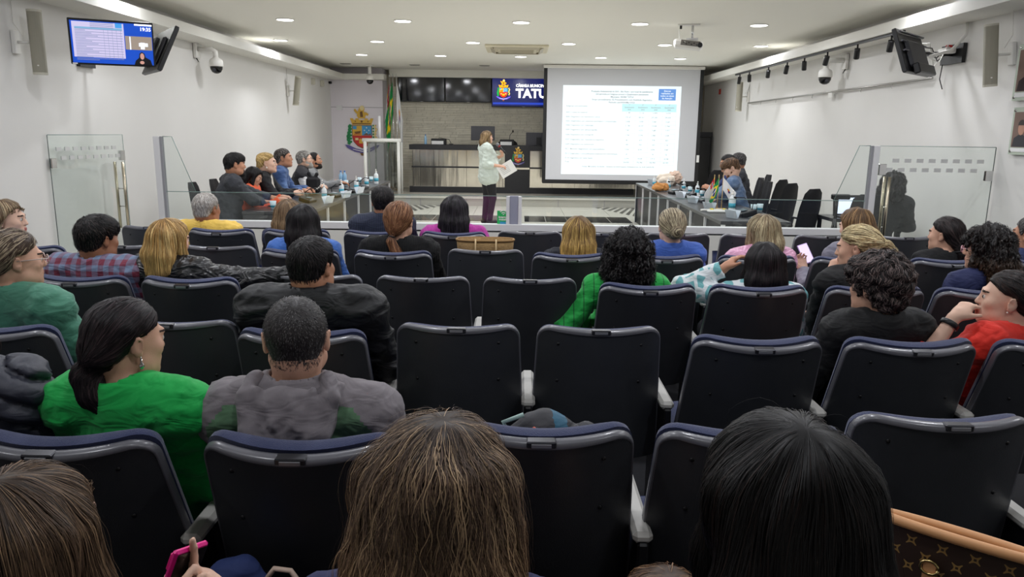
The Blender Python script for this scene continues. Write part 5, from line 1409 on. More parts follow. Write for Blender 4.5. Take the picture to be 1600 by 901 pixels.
def hood(hd, nb, S, up): return None
P5 = aud(463, 525, 'A', 'man with cropped greying hair in a grey hoodie with green panels', yaw=12, pitch=4, res=.0095, hres=.006, male=True, broad=1.14, fat=.01, skin='light', drop=.225, hs=1.07,
    top=dict(mat=('hoodie_grey', (122, 116, 120), 'plain', .9), mat2=('hoodie_green', (92, 128, 96), 'plain', .9), name='hoodie', thick=.02, res=.0095, neck=.2,
             split=lambda c, nb, S, pel: (c[:, 2] < nb[2]-.006-1.2*np.maximum(np.abs(c[:, 0]-nb[0])-.17, 0)) & (np.abs(c[:, 0]-nb[0]) < .225) & (c[:, 2] > .3) & (c[:, 1] < nb[1]-.02)),
    hair=dict(style='buzz', rgb=(60, 56, 56), rgb2=(104, 102, 101), t=.0035, n=9000, sw=.0016, res=.006, lift=.0015, basek=.75, mix=.3, step=.0035), seed=1)
nb = P5['nb']; G = Field(nb-A3(.22, .22, .3), nb+A3(.22, .16, .14), .008)
N_ = lambda x, y, z: nb+A3(x, y, z)
for s_ in (-1, 1):
    pts = [(.055, .075, -.01), (.088, .03, .035), (.098, -.025, .052), (.112, -.075, .02), (.085, -.115, -.06), (.035, -.125, -.13), (0, -.125, -.165)]
    for i in range(len(pts)-1): G.prim(('cap', N_(s_*pts[i][0], *pts[i][1:]), N_(s_*pts[i+1][0], *pts[i+1][1:]), .024, .024 if i < 5 else .02, .015))
    G.prim(('cap', N_(s_*.13, -.02, .03), N_(s_*.1, -.11, -.08), .018, .018, .02))
G.prim(('ell', N_(0, -.078, -.06), (.12, .055, .115), None, .02)); G.prim(('cap', N_(-.06, -.07, .01), N_(.06, -.07, .01), .018, .018, .02)); G.prim(('-cap', N_(0, -.155, .04), N_(0, -.16, -.08), .026, .012, .02))

for a_, b_, r_ in (((.105, -.055, .045), (0, -.128, -.165), .017), ((.075, -.075, .04), (0, -.132, -.12), .014), ((.045, -.085, .03), (0, -.13, -.07), .012)):
    for s_ in (-1, 1): m_ = tuple((p+q)/2 for p, q in zip(a_, b_)); m_ = (m_[0]*1.25, m_[1]-.02, m_[2]-.01); G.prim(('cap', N_(s_*a_[0], a_[1], a_[2]), N_(s_*m_[0], m_[1], m_[2]), r_, r_, .007)); G.prim(('cap', N_(s_*m_[0], m_[1], m_[2]), N_(*b_), r_, r_*.9, .007))
G.wrinkle(.003, .06, 5, (1.5, 1, .6))
V, Q = G.mesh(); link('hood', np_mesh('hood', V, Q, cloth_mat('hoodie_grey', (122, 116, 120))), P5['root'])

aud(-78, 505, 'A', 'person at the left edge in a dark quilted jacket, mostly out of frame', yaw=-10, res=.011, hair=dict(style='long', rgb=(70, 48, 36), rgb2=(110, 78, 56), len=.2, n=800), skin='light', broad=1.1,
    top=dict(mat=('quilted_slate', (52, 54, 66), 'plain', .55), name='quilted_jacket', thick=.03, res=.0095, quilt=True, neck=.5), seed=6)

# ---- row B
P7 = aud(487, 414, 'B', 'man with short black hair in a black zip jacket turned slightly right', yaw=-17, pitch=0, res=.011, hres=.0065, male=True, broad=1.2, fat=.012, belly=.03, skin='tan', drop=.19, shift=-.0,
    hair=dict(style='short', rgb=(20, 17, 18), rgb2=(48, 42, 42), t=.010, n=3500, sw=.0028, vol=.006, res=.0065, basek=.8, bald=None), top=dict(mat=('black_jacket', (13, 14, 17), 'plain', .55), name='jacket', thick=.022, res=.011, neck=.45), collar=dict(mat=('black_jacket', (13, 14, 17)), h=.02), seed=7)
P8 = aud(24, 404, 'B', 'woman with grey brown hair and glasses in a sage green blouse', yaw=-46, pitch=-2, byaw=-15, res=.011, hres=.0065, broad=1.22, fat=.014, belly=.04, skin='light', drop=.2, hs=1.01, shift=-.02,
    hair=dict(style='pony', rgb=(92, 74, 62), rgb2=(176, 158, 132), tie=(0, -.10, -.05), tail=[(-.075, -.05, -.06, .03), (-.09, -.06, -.12, .04), (-.09, -.07, -.2, .03)], n=3000, sw=.003, t=.017, res=.0065, mix=.4, basek=.6, roots=(40, 30, 26), rk=.8), top=dict(mat=('sage_blouse', (70, 132, 108), 'plain', .75), name='blouse', thick=.018, res=.011, neck=.3), seed=8)
P9 = aud(1370, 445, 'B', 'short wavy haired person in a black blazer looking left', yaw=34, pitch=-2, byaw=10, res=.011, hres=.0065, broad=1.02, skin='light', drop=.185, hs=1.05,
    hair=dict(style='wavy', rgb=(34, 27, 27), rgb2=(112, 96, 92), t=.022, n=5500, sw=.003, wave=.004, wf=.9, vol=.02, res=.0065, mix=.4, lift=.004, basek=.7, line=[(-.12, -.085), (-.06, -.075), (-.03, -.05), (-.012, .004), (.004, .004), (.026, -.02), (.036, .02), (.06, .045), (.085, .052), (.12, .06)]), top=dict(mat=('black_blazer', (11, 11, 13), 'plain', .75), name='blazer', thick=.02, res=.011, neck=.3), seed=9)
e_, w_, h_ = at(1452, 585, 2.88), at(1490, 497, 2.93), at(1528, 462, 2.97)
P10 = aud(1575, 466, 'B', 'woman in a red top with a black watch, chin resting on her hand', yaw=62, pitch=4, byaw=22, res=.0095, hres=.006, broad=1.05, fat=.004, skin='fair', drop=.17, hs=1.02, handfine=(-1,), shift=.01,
    arms={-1: dict(e=e_, w=w_, d=tuple(dirw(w_, h_)), n=(.25, .1, -1), curl=(.75, 1.0, .7), thumb=.7)}, hair=dict(style='pony', rgb=(24, 18, 18), rgb2=(60, 44, 38), tie=(0, -.11, -.02), tail=[(.10, -.03, -.02, .02), (.12, -.03, -.07, .03), (.12, -.03, -.14, .02)], n=3500, sw=.003, res=.006, basek=.85, lift=.001), top=dict(mat=('red_knit', (232, 44, 26), 'plain', .8), name='red_top', thick=.014, res=.0095, sleeve=1.38, neck=.3), seed=10)
el, w = P10['wr'][-1]; d = unit(w-el); c = w-d*.03; qm = np.array(Vector(d).to_track_quat('Z', 'Y').to_matrix())
m = MB(); G_ = []
for k in range(20):
    a = 2*PI*k/20; G_.append([tuple(c+qm @ A3(r*math.cos(a), r*math.sin(a), z)) for r, z in ((.033, -.011), (.036, -.008), (.036, .008), (.033, .011))])
m.grid(G_, closed=True); m.build('wrist_watch', M_black, P10['root'], 'black wrist band watch')
q = P10['hd'](-.083, .0, -.044); MB().lathe([(.001, -.004), (.004, 0), (.001, .004)], tuple(q), 8).build('earring', mat('pearl', (240, 235, 225), .2), P10['root'])

# ---- row C
P11 = aud(266, 375, 'C', 'blonde woman in a black leather jacket stretching her right arm along the seats', yaw=-32, pitch=-4, byaw=-6, roll=4, res=.011, hres=.007, broad=1.05, skin='light', drop=.18,
    arms={1: dict(er=(.26, -.02, -.05), w=at(474, 430, 3.9), d=(1, .0, .0), n=(0, .3, -1))}, hair=dict(style='long', rgb=(176, 134, 76), rgb2=(214, 180, 120), len=.175, t=.016, n=3500, sw=.003, res=.007, spread=.0, front=True, mix=.4, basek=.5, tip=(190, 156, 96)),
    top=dict(mat=('black_leather', (26, 26, 28), 'plain', .32, None, .6), name='leather_jacket', thick=.024, res=.011, neck=.5), seed=11)
P12 = aud(153, 372, 'C', 'bearded man in a blue and burgundy plaid shirt', yaw=-26, pitch=-4, byaw=-5, res=.011, hres=.007, male=True, broad=1.1, fat=.008, skin='brown', drop=.175, hs=1.04,
    hair=dict(style='short', rgb=(16, 13, 13), rgb2=(58, 48, 44), t=.014, n=3500, sw=.003, vol=.016, lift=.003, res=.007, mix=.2, basek=.8), top=dict(mat=('plaid', (112, 128, 156), 'plaid', .8, (118, 40, 62)), name='plaid_shirt', thick=.016, res=.011, neck=.35), seed=12)
P13 = aud(981, 396, 'C', 'woman with very curly black hair and a green cardigan', yaw=-4, res=.012, skin='tan', drop=.2, broad=1.0,
    arms={-1: dict(er=(-.12, .06, -.26), w=at(915, 500, 4.1), d=(.1, .8, -.3), n=(0, 0, -1))}, hair=dict(style='curlylong', rgb=(18, 14, 15), rgb2=(46, 38, 38), len=.20, t=.034, n=4500, sw=.0035, curl=.005, wf=1.3, res=.0075, nst=14, step=.006, mix=.3, w=1.15, basek=.6, lift=.004),
    top=dict(mat=('green_cardigan', (14, 158, 62), 'widestripe', .8, (6, 90, 40)), name='cardigan', thick=.018, res=.012, neck=.3), seed=13)
e_, w_, h_ = at(1080, 540, 3.95), at(1130, 420, 4.05), at(1160, 392, 4.08)
P14 = aud(1192, 412, 'C', 'woman with long straight black hair and a white and teal leaf print blouse', yaw=4, res=.012, hres=.0065, skin='tan', drop=.19, handfine=(-1,),
    arms={-1: dict(e=e_, w=w_, d=tuple(dirw(w_, h_)), n=(.9, .1, -.3), curl=(.3, .5, .4), thumb=.4)}, hair=dict(style='long', rgb=(18, 14, 17), rgb2=(40, 30, 34), len=.27, t=.018, n=3500, sw=.003, res=.007, spread=.045, basek=.8, lift=.0012),
    top=dict(mat=('leaf_print', (220, 226, 228), 'leaf', .8, (110, 172, 176)), name='printed_blouse', thick=.018, res=.012, neck=.3), seed=14)
e_, w_, h_ = at(1278, 500, 4.0), at(1296, 430, 4.08), at(1306, 405, 4.1)
P15 = aud(1338, 386, 'C', 'woman with a blonde ponytail in a black blazer, chin on hand', yaw=58, pitch=-8, byaw=16, res=.011, hres=.0065, skin='light', drop=.2, broad=1.05, handfine=(-1,),
    arms={-1: dict(e=e_, w=w_, d=tuple(dirw(w_, h_)), n=(.9, .2, .1), curl=(.6, .9, .7), thumb=.3)}, hair=dict(style='pony', rgb=(140, 116, 78), rgb2=(230, 212, 164), tie=(0, -.112, .018), tail=[(.105, -.045, .02, .013), (.135, -.05, .015, .026), (.16, -.055, -.025, .032), (.165, -.06, -.09, .018)], n=3500, sw=.003, t=.016, res=.0065, mix=.6, basek=.45, lift=.0022, roots=(110, 90, 70), rk=.4, band=(12, 12, 12)),
    top=dict(mat=('black_blazer2', (11, 11, 13), 'plain', .8), name='blazer', thick=.02, res=.011, neck=.35), seed=15)
P16 = aud(1541, 388, 'C', 'woman with long dark curls, pink glasses and a navy top', yaw=48, pitch=-3, byaw=12, res=.012, hres=.0065, skin='light', drop=.2,
    hair=dict(style='curlylong', rgb=(24, 19, 19), rgb2=(52, 42, 38), tip=(104, 76, 48), len=.235, t=.026, n=4000, sw=.0035, curl=.004, wf=1.0, res=.0075, mix=.3, w=1.05, basek=.6), top=dict(mat=('navy_top', (28, 36, 78), 'plain', .8), name='navy_top', thick=.016, res=.012, neck=.3), seed=16)

# ---- row D
P17 = aud(10, 342, 'D', 'woman in profile at the left edge with brown hair and pale blue top', dy=.0, yaw=-72, byaw=-25, res=.013, hres=.007, skin='fair', drop=.2, hs=1.1,
    hair=dict(style='long', rgb=(122, 98, 74), rgb2=(186, 166, 132), len=.24, t=.014, n=2500, sw=.003, res=.0075, front=False, basek=.6, line=[(-.12, -.2), (-.012, -.2), (-.004, -.03), (.008, .012), (.03, .03), (.055, .05), (.08, .068), (.12, .08)]), top=dict(mat=('pale_blue', (134, 164, 214), 'plain', .8), name='blouse', thick=.018, res=.013, neck=.3), seed=17)
P18 = aud(475, 347, 'D', 'woman with long black hair in a bright blue shirt', yaw=0, res=.013, drop=.2, skin='tan', broad=1.05,
    hair=dict(style='long', rgb=(18, 15, 17), rgb2=(40, 34, 36), len=.28, t=.02, n=3000, sw=.003, res=.0075, spread=.01, basek=.8, lift=.001), top=dict(mat=('blue_shirt', (58, 106, 186), 'plain', .75), name='blue_shirt', thick=.016, res=.012, neck=.3), seed=18)
P19 = aud(624, 344, 'D', 'woman with a chestnut low ponytail in a ribbed black sweater', yaw=-8, res=.012, drop=.2, skin='light', broad=1.16, fat=.006, hs=1.06,
    hair=dict(style='pony', rgb=(112, 72, 48), rgb2=(166, 120, 84), tie=(-.01, -.10, -.055), tail=[(-.03, -.115, -.085, .014), (-.035, -.125, -.12, .026), (-.01, -.13, -.18, .03), (.02, -.135, -.225, .022), (.04, -.135, -.255, .008)], n=3500, sw=.003, t=.018, res=.007, mix=.35, basek=.55, band=(60, 40, 30)),
    top=dict(mat=('black_rib', (11, 11, 13), 'knit', .9), name='black_sweater', thick=.016, res=.012, neck=.3), seed=19)
P20 = aud(903, 364, 'D', 'woman with straight golden blonde hair and a dark knitted top', yaw=2, res=.013, drop=.2, skin='light', broad=1.0,
    hair=dict(style='long', rgb=(134, 100, 58), rgb2=(204, 168, 98), tip=(206, 166, 92), len=.215, t=.013, n=3500, sw=.003, res=.0075, spread=.045, mix=.4, basek=.5, lift=.0012), top=dict(mat=('charcoal_weave', (34, 36, 44), 'knit', .9), name='dark_top', thick=.018, res=.013, neck=.3), seed=20)
P21 = aud(1049, 353, 'D', 'woman with ash blonde hair in a low bun and a blue sweater', yaw=4, res=.013, hres=.007, drop=.2, skin='fair',
    hair=dict(style='bun', rgb=(112, 96, 78), rgb2=(196, 182, 150), tie=(.005, -.115, -.03), n=3500, sw=.003, t=.016, res=.007, mix=.45, basek=.45, lift=.0015), top=dict(mat=('blue_sweater', (62, 96, 178), 'plain', .85), name='blue_sweater', thick=.016, res=.013, neck=.4), seed=21)
P22 = aud(1190, 362, 'D', 'woman with long ash blonde hair in a shiny pink jacket', yaw=24, roll=-6, res=.012, drop=.2, skin='fair', byaw=8, shift=-.03,
    hair=dict(style='long', rgb=(142, 120, 92), rgb2=(214, 198, 160), len=.2, t=.018, n=3500, sw=.003, res=.0075, spread=.0, mix=.45, basek=.5), top=dict(mat=('pink_satin', (226, 164, 196), 'plain', .4, None, .6), name='pink_jacket', thick=.024, res=.012, neck=.5), seed=22)
e_, w_ = at(1268, 430, 5.0), at(1262, 414, 5.28)
P23 = aud(1336, 352, 'D', 'person in a grey blazer with light brown hair reading a phone', dy=.2, yaw=40, pitch=-12, byaw=18, res=.012, drop=.2, skin='fair', handfine=(-1,),
    arms={-1: dict(e=at(1262, 455, 4.95), w=at(1256, 425, 5.2), d=(-.1, .25, .6), n=(0, -.4, .3), curl=(.4, .6, .5))}, hair=dict(style='long', rgb=(112, 84, 56), rgb2=(166, 130, 88), len=.2, t=.015, n=1500, sw=.004, res=.008, basek=.55), top=dict(mat=('grey_blazer', (122, 120, 134), 'plain', .8), name='grey_blazer', thick=.02, res=.012, neck=.4), seed=23)
P24 = aud(1477, 366, 'D', 'woman with dark gathered hair in a black top facing left', yaw=38, res=.012, hres=.007, drop=.19, skin='light', byaw=10,
    hair=dict(style='pony', rgb=(28, 22, 22), rgb2=(56, 44, 42), tie=(.0, -.10, -.06), tail=[(.05, -.09, -.08, .025), (.065, -.09, -.12, .03), (.06, -.09, -.165, .02)], n=2500, sw=.003, t=.014, res=.007, basek=.8, band=(20, 16, 16)), top=dict(mat=('black_top', (11, 11, 14), 'plain', .85), name='black_top', thick=.016, res=.013, neck=.2), seed=24)
P25 = aud(1611, 366, 'D', 'grey haired man in a navy jacket at the right edge', yaw=30, res=.012, hres=.007, male=True, drop=.19, skin='tan', hs=1.08,
    hair=dict(style='short', rgb=(86, 82, 80), rgb2=(150, 148, 146), t=.012, n=2000, sw=.003, res=.0075), top=dict(mat=('navy_jacket', (34, 46, 86), 'plain', .8), name='navy_jacket', thick=.018, res=.013), seed=25)

# ---- row E
P26 = aud(711, 329, 'E', 'woman with glossy black hair in a ribbed magenta sweater', yaw=-4, res=.012, drop=.2, skin='tan', broad=1.15, fat=.004, hs=1.05,
    hair=dict(style='long', rgb=(20, 17, 20), rgb2=(56, 50, 58), len=.24, t=.018, n=3000, sw=.003, res=.0075, spread=.06, basek=.8, lift=.001), top=dict(mat=('magenta_rib', (186, 56, 158), 'knit', .85), name='magenta_sweater', thick=.016, res=.012, neck=.2), seed=26)
P27 = aud(598, 314, 'E', 'man with short black hair in a navy pinstripe suit', yaw=10, res=.012, hres=.007, male=True, drop=.2, skin='tan', broad=1.0,
    hair=dict(style='short', rgb=(24, 21, 22), rgb2=(60, 54, 54), t=.012, n=2500, sw=.003, vol=.01, res=.007, basek=.8), top=dict(mat=('navy_pinstripe', (34, 40, 60), 'stripe', .8, (70, 78, 100)), name='suit_jacket', thick=.02, res=.012, neck=.35), seed=27)
P28 = aud(323, 325, 'E', 'white haired man in a mustard yellow shirt', yaw=-20, pitch=-4, res=.012, hres=.007, male=True, drop=.185, skin='brown', broad=1.12, fat=.005, hs=1.08,
    hair=dict(style='short', rgb=(176, 168, 160), rgb2=(226, 222, 216), t=.008, n=4000, sw=.0028, res=.007, basek=.75), top=dict(mat=('yellow_shirt', (236, 196, 88), 'plain', .75), name='yellow_shirt', thick=.016, res=.012, neck=.45), collar=dict(mat=('yellow_shirt', (236, 196, 88)), h=.02), seed=28)
P29 = aud(452, 334, 'E', 'woman with light brown hair in navy, mostly behind the long haired woman', yaw=-10, res=.014, drop=.2, skin='light', shift=.08,
    hair=dict(style='long', rgb=(132, 104, 76), rgb2=(176, 146, 110), len=.2, t=.015, n=1200, sw=.004, res=.008), top=dict(mat=('navy_jacket2', (40, 46, 74), 'plain', .8), name='navy_jacket', thick=.018, res=.014), seed=29)

# ---- foreground row (backs of heads just in front of the camera)
P2 = person(688, 772, .95, 'woman with long wavy brown and honey hair, nearest in the middle', yaw=-4, res=.012, drop=.22, skin='light', broad=1.0, group='foreground heads',
    hair=dict(style='long', rgb=(98, 78, 64), rgb2=(176, 148, 116), tip=(150, 108, 60), len=.30, t=.014, n=15000, sw=.0014, res=.006, spread=.05, wave=.006, wf=.75, nst=14, step=.016, mix=.36, lift=.005, fly=.04, basek=.3, tz=.0, crown=(.01, -.02, .105), back=.03), top=dict(mat=('navy_blouse', (34, 40, 84), 'plain', .8), name='blouse', thick=.016), seed=30)
wx = at(306, 972, 1.16); wh = at(262, 872, 1.22)
P1 = person(42, 850, .95, 'woman with straight brown hair holding a pink phone, bottom left', yaw=-12, res=.012, hres=.006, drop=.21, skin='fair', group='foreground heads', handfine=(1,),
    arms={1: dict(e=at(190, 1080, .95), w=wx, side=-1, d=(.22, .15, .95), n=(-.25, -.9, .15), fcurls=[(.1, .2, .1), (.9, 1.2, .9), (1.0, 1.2, .9), (1.0, 1.2, .9)], thumb=.6)},
    hair=dict(style='long', rgb=(86, 66, 50), rgb2=(132, 106, 80), len=.32, t=.012, n=12000, sw=.0014, res=.006, spread=.01, wave=.0012, wf=.6, mix=.35, lift=.002, basek=.45, fly=.02), top=dict(mat=('dark_blouse', (30, 28, 34), 'plain', .8), name='blouse', thick=.016), seed=31)
P3 = person(1218, 788, .80, 'woman with very dark brown hair, nearest on the right', yaw=8, res=.012, drop=.22, skin='light', group='foreground heads',
    hair=dict(style='long', rgb=(10, 7, 7), rgb2=(34, 22, 18), len=.34, t=.010, w=.85, n=11000, sw=.0014, res=.006, spread=.0, wave=.002, wf=.6, mix=.2, lift=.002, basek=.6, fly=.01, fw=.8), top=dict(mat=('black_blouse', (16, 16, 18), 'plain', .8), name='blouse', thick=.016), seed=32)
P3b = person(1040, 985, 1.12, 'child with light brown hair low between two foreground seats', yaw=15, pitch=-20, res=.013, drop=.17, skin='fair', hs=.9, group='foreground heads', seat_z=.42, broad=.8,
    hair=dict(style='long', rgb=(92, 64, 44), rgb2=(150, 112, 76), len=.2, t=.014, n=5000, sw=.0018, res=.007, mix=.4, basek=.5, wave=.002), top=dict(mat=('child_navy', (32, 52, 96), 'plain', .8), name='jacket', thick=.016), seed=33)

# ---------------------------------------------------------------- glasses, beards
def glasses(P, mt, w=.034):
    hd = P['hd']; m = MB()
    for s_ in (-1, 1):
        pts = [hd(s_*w+.026*math.cos(2*PI*k/12)*1.0, .108, -.004+.019*math.sin(2*PI*k/12)) for k in range(13)]
        m.tube(pts, .0022, 5); m.tube([hd(s_*(w+.026), .107, .002), hd(s_*.078, .05, .002), hd(s_*.084, -.012, .0)], .0022, 5)
    m.tube([hd(-.009, .109, 0), hd(0, .113, .003), hd(.009, .109, 0)], .002, 5)
    m.build('glasses', mt, P['root'])
glasses(P8, mat('clear_frame', (196, 176, 168), .3)); glasses(P16, mat('pink_frame', (226, 170, 178), .3))
def beard(P, rgb, t=.006):
    hd, HR, hs, hc = P['hd'], P['HR'], P['hs'], P['hc']; G = Field(hc-.17, hc+.17, .0075)
    for e in (((0, .04, -.082), (.05, .052, .04)), ((0, .078, -.098), (.026, .024, .024)), ((0, .028, -.05), (.067, .062, .075))): G.prim(('ell', hd(*e[0]), tuple(a*hs for a in e[1]), HR, .02), t*.7)
    X, Y_, Z_ = G.pts(); l = [((X-hc[0])*HR[0, i]+(Y_-hc[1])*HR[1, i]+(Z_-hc[2])*HR[2, i])/hs for i in range(3)]
    G.D = np.maximum(G.D, (l[2]+.045+np.maximum(l[1]-.06, 0)*.2-np.maximum(.045-l[1], 0)*1.4)*F32(.7)).astype(F32); G.D = np.maximum(G.D, (-.01-l[1])*F32(.8)).astype(F32)
    G.prim(('-ell', hd(0, .105, -.062), (.022, .02, .008), HR, .004))
    V, Q = G.mesh()
    if len(Q): link('beard', np_mesh('beard', V, Q, mat('beard_%d' % rgb[0], rgb, .8, bump=.5, bscale=300)), P['root'])
beard(P12, (26, 20, 18))
# ================================================================ PEOPLE BEYOND THE BARRIER
GL = 'seated people along the left desk'
def side(px, py, Y, label, q=-1, dx=0.0, **k):
    hw = at(px, py, Y)
    fx = -1 if q < 0 else 1
    return person(px, py, Y, label, root_xy=(hw.x+fx*(.2+dx), Y+k.pop('ry', 0.0)), **k)
tabz = .75
def on_table(q, X, Y, dy=0): return (X, Y+dy, tabz+.05)
L1 = side(367, 256, 8.9, 'broad man with black hair and a charcoal suit, nearest at the left desk', group=GL, yaw=-58, pitch=-4, byaw=-62, male=True, broad=1.22, fat=.012, belly=.03, skin='tan', hs=1.17, drop=.2, res=.013, hres=.0075,
    hair=dict(style='short', rgb=(16, 14, 15), rgb2=(44, 40, 40), t=.010, n=1500, sw=.004, vol=.008, res=.008), top=dict(mat=('charcoal_suit', (52, 54, 60), 'plain', .8), name='suit_jacket', thick=.022, neck=.3, res=.013), arms={1: dict(er=(.1, .16, -.2), w=(-3.10, 9.10, .82), d=(.8, .5, 0), n=(0, 0, -1)), -1: dict(er=(-.05, .25, -.2), w=(-3.05, 9.45, .82), d=(1, 0, 0), n=(0, 0, -1))}, seed=41)
beard(L1, (24, 20, 20))
L2 = side(397, 275, 9.5, 'woman with long black hair and an orange jacket looking down at the desk', group=GL, yaw=-85, pitch=-25, byaw=-85, skin='light', res=.014, hres=.0085, drop=.19,
    hair=dict(style='long', rgb=(18, 15, 17), rgb2=(40, 34, 38), len=.26, t=.014, n=1200, sw=.004, res=.008), top=dict(mat=('orange_jacket', (228, 92, 44), 'plain', .8), name='orange_jacket', thick=.018), arms={1: dict(er=(.06, .12, -.22), w=(-2.97, 9.40, .83), d=(1, .1, 0), n=(0, 0, -1)), -1: dict(er=(-.1, .12, -.22), w=(-3.05, 9.75, .83), d=(1, -.2, 0), n=(0, 0, -1))}, seed=42)
L3 = side(418, 254, 10.0, 'woman with a high blonde ponytail and a black blazer at the left desk', group=GL, yaw=-82, pitch=2, byaw=-80, skin='fair', hs=1.15, broad=1.1, fat=.01, res=.013, hres=.0075, drop=.19, handfine=(1, -1),
    hair=dict(style='pony', rgb=(196, 160, 96), rgb2=(226, 198, 140), tie=(0, -.09, .07), tail=[(-.1, .0, .06, .014), (-.12, .0, .02, .022), (-.12, .0, -.06, .024), (-.11, 0, -.13, .01)], n=1800, sw=.004, t=.012, res=.0075, band=(12, 12, 12)), top=dict(mat=('black_blazer3', (22, 23, 27), 'plain', .8), name='blazer', thick=.02,
    mat2=('cream_blouse', (226, 218, 206)), split=lambda c, nb, S, pel: (c[:, 1] > nb[1]+.075) & (np.abs(c[:, 0]-nb[0]) < .055) & (c[:, 2] < nb[2]+.03)), arms={1: dict(er=(.06, .14, -.22), w=(-2.97, 9.97, .86), d=(1, .35, -.1), n=(0, .8, -.4), curl=(.7, .8, .6)), -1: dict(er=(-.06, .14, -.22), w=(-2.97, 10.17, .86), d=(1, -.35, -.1), n=(0, -.8, -.4), curl=(.7, .8, .6))}, seed=43)
q = L3['hd'](.084, 0, -.05); MB().lathe([(.002, .012), (.008, 0), (.009, -.008), (.002, -.016)], tuple(q), 8).build('earring', MATS['pearl'], L3['root'])
L4 = side(443, 246, 10.75, 'man with short greying hair in a blue blazer at the left desk', group=GL, yaw=-80, pitch=3, byaw=-78, male=True, broad=1.08, skin='tan', hs=1.17, res=.013, hres=.0075, drop=.2,
    hair=dict(style='short', rgb=(62, 54, 50), rgb2=(132, 126, 122), t=.009, n=1500, sw=.004, res=.0075), top=dict(mat=('blue_blazer', (56, 84, 134), 'denim', .8, (92, 122, 168)), name='blue_blazer', thick=.02), arms={1: dict(er=(.05, .12, -.24), w=(-3.05, 10.65, .84), d=(.9, .4, -.1), n=(0, .5, -.8)), -1: dict(er=(-.05, .12, -.24), w=(-3.05, 10.95, .84), d=(.9, -.4, -.1), n=(0, -.5, -.8))}, seed=44)
L5 = side(476, 248, 11.6, 'grey bearded man with glasses in a dark vest over a white shirt', group=GL, yaw=-76, pitch=3, byaw=-76, male=True, broad=1.05, skin='fair', hs=1.17, res=.013, hres=.0075, drop=.2,
    hair=dict(style='short', rgb=(130, 126, 120), rgb2=(196, 192, 186), t=.008, n=1500, sw=.004, res=.0075), top=dict(mat=('dark_vest', (48, 48, 52), 'plain', .8), name='vest', thick=.026, sleeve=.12, neck=.6), arms={1: dict(er=(.05, .12, -.24), w=(-3.05, 11.55, .84), d=(.9, .4, -.1), n=(0, .5, -.8))}, seed=45)
beard(L5, (170, 166, 160)); glasses(L5, M_black)
for q in (1, -1):
    S_, (el_, w_) = L5['S'][q], L5['wr'][q]; G = Field(np.minimum(S_, el_)-.12, np.maximum(S_, el_)+.12, .012); G.prim(('cap', S_*.85+el_*.15, S_*.05+el_*.95, .068, .062, .02)); G.wrinkle(.004, .06, 3); V, Q = G.mesh(); link('shirt_sleeve', np_mesh('shirt_sleeve', V, Q, cloth_mat('white_shirt', (226, 226, 226))), L5['root'])
L6 = side(491, 250, 12.4, 'balding bearded man in a light grey jacket, farthest at the left desk', group=GL, yaw=-80, pitch=3, byaw=-80, male=True, skin='tan', hs=1.17, res=.013, hres=.0075, drop=.21,
    hair=dict(style='short', rgb=(26, 22, 22), rgb2=(50, 44, 44), t=.007, n=1000, sw=.004, res=.0075, line=[(-.12, -.085), (-.06, -.07), (-.03, -.045), (-.012, .012), (.004, .012), (.010, -.03), (.03, -.03), (.04, .05), (.06, .085), (.12, .1)]), top=dict(mat=('light_grey_jacket', (134, 136, 138), 'plain', .8), name='grey_jacket', thick=.02), arms={1: dict(er=(.05, .16, -.2), w=(-2.90, 12.35, .84), d=(1, .2, -.1), n=(0, 0, -1)), -1: dict(er=(-.05, .12, -.24), w=(-3.05, 12.65, .84), d=(.9, -.4, -.1), n=(0, -.5, -.8))}, seed=46)
beard(L6, (30, 24, 22))

GR = 'seated people along the right desk'
R1 = side(1142, 262, 10.5, 'bearded man in a faded denim shirt reading with head bowed', q=1, group=GR, yaw=82, pitch=-34, byaw=70, male=True, broad=1.05, skin='fair', hs=1.17, res=.013, hres=.0075, drop=.19, dx=.03,
    hair=dict(style='short', rgb=(92, 66, 46), rgb2=(140, 108, 80), t=.007, n=1500, sw=.004, vol=.008, res=.0075), top=dict(mat=('denim_shirt', (84, 108, 142), 'denim', .85, (148, 168, 192)), name='denim_shirt', thick=.018, neck=.35), collar=dict(mat=('denim_shirt', (84, 108, 142)), h=.02),
    arms={-1: dict(er=(-.03, .16, -.24), w=(2.82, 10.40, .83), d=(-1, .2, 0), n=(0, 0, -1)), 1: dict(er=(.05, .16, -.24), w=(2.82, 10.70, .83), d=(-1, -.1, 0), n=(0, 0, -1))}, seed=51)
beard(R1, (110, 72, 46), .004)
R2 = side(1137, 254, 11.4, 'man in a navy jacket behind the denim shirted man, hands clasped', q=1, group=GR, yaw=78, pitch=-12, byaw=74, male=True, skin='tan', hs=1.12, res=.013, drop=.21, handfine=(-1, 1),
    hair=dict(style='short', rgb=(20, 17, 18), rgb2=(44, 40, 40), t=.008, n=1000, sw=.004, res=.0075), top=dict(mat=('navy_jacket3', (36, 52, 102), 'plain', .75), name='navy_jacket', thick=.02), arms={-1: dict(er=(-.03, .2, -.2), w=at(1110, 293, 11.3), d=(-1, .2, .1), n=(0, .6, -.4), curl=(.7, .8, .5)), 1: dict(er=(.05, .2, -.2), w=at(1110, 293, 11.45), d=(-1, -.2, .1), n=(0, -.6, -.4), curl=(.7, .8, .5))}, seed=52)
R3 = side(1153, 251, 12.3, 'grey haired man in dark grey behind the other two at the right desk', q=1, group=GR, yaw=60, pitch=-5, byaw=74, male=True, skin='tan', hs=1.2, res=.014, drop=.2,
    hair=dict(style='short', rgb=(66, 62, 62), rgb2=(120, 118, 116), t=.008, n=1000, sw=.004, res=.0075), top=dict(mat=('dark_grey_jacket', (58, 60, 66), 'plain', .8), name='grey_jacket', thick=.02), seed=53)
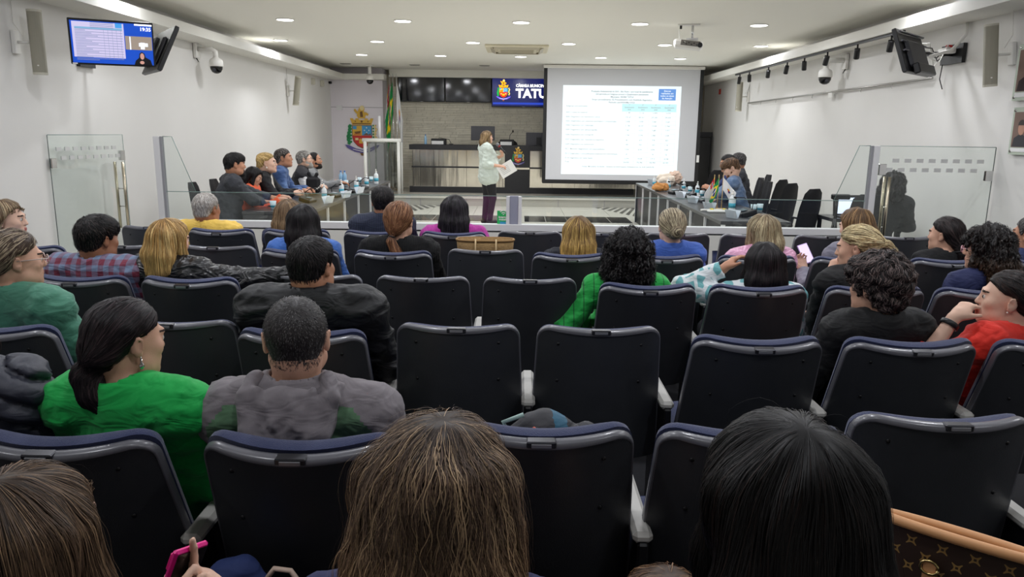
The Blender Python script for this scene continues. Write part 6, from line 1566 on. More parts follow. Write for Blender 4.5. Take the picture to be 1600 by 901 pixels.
OP = person(1396, 288, 8.45, 'operator with dark curly hair in black clothes behind the right glass door', yaw=-40, pitch=-14, byaw=-20, shift=-.1, skin='tan', hs=1.12, res=.013, drop=.2, broad=1.15,
    hair=dict(style='curlylong', rgb=(36, 32, 32), rgb2=(60, 54, 52), len=.17, t=.03, n=1200, sw=.005, curl=.005, wf=1.2, res=.008), top=dict(mat=('black_coat', (34, 33, 36), 'plain', .85), name='coat', thick=.022), seed=54)

# ---- presenter
PY = 14.0
ft = atz(768, 349, 0)
mic0, mic1 = at(775, 222, PY-.1), at(787, 236, PY-.15)
hp = at(784, 233, PY-.1)
PR = person(761, 214, PY, 'presenter in a pale sage shirt and black trousers speaking into a microphone', root_xy=(at(763, 300, PY).x, PY), yaw=-76, pitch=0, byaw=-72, standing=.92, hs=1.0, broad=1.12, fat=.02, belly=.05, skin='light', res=.012, hres=.007, drop=.21, handfine=(1, -1),
    hair=dict(style='long', rgb=(112, 86, 58), rgb2=(176, 150, 110), len=.15, t=.014, n=2000, sw=.003, res=.007, mix=.4, spread=0),
    top=dict(mat=('sage_shirt', (198, 208, 198), 'plain', .8), name='shirt', thick=.022, long=.05, sleeve=1.55, neck=.35), collar=dict(mat=('sage_shirt', (198, 208, 198)), h=.018), pants=(20, 19, 24),
    arms={1: dict(er=(.04, -.03, -.28), w=at(780, 259, PY-.24), d=(1, -.05, -.1), n=(0, .3, -1), curl=(.5, .7, .5)), -1: dict(er=(-.06, .12, -.26), w=at(785, 243, PY+.02), d=(.05, -.2, 1), n=(-.8, -.4, .1), curl=(.9, 1.1, .8), thumb=.7)}, seed=60)
mt_ = empty('microphone', tuple(at(784, 233, PY-.02)), 0, 'handheld microphone with grey ball head and red band at the presenter\'s mouth', 'microphone')
d = Vector(at(776, 224, PY-.02))-Vector(at(784, 233, PY-.02)); u = d.normalized()
MB().tube([tuple(-u*.13), tuple(u*.06)], [.014, .02], 12).build('handle', M_black, mt_)
MB().tube([tuple(u*.06), tuple(u*.08)], .024, 12).build('red_band', mat('mic_red', (170, 30, 34), .4), mt_)
b = MB(); qq = u.to_track_quat('Z', 'Y').to_matrix().to_4x4(); b.lathe([(.001, -.034), (.02, -.028), (.033, -.01), (.034, .008), (.024, .026), (.001, .034)], tuple(u*.11), 14, M=qq); b.build('head', mat('mic_grille', (130, 130, 134), .5, .6, bump=.5, bscale=900), mt_)
pp_ = at(792, 264, PY-.2)
pe_ = empty('paper_sheet', tuple(pp_), 0, 'printed white paper sheet held by the presenter', 'paper')
R_ = Matrix.Rotation(-.55, 4, 'Y') @ Matrix.Rotation(.35, 4, 'X')
MB().box((0, 0, 0), (.30, .002, .25)).xf(R_).build('sheet', M_paper, pe_)
b = MB()
for k in range(5): b.box((-.03, -.0018, .06-.03*k), (.16, .001, .006))
b.xf(R_).build('print_lines', mat('print_grey', (150, 150, 150), .7), pe_)
# ================================================================ STAGE FURNITURE AND OBJECTS
def desk(name, x0, x1, y0, y1, label, inner, fins):
    e = empty(name, ((x0+x1)/2, y0, 0), 0, label, 'desk'); w = x1-x0; L_ = y1-y0
    seg = 3
    for k in range(seg): MB().span((-w/2, L_*k/seg+.002, .71), (w/2, L_*(k+1)/seg-.002, .75), bev=.004).build('desk_top', M_toplam, e)
    sx = inner*w/2
    for k in range(fins):
        ya = L_*k/fins; yb = L_*(k+1)/fins
        MB().span((sx-inner*.03, ya+.02, .0), (sx-inner*.05, yb-.02, .71)).build('modesty_panel', mat('gloss_black_panel', (10, 10, 14), .35, spec=.3), e)
        MB().span((sx-inner*.005, ya-.012, 0), (sx-inner*.05, ya+.012, .71)).build('fin', M_alu, e)
    MB().span((sx-inner*.005, L_-.024, 0), (sx-inner*.05, L_, .71)).build('fin', M_alu, e)
    MB().span((-w/2+.01, .0, .0), (w/2-.03, .03, .71)).build('end_panel', M_toplam, e)
    MB().span((-w/2+.01, L_-.03, .0), (w/2-.03, L_, .71)).build('end_panel', M_toplam, e)
    return e
desk('left_desk', -3.2, -2.42, 8.7, 14.3, 'long charcoal desk on the left with black front panels', 1, 6)
desk('right_desk', 2.24, 3.02, 8.35, 14.6, 'long charcoal desk on the right with black front panels', -1, 8)

def office_chair(x, y, rz, label, grp='black swivel chairs on the stage'):
    e = empty('office_chair', (x, y, 0), rz, label, 'chair', grp)
    b = MB(); G = []
    for i in range(9):
        u = -1+2*i/8; row = []
        for j in range(11):
            v = j/10; z = .52+.54*v; hw_ = .235*(1-.28*max(0, v-.55)**1.2/.4 if v > .55 else 1); hw_ *= (1 if v < .9 else (1-((v-.9)/.1)**2*.35)); row.append((u*hw_, -.24-.09*v+.05*u*u, z))
        G.append(row)
    F_ = [[(p[0]*.97, p[1]+.055*(1-(abs(-1+2*i/8))**4), p[2]) for p in r] for i, r in enumerate(G)]
    b.grid(G[::-1]); b.grid(F_)
    ring = lambda g: [g[0][j] for j in range(11)]+[g[i][10] for i in range(1, 9)]+[g[8][j] for j in range(9, -1, -1)]+[g[i][0] for i in range(7, 0, -1)]
    b.grid([ring(G)+[ring(G)[0]], ring(F_)+[ring(F_)[0]]]); b.build('backrest', M_blacksoft, e)
    MB().box((0, 0, .47), (.48, .46, .09), bev=.035).build('seat', M_blacksoft, e)
    MB().tube([(0, -.1, .42), (0, -.3, .42), (0, -.33, .6)], .018, 6).build('back_bracket', M_black, e)
    MB().tube([(0, 0, .42), (0, 0, .08)], .03, 8).build('post', M_black, e)
    for k in range(5):
        a = 2*PI*k/5; l = MB(); l.tube([(0, 0, .1), (.28*math.cos(a), .28*math.sin(a), .07)], [.025, .016], 6); lg = l.build('leg', M_black, e)
        MB().lathe([(.028, -.012), (.028, .012)], (.28*math.cos(a), .28*math.sin(a), .03), 10, M=Matrix.Rotation(PI/2, 3, 'X')).build('castor', M_black, lg)
    for s in (-1, 1): MB().tube([(s*.22, -.1, .45), (s*.28, -.08, .5), (s*.28, -.06, .64), (s*.28, .16, .66)], .014, 6).build('arm', M_black, e)
    return e
for px, py, Y, rz, lab in ((1237, 330, 9.4, 38, 'black swivel chair nearest on the right, empty by the right desk'), (1206, 310, 10.4, 42, 'black swivel chair second from the glass post, empty'), (1193, 306, 11.2, 45, 'black swivel chair just behind the denim shirted man, empty'), (1104, 285, 13.9, 30, 'black swivel chair at the far end of the right desk')):
    p = at(px, py, Y); office_chair(p.x, Y, math.radians(rz), lab)
LP = [(L1, 'the man in charcoal suit'), (L2, 'the woman in orange'), (L3, 'the blonde woman in black blazer'), (L4, 'the man in the blue blazer'), (L5, 'the man in the vest'), (L6, 'the man in light grey')]
for P, nm in LP:
    r = P['root']; office_chair(r.location.x-.02, r.location.y, -PI/2+.12, 'black swivel chair at the left desk under '+nm)
for P, nm in ((R1, 'the man in denim'), (R2, 'the man in navy jacket'), (R3, 'the grey haired man')):
    r = P['root']; office_chair(r.location.x+.02, r.location.y, PI/2-.1, 'black swivel chair at the right desk under '+nm)
r = OP['root']; office_chair(r.location.x, r.location.y-.02, math.radians(-35), 'black swivel chair of the operator behind the glass door')

# small things on desks
M_clear = glass_mat('clear_plastic', (.86, .92, .94), .08)
def sanitizer(p, label, s=1.0, grp='hand sanitizer pump bottles'):
    s = s*.66
    e = empty('sanitizer_bottle', tuple(p), 0, label, 'bottle', grp)
    MB().lathe([(.034*s, 0), (.036*s, .01*s), (.036*s, .13*s), (.03*s, .155*s), (.014*s, .17*s), (.014*s, .185*s)], n=14).build('bottle', mat('milky_plastic', (222, 228, 230), .3), e)
    MB().lathe([(.0368*s, .045*s), (.0368*s, .095*s)], n=14).build('sticker', M_bluebox, e)
    p_ = MB().lathe([(.016*s, .185*s), (.016*s, .2*s), (.005*s, .202*s), (.005*s, .225*s)], n=10).build('pump', M_white, e)
    MB().tube([(0, 0, .228*s), (0, -.04*s, .224*s)], .006*s, 6).build('nozzle', M_white, p_)
def cup(p, label, grp):
    e = empty('plastic_cup', tuple(p), 0, label, 'cup', grp)
    MB().lathe([(.026, 0), (.037, .1), (.039, .1), (.028, 0)], n=14).build('cup', mat('cup_plastic', (205, 224, 230), .25), e)
    MB().lathe([(.031, .025), (.036, .075)], n=14).build('print_band', M_bluebox, e)
def water_bottle(p, label):
    e = empty('water_bottle', tuple(p), 0, label, 'bottle', 'blue water bottles')
    MB().lathe([(.033, 0), (.034, .02), (.03, .06), (.034, .1), (.034, .16), (.014, .2), (.013, .215)], n=14).build('bottle', mat('blue_pet', (150, 190, 222), .15), e)
    MB().lathe([(.015, .213), (.015, .235)], n=10).build('cap', mat('cap_blue', (60, 120, 190), .4), e)
def desk_phone(p, rz, label, s=1.0, grp='black desk microphone consoles'):
    s = s*.82
    e = empty('microphone_console', tuple(p), rz, label, 'console', grp)
    MB().box((0, 0, .03*s), (.2*s, .15*s, .05*s), Matrix.Rotation(.25, 3, 'X'), bev=.01).build('base', M_black, e)
    MB().tube([(.05*s, .04*s, .05*s), (.05*s, .05*s, .12*s), (.03*s, -.03*s, .17*s), (0, -.09*s, .17*s)], .006, 6).build('gooseneck', M_black, e)
    MB().lathe([(.001, -.02), (.012, -.015), (.012, .015), (.001, .02)], (0, -.1*s, .168*s), 8, M=Matrix.Rotation(1.3, 3, 'X')).build('capsule', M_black, e)
    MB().box((0, -.02*s, .06*s), (.1*s, .05*s, .004), Matrix.Rotation(.25, 3, 'X')).build('display', mat('console_display', (90, 110, 120), .2), e)
def name_plate(p, rz, label, grp='clear desk name plates'):
    e = empty('name_plate', tuple(p), rz, label, 'name plate', grp)
    for s in (-1, 1): MB().box((0, s*.02, .05), (.2, .003, .1), Matrix.Rotation(-s*.35, 3, 'X')).build('leaf', mat('plate_acrylic', (200, 208, 216), .2), e)
def T75(px, py): 
    p = atz(px, py, .75); return (p.x, p.y, .7505)
LD = [(425, 318, 'nearest, by the blonde woman'), (507, 313, 'fifth from the lectern'), (534, 305, 'fourth from the lectern'), (557, 298, 'third from the lectern'), (573, 292, 'second from the lectern'), (588, 287.5, 'closest to the lectern')]
for px, py, w in LD[1:]: sanitizer(T75(px, py), 'sanitizer pump bottle on the left desk, '+w, 1.5 if px < 580 else 1.7)
for px, py, w in ((427, 327, 'beside the orange sleeve'), (541, 291, 'behind the fourth bottle'), (562, 286, 'between bottles mid desk'), (580, 284.5, 'near the far end'), (606, 284, 'at the far end by the lectern')):
    q = T75(px, py)
    if q[1] < 14.2 and q[0] < -2.45: cup(q, 'disposable cup with teal print on left desk, '+w, 'plastic cups on the left desk')
for px, w in ((533, 'left one'), (539, 'right one')):
    q = T75(px, 288); water_bottle((max(q[0], -3.1), q[1], q[2]), 'blue tinted water bottle standing on the left desk, '+w)
for i, (px, py) in enumerate(((481, 316), (521, 308), (549, 301), (566, 295.5))):
    desk_phone(T75(px, py), 1.4, 'black microphone console on the left desk, %s' % ('nearest the handbag', 'second from the handbag', 'third from the handbag', 'nearest the lectern')[i], 1.3)
for i, (px, py) in enumerate(((513, 318), (541, 309), (562, 302))):
    name_plate(T75(px, py), 1.3, 'clear name plate at the left desk edge, %s' % ('nearest the barrier', 'middle one', 'farthest')[i], 'name plates on left desk')
q = T75(430, 322); o = MB().box((0, 0, .006), (.16, .08, .012), bev=.004).build('mobile_phone', M_black, None, 'black phone lying on the left desk near the orange sleeve', q); o['category'] = 'phone'
q = T75(452, 322); o = MB().box((0, 0, .002), (.2, .28, .003)).build('paper_sheet', M_paper, None, 'sheet of paper lying on the left desk by the blonde woman', q); o['category'] = 'paper'
# handbag with white beaded handle
q = T75(490, 303)
hb = empty('handbag', q, .2, 'black handbag with a white beaded handle on the left desk', 'handbag')
b = MB(); b.box((0, 0, .13), (.2, .12, .26), bev=.045); b.build('body', M_blacksoft, hb)
MB().box((-.05, 0, .28), (.05, .05, .09), Matrix.Rotation(-.4, 3, 'Y'), bev=.015).box((.05, 0, .275), (.05, .05, .08), Matrix.Rotation(.4, 3, 'Y'), bev=.015).build('gathered_top', M_blacksoft, hb)
for k in range(15):
    a = PI*k/14; MB().lathe([(.001, -.014), (.014, 0), (.001, .014)], (-.13*math.cos(a), -.08, .2-.13*math.sin(a)), 7).build('bead', M_white, hb)

# right desk
for px, py, s, w in ((1022, 291, 1.3, 'at the far corner'), (1044, 297, 1.5, 'third from the far corner'), (1034, 289, 1.2, 'second from the far corner'), (1068, 298, 1.3, 'beside the black tablet'), (1089, 305, 1.4, 'in front of the small cup'), (1143, 331, 1.75, 'nearest, behind the clear name plate')):
    sanitizer(T75(px, py), 'sanitizer pump bottle on the right desk, '+w, s)
for px, py, w in ((1078, 301, 'far one'), (1097, 308, 'near the flags'), (1177, 332, 'left one of the near pair'), (1187, 331, 'right one of the near pair')):
    cup(T75(px, py), 'disposable cup with teal print on the right desk, '+w, 'plastic cups on the right desk')
for i, (px, py, s) in enumerate(((1055, 303, 1.4), (1076, 308, 1.4), (1101, 316, 1.4), (1163, 338, 1.6))):
    desk_phone(T75(px, py), -1.4, 'black microphone console on right desk, %s' % ('farthest', 'second farthest', 'behind the small flags', 'nearest the barrier')[i], s)
for i, (px, py) in enumerate(((1018, 288), (1063, 309), (1082, 317), (1108, 328), (1144, 341))):
    name_plate(T75(px, py), -1.2, 'clear name plate on the right desk, %s' % ('at the far corner', 'fourth from the barrier', 'third from the barrier', 'beside the small flags', 'nearest the barrier')[i], 'name plates on right desk')
def soft_bag(px, py, rgb, sz, label, nm='bag'):
    q = T75(px, py); G = Field((-.3, -.3, -.05), (.3, .3, .4), .012); G.prim(('ell', (0, 0, sz[2]/2), (sz[0]/2, sz[1]/2, sz[2]/2), None, .02)); G.prim(('cap', (-sz[0]*.2, 0, sz[2]*.7), (sz[0]*.2, 0, sz[2]*.8), sz[1]*.25, sz[1]*.2, .03)); G.wrinkle(.012, .07, int(px)); G.D = np.maximum(G.D, F32(.001)-G.pts()[2]); V, Q = G.mesh()
    o = bpy.data.objects.new(nm, np_mesh(nm, V, Q, cloth_mat('bag_%d' % px, rgb))); COL.objects.link(o); o.location = q; tag(o, label, 'bag'); return o
soft_bag(1040, 290, (226, 212, 196), (.34, .26, .2), 'cream soft bag heaped on the far end of the right desk')
soft_bag(1054, 289, (206, 178, 160), (.26, .2, .26), 'beige folded bag standing on the far end of the right desk')
soft_bag(1032, 298.5, (190, 130, 66), (.28, .2, .12), 'orange brown paper bag lying at the edge of the right desk', 'paper_bag')
for i, (px, py) in enumerate(((1085, 304), (1094, 305))):
    q = T75(px, py); o = MB().box((0, 0, .004), (.22, .3, .006)).build('paper_stack', M_paper, None, 'stack of papers on the right desk, %s' % ('farther one', 'nearer one')[i], q); o['category'] = 'paper'; o['group'] = 'papers on right desk'
q = T75(1122, 332); o = MB().box((0, 0, .015), (.26, .1, .03), bev=.01).build('white_box', M_white, None, 'flat white box lying in front of the small flags', q); o['category'] = 'box'
for px, w in ((1107, 'left'), (1127, 'right')):
    q = T75(px, 330.5); e = empty('marker_pen', q, .1, 'white marker with a yellow cap beside the small flags, %s one' % w, 'marker', 'markers')
    MB().tube([(-.1, 0, .02), (.02, 0, .02)], .014, 8).build('barrel', M_white, e); MB().tube([(.02, 0, .022), (.06, 0, .022)], .018, 8).build('cap', M_yellow, e)
# flags on the desk
M_flagG = mat('flag_green', (10, 140, 70), .7); M_flagY = mat('flag_yellow', (250, 212, 20), .7); M_flagB = mat('flag_blue', (36, 52, 120), .7); M_flagW = mat('flag_white', (228, 228, 228), .7); M_flagR = mat('flag_red', (190, 30, 44), .7); M_flagK = mat('flag_black', (20, 20, 24), .7)
def cloth_flag(kind, w, h, droop=.0, wav=.02, seed=0):
    """flag hanging from its hoist at x=0, mostly vertical folds; returns mesh; u along the fly, v down the hoist"""
    nu, nv = 14, 20; V = []; F = []; M_ = []
    for i in range(nu+1):
        for j in range(nv+1):
            u = i/nu; v = j/nv
            x = w*u*.34*(1-.2*v)+.0; z = -h*v-w*u*.80-.0; y = wav*math.sin(u*9+seed)*(0.3+u)+wav*.5*math.sin(v*5+u*4)
            V.append((x, y, z))
    for i in range(nu):
        for j in range(nv):
            u = (i+.5)/nu; v = (j+.5)/nv; m = 3
            if kind == 'brazil':
                m = 0; du, dv = abs(u-.5)*2, abs(v-.5)*2
                if du/.86+dv/.8 < 1: m = 1
                r = math.hypot((u-.5)*1.43, v-.5)
                if r < .26: m = 2
                if r < .26 and abs((v-.5)+.12*(u-.4)) < .035: m = 3
            elif kind == 'sp':
                m = 3 if int(v*13) % 2 == 0 else 5
                if u < .42 and v < .5: m = 4
                if math.hypot((u-.21)*1.4, v-.25) < .13: m = 3
                if math.hypot((u-.21)*1.4, v-.25) < .08: m = 2
                if (u < .07 or .35 < u < .42) and (v < .1 or .4 < v < .5): m = 1
            elif kind == 'city':
                r = math.hypot((u-.5)*1.43, v-.5); m = 3
                if r < .16: m = 1 if v < .45 else (4 if u < .5 else 2)
            a = i*(nv+1)+j; F.append((a, a+nv+1, a+nv+2, a+1)); M_.append(m)
    me = bpy.data.meshes.new('flag_cloth'); me.from_pydata(V, [], F)
    for m in (M_flagG, M_flagY, M_flagB, M_flagW, M_flagR, M_flagK): me.materials.append(m)
    me.polygons.foreach_set('material_index', M_); me.polygons.foreach_set('use_smooth', [True]*len(F)); me.update(); return me
q = T75(1120, 328)
fs = empty('table_flag_stand', q, 0, 'small stand with three little flags on wooden poles on the right desk', 'flag stand')
MB().box((0, 0, .01), (.22, .1, .02), bev=.004).build('base', M_wood, fs)
for i, (kd, dx, sx) in enumerate((('sp', -.055, -1), ('brazil', 0, -1), ('city', .055, 1))):
    MB().tube([(dx, 0, .02), (dx+.0, 0, .42)], .005, 6).build('pole', M_wood, fs)
    MB().lathe([(.001, -.012), (.008, 0), (.001, .016)], (dx, 0, .43), 8).build('finial', M_wood, fs)
    o = link('flag', cloth_flag(kd, .26, .17, wav=.008, seed=i), fs); o.location = (dx, -.01, .41); o.scale = (sx*1.3 if kd != 'city' else 1.9, 1, 1 if kd != 'city' else .9)
# standing flags beside the stone wall
for i, (px, kd, sx, lab) in enumerate(((612, 'sp', -.3, 'tall state flag with red corner and striped field, folded on its pole'), (617, 'brazil', -.4, 'tall green and yellow national flag hanging in folds on its pole'), (622.5, 'city', .32, 'tall white city flag with a gold emblem hanging on its pole'))):
    Yf = 19.2-.12*i; p = at(px, 300, Yf); e = empty('standing_flag', (p.x, Yf, .2), 0, lab, 'flag', 'standing flags')
    hz = at(px, 119, Yf).z-.2
    MB().tube([(0, 0, 0), (0, 0, hz)], .014, 8).build('pole', M_chrome, e); MB().lathe([(.14, 0), (.14, .02), (.03, .06), (.02, .1)], n=16).build('foot', mat('brass_foot', (140, 110, 60), .3, .9), e)
    MB().lathe([(.001, -.04), (.02, 0), (.001, .07)], (0, 0, hz), 8).build('spear_tip', M_chrome, e)
    o = link('flag_cloth', cloth_flag(kd, 1.35, .9, wav=.05, seed=i*2), e); o.location = (0, -.02, hz-.04); o.scale = (sx, 1, .92)
# lectern on the dais
LY = 17.75
lx0 = at(571, 250, LY).x; lx1 = at(623, 250, LY).x; lz = at(597, 219, LY).z-.2; w = lx1-lx0
le = empty('lectern', ((lx0+lx1)/2, LY, .2), 0, 'clear acrylic lectern with white tubular frame on the dais', 'lectern')
M_tube = mat('white_tube', (228, 228, 222), .3)
for s in (-1, 1): MB().tube([(s*w/2, 0, 0), (s*w/2, 0, lz)], .04, 10).build('post', M_tube, le); MB().tube([(s*w/2, .45, 0), (s*w/2, .45, lz-.05)], .025, 8).build('rear_post', M_tube, le)
MB().tube([(-w/2-.06, 0, lz), (w/2+.06, 0, lz)], .045, 10).build('top_rail', M_tube, le)
for dx in (-.16, .1): MB().tube([(dx, .1, 0), (dx, .1, lz-.02)], .02, 8).build('inner_post', M_chrome, le)
MB().box((0, .05, lz/2), (w-.08, .01, lz-.1)).build('acrylic_panel', glass_mat('smoke_acrylic', (.72, .74, .73), .07), le)
MB().box((0, .25, lz-.03), (w-.05, .42, .015), Matrix.Rotation(.2, 3, 'X')).build('reading_shelf', glass_mat('smoke_acrylic'), le)
MB().tube([(-.05, .05, lz), (-.05, .05, lz+.55)], .035, 8).build('column_microphone', M_alu, le)
# things on the presiding bench
bz_ = zb[0]
def bench_at(px): return at(px, 227, BNY+.3).x
def monitor(px0, px1, py0, label, back=True):
    x0, x1 = at(px0, 210, BNY+.35).x, at(px1, 210, BNY+.35).x; zt_ = at((px0+px1)/2, py0, BNY+.35).z; w = x1-x0
    e = empty('computer_monitor', ((x0+x1)/2, BNY+.35, bz_), 0, label, 'monitor')
    MB().box((0, 0, (zt_-bz_)-.17), (w, .03, .34), bev=.006).build('casing', mat('monitor_grey', (66, 66, 72), .4), e)
    MB().box((0, -.02, .1), (.12, .03, .2)).build('stand', M_black, e); MB().box((0, 0, .01), (.24, .18, .02)).build('foot', M_black, e)
monitor(736, 773, 197, 'grey computer monitor on the bench behind the presenter'); monitor(822, 862, 207, 'dark computer monitor on the bench by the projection screen')
e = office_chair(at(793, 215, 19.2).x, 19.15, PI, 'tall black chair behind the presiding bench', 'black swivel chairs on the stage'); e.location.z = .2; e.scale = (1.25, 1.1, 1.2)
def bench_box(px0, px1, py0, label):
    x0, x1 = at(px0, 225, BNY+.3).x, at(px1, 225, BNY+.3).x
    e = empty('document_tray', ((x0+x1)/2, BNY+.3, bz_), 0, label, 'tray', 'trays on the bench')
    MB().box((0, .05, .07), (x1-x0, .25, .14), bev=.01).build('tray', M_black, e); MB().box((-.02, -.08, .045), ((x1-x0)*.8, .02, .08)).build('papers', M_paper, e)
bench_box(674, 697, 218, 'black tray with white papers on the left part of the bench'); bench_box(781, 803, 222, 'low black tray with white papers in front of the tall chair')
water_bottle((at(665, 225, BNY+.3).x, BNY+.3, bz_), 'water bottle standing at the left end of the presiding bench')
x_ = at(705, 225, BNY+.3).x; m_ = empty('bench_microphone', (x_, BNY+.3, bz_), 0, 'thin gooseneck microphone on the presiding bench left of the presenter', 'microphone')
MB().box((0, 0, .01), (.1, .1, .02)).build('base', M_black, m_); MB().tube([(0, 0, .02), (-.05, 0, .12), (-.3, 0, .16), (.0-.32, 0, .12)], .007, 6).build('gooseneck', M_black, m_)
x_ = at(795, 222, BNY+.5).x; m_ = empty('bench_microphone', (x_, BNY+.5, bz_), 0, 'thin gooseneck microphone rising before the tall black chair', 'microphone')
MB().tube([(0, 0, 0), (.03, 0, .25), (.1, 0, .33)], .008, 6).build('gooseneck', M_black, m_); MB().lathe([(.015, 0), (.02, .03), (.01, .06)], (.1, 0, .31), 8).build('capsule', M_black, m_)
# equipment rack at the back right
x0 = at(1098, 240, 19.0).x+.1; rk = empty('equipment_rack', (4.43, 19.0, .2), 0, 'tall black equipment rack between the projection screen and right wall', 'rack')
hz = at(1108, 214, 19.0).z-.2
MB().box((0, 0, hz/2), (.44, .6, hz), bev=.02).build('cabinet', M_blackwood, rk); MB().box((0, -.31, hz*.55), (.36, .02, hz*.7)).build('door', M_black, rk)
MB().box((.1, -.0, hz+.06), (.35, .3, .12)).build('amplifier', mat('amp_grey', (60, 60, 64), .5), rk); MB().tube([(-.1, 0, hz), (-.15, 0, hz+.3), (-.25, .1, hz+.42)], .012, 6).build('cable', M_black, rk)
o = MB().box((0, 0, 0), (.12, .02, .12)).build('red_wall_sign', mat('red_sign', (196, 60, 44), .6), None, 'tiny red sign high on the right wall beside the projection screen', (HW-.1, 18.4, at(1105, 143, 18.4).z)); o['category'] = 'sign'; o.location.x = HW-.02; o.rotation_euler = (0, 0, PI/2)

# operator's desk with laptop
q = at(1335, 325, 9.0)
od = empty('operator_desk', (q.x+.1, 9.1, 0), 0, 'narrow dark desk behind the right glass post with a laptop on it', 'desk')
MB().box((0, 0, .72), (.8, .5, .04)).build('desk_top', M_toplam, od)
for sx in (-.37, .37):
    for sy in (-.22, .22): MB().box((sx, sy, .35), (.04, .04, .7)).build('leg', M_black, od)
lp = empty('laptop', (q.x-.02, 9.0, .741), .1, 'open laptop showing the bright table behind the glass post', 'laptop')
MB().box((0, -.02, .01), (.34, .24, .018), bev=.004).build('keyboard_base', M_black, lp)
MB().box((0, .12, .13), (.36, .012, .25), Matrix.Rotation(-.15, 3, 'X')).build('lid', M_black, lp); MB().box((0.01, .11, .13), (.3, .004, .19), Matrix.Rotation(-.15, 3, 'X')).build('screen', mat('laptop_screen', (215, 225, 245), .4, emit=(215, 226, 248), estr=.85), lp)
q2 = at(1305, 340, 8.8); tr = empty('camera_tripod', (q2.x, 8.8, 0), 0, 'black tripod with a small camera head beside the laptop', 'tripod')
for k in range(3):
    a = 2*PI*k/3+.4; MB().tube([(0, 0, .78), (.13*math.cos(a), .13*math.sin(a), 0)], .014, 6).build('leg', M_black, tr)
MB().tube([(0, 0, .75), (0, 0, .98)], .02, 8).build('column', M_black, tr); MB().box((.04, 0, 1.0), (.2, .08, .06), bev=.01).build('head', M_black, tr)

# ================================================================ THINGS AMONG THE AUDIENCE
# woven basket on the vacant seat
p0 = at(713, 380, 4.98); p1 = at(803, 380, 4.98); w = p1.x-p0.x; zt_ = at(758, 374.5, 4.98).z
bk = empty('straw_basket', ((p0.x+p1.x)/2, 5.0, zt_-.36), 0, 'woven straw basket bag standing on an empty chair in the middle', 'basket')
M_straw = mat('woven_straw', (168, 136, 90), .85, noise=.25, nscale=60, bump=.6, bscale=90, stretch=(1, 1, 3))
n = 28; G = []
for k in range(n):
    a = 2*PI*k/n; cx_, sy_ = math.copysign(abs(math.cos(a))**.6, math.cos(a)), math.copysign(abs(math.sin(a))**.8, math.sin(a)); col_ = []
    for j in range(9): v = j/8; col_.append(((w/2)*(.86+.14*v)*cx_, .08*(.8+.2*v)*sy_, .36*v+.002*((k+j) % 2)))
    for j in (8, 4, 0): v = j/8; col_.append(((w/2)*(.84+.14*v)*cx_, .07*(.8+.2*v)*sy_, .36*v if j else .01))
    G.append(col_)
MB().grid(G, closed=True).build('body', M_straw, bk)
b = MB(); b.tube([(w/2*math.copysign(abs(math.cos(2*PI*k/24))**.6, math.cos(2*PI*k/24)), .081*math.copysign(abs(math.sin(2*PI*k/24))**.8, math.sin(2*PI*k/24)), .36) for k in range(25)], .008, 6, cap=False); b.build('rim', mat('straw_rim', (150, 116, 72), .8), bk)
for x_ in (-.06, .075): MB().tube([(x_, -.088, .2), (x_, -.095, .3), (x_, -.088, .372), (x_, -.06, .36)], .006, 6).build('strap', mat('tan_strap', (214, 186, 140), .6), bk)

# backpack on the near empty chair
q = at(862, 668, 2.06); bp = empty('backpack', (q.x, 2.12, .50), .15, 'grey and teal backpack with key charms on the nearest empty chair', 'backpack')
zt_ = at(868, 645, 2.1).z-.50
G = Field((-.3, -.25, -.05), (.3, .25, .7), .011); G.prim(('ell', (-.02, 0, zt_*.5), (.15, .09, zt_*.5), None, .03)); G.prim(('ell', (.1, -.02, zt_*.46), (.075, .08, zt_*.46), None, .008)); G.prim(('ell', (.04, -.06, zt_*.4), (.09, .06, zt_*.42), None, .006)); G.wrinkle(.004, .07, 4); G.D = np.maximum(G.D, F32(.001)-G.pts()[2])
V, Q = G.mesh(); c = V[Q].mean(1); link('body', np_mesh('backpack_body', V, Q, [cloth_mat('bag_dark_grey', (58, 58, 62), 'plain', .7), cloth_mat('bag_teal', (40, 96, 122), 'plain', .7)], ((c[:, 0] > .0) & (c[:, 0] < .045)).astype(int)), bp)
for s, y in ((-.1, -.07), (.13, -.06)): MB().tube([(s, y, zt_*.5), (s*1.1, y-.02, zt_*.72), (s*.9, -.05, zt_-.075), (s*.5, -.045, zt_-.04)], .010, 8).build('shoulder_strap', mat('strap_grey', (84, 84, 88), .7), bp)
MB().tube([(-.12, -.05, zt_-.06), (-.15, -.05, zt_-.01), (-.09, -.05, zt_+.01)], .007, 6).build('cord', mat('cord_mint', (150, 176, 170), .6), bp)
b = MB(); b.tube([(-.07, -.085, zt_-.02), (-.035, -.09, zt_-.05)], .009, 8); b.build('key_charm', mat('charm_orange', (200, 92, 66), .5), bp)
for k in range(4): MB().lathe([(.001, -.01), (.011, 0), (.001, .01)], (-.02+.008*k, -.095, zt_-.06-.018*k), 8).build('key_ring_bead', M_chrome, bp)

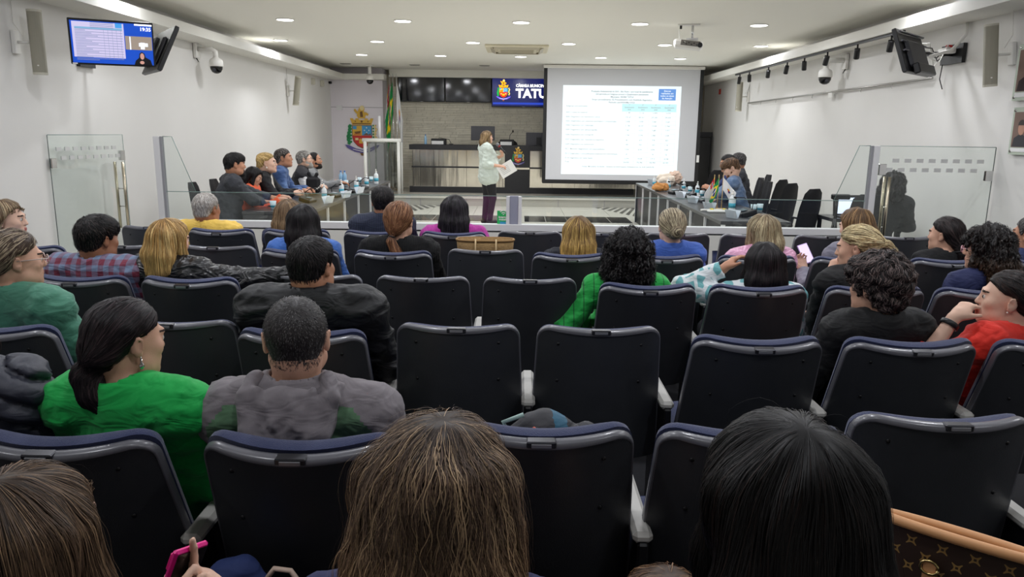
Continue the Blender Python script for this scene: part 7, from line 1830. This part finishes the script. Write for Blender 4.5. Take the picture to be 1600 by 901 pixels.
# patterned tote bag at lower right
a_ = Vector(at(1360, 803, 1.42)); b2 = Vector(at(1660, 880, 1.22)); b2.z = a_.z = (a_.z+b2.z)/2
dx_ = b2-a_; wl = dx_.length; ang = math.atan2(dx_.y, dx_.x)
tb = empty('tote_bag', (a_.x, a_.y, a_.z-.30), ang, 'brown tote bag with small gold flower pattern and tan leather trim', 'handbag')
def tote_mat():
    m = mat('monogram_canvas', (58, 40, 30), .5); nt = m.node_tree; N = nt.nodes; L = nt.links; b = N['Principled BSDF']
    tc = N.new('ShaderNodeTexCoord'); mp = N.new('ShaderNodeMapping'); mp.inputs['Scale'].default_value = (26, 26, 26); mp.inputs['Rotation'].default_value = (0, PI/4, 0); L.new(tc.outputs['Object'], mp.inputs[0])
    fr = N.new('ShaderNodeVectorMath'); fr.operation = 'FRACTION'; L.new(mp.outputs[0], fr.inputs[0]); sb_ = N.new('ShaderNodeVectorMath'); sb_.operation = 'SUBTRACT'; sb_.inputs[1].default_value = (.5, .5, .5); L.new(fr.outputs[0], sb_.inputs[0])
    sp_ = N.new('ShaderNodeSeparateXYZ'); L.new(sb_.outputs[0], sp_.inputs[0])
    def M2(op, a, b=None, v=None):
        q = N.new('ShaderNodeMath'); q.operation = op; L.new(a, q.inputs[0])
        if b is not None: L.new(b, q.inputs[1])
        if v is not None: q.inputs[1].default_value = v
        return q.outputs[0]
    ax = M2('ABSOLUTE', sp_.outputs[0]); az = M2('ABSOLUTE', sp_.outputs[2])
    pr = M2('MULTIPLY', ax, az); s1 = M2('ADD', ax, az); flower = M2('LESS_THAN', s1, v=.34); notc = M2('LESS_THAN', pr, v=.0095); ct = M2('GREATER_THAN', s1, v=.09)
    f = M2('MULTIPLY', M2('MULTIPLY', flower, notc), ct)
    mx = N.new('ShaderNodeMix'); mx.data_type = 'RGBA'; L.new(f, mx.inputs[0]); mx.inputs[6].default_value = (*lin((52, 36, 28)), 1); mx.inputs[7].default_value = (*lin((150, 118, 66)), 1); L.new(mx.outputs[2], b.inputs['Base Color']); return m
M_mono = tote_mat(); M_tan = mat('tan_leather', (222, 164, 112), .5, noise=.06, nscale=20)
G = []
for i in range(11):
    u = i/10; y_ = .022*math.sin(PI*u)**.5 if 0 < u < 1 else 0
    G.append([(wl*u*(.9+.1*v)+wl*.05*(1-v), -y_*(1-.2*v), .30*v) for v in (0, .25, .5, .75, 1)])
G2 = [[(p[0], -p[1]*1.0, p[2]) for p in r] for r in G]
b = MB(); b.grid(G); b.grid(G2[::-1]); b.build('body', M_mono, tb)
for sgn in (-1, 1):
    MB().tube([(p[-1][0], sgn*abs(p[-1][1]) if abs(p[-1][1]) > 0 else 0, .302) for p in G], .0105, 8).build('rim', M_tan, tb)
MB().tube([(.0, 0, .30), (-.012, .0, .308), (-.028, 0, .298)], [.012, .012, .008], 8).build('zip_end', M_tan, tb)
MB().lathe([(.012, -.003), (.015, 0), (.012, .003)], (.012, -.0, .318), 10, M=Matrix.Rotation(1.2, 3, 'X')).build('zip_pull', mat('brass', (214, 190, 130), .25, 1.0), tb)
for x_ in (.12, .42):
    MB().box((x_, -.028, .2), (.022, .006, .09)).build('handle_tab', M_tan, tb)
    b = MB(); b.tube([(x_+.016*math.cos(2*PI*k/12), -.032, .235+.014*math.sin(2*PI*k/12)) for k in range(13)], .003, 6); b.build('ring', MATS['brass'], tb)
b = MB(); b.tube([(-.005+.008*math.cos(2*PI*k/10), -.004, .262+.014*math.sin(2*PI*k/10)) for k in range(11)], .003, 6); b.build('ring', MATS['brass'], tb)

# navy bag hooked on the back of the chair behind the hooded man
q = at(372, 905, 1.70); nb_ = empty('navy_bag', (q.x, 1.70, q.z-.12), 0, 'navy fabric bag with a cream strap hooked on a chair back, bottom edge', 'bag')
G = Field((-.25, -.15, -.2), (.25, .15, .25), .011); G.prim(('ell', (0, 0, 0), (.095, .055, .18), None, .02)); G.prim(('ell', (-.01, 0, .1), (.075, .05, .07), None, .03)); G.wrinkle(.005, .07, 8); V, Q = G.mesh(); link('body', np_mesh('navy_bag_body', V, Q, cloth_mat('navy_canvas', (38, 54, 104))), nb_)
MB().tube([(.075, -.02, .13), (.1, -.02, .165), (.14, -.02, .16), (.165, -.02, .12), (.165, -.02, .02)], .007, 8).build('strap', mat('cream_strap', (216, 190, 172), .6), nb_)
# phones
def phone(c, R, rgb, label, s=1.0, screen=(20, 16, 20), emit=None):
    e = empty('mobile_phone', tuple(c), 0, label, 'phone'); M4 = Matrix(R).to_4x4() if not isinstance(R, Matrix) else R.to_4x4()
    MB().box((0, 0, 0), (.076*s, .012, .155*s), bev=.004).xf(M4).build('case', mat('case_%d_%d' % (rgb[0], rgb[1]), rgb, .35), e)
    MB().box((0, -.0065, 0), (.066*s, .002, .142*s)).xf(M4).build('screen', mat('phone_screen_%d' % screen[0], screen, .1, emit=emit, estr=.7), e)
    b = MB(); b.box((-.02*s, .008, .05*s), (.028*s, .006, .034*s), bev=.002); b.xf(M4).build('camera_bump', MATS['case_%d_%d' % (rgb[0], rgb[1])], e)
    return e
ph = at(279, 910, 1.18)
_L = (CU*.92+CR*.36-CF*.12).normalized(); _W = (CR*.42+CF*.9); _W = (_W-_L*_W.dot(_L)).normalized(); _N = _L.cross(_W)
if _N.dot(CF) < 0: _N = -_N
phone(ph, Matrix((_W, _N, _L)).transposed() if Matrix((_W, _N, _L)).determinant() > 0 else Matrix((-_W, _N, _L)).transposed(), (240, 22, 140), 'hot pink phone held by the woman at the bottom left', .95)
ph = at(1259, 396, 5.32)
phone(ph, Matrix.Rotation(-.35, 3, 'Y') @ Matrix.Rotation(-.5, 3, 'X'), (190, 160, 214), 'lilac phone held by the person in grey', .95, (200, 190, 214), (214, 200, 225))
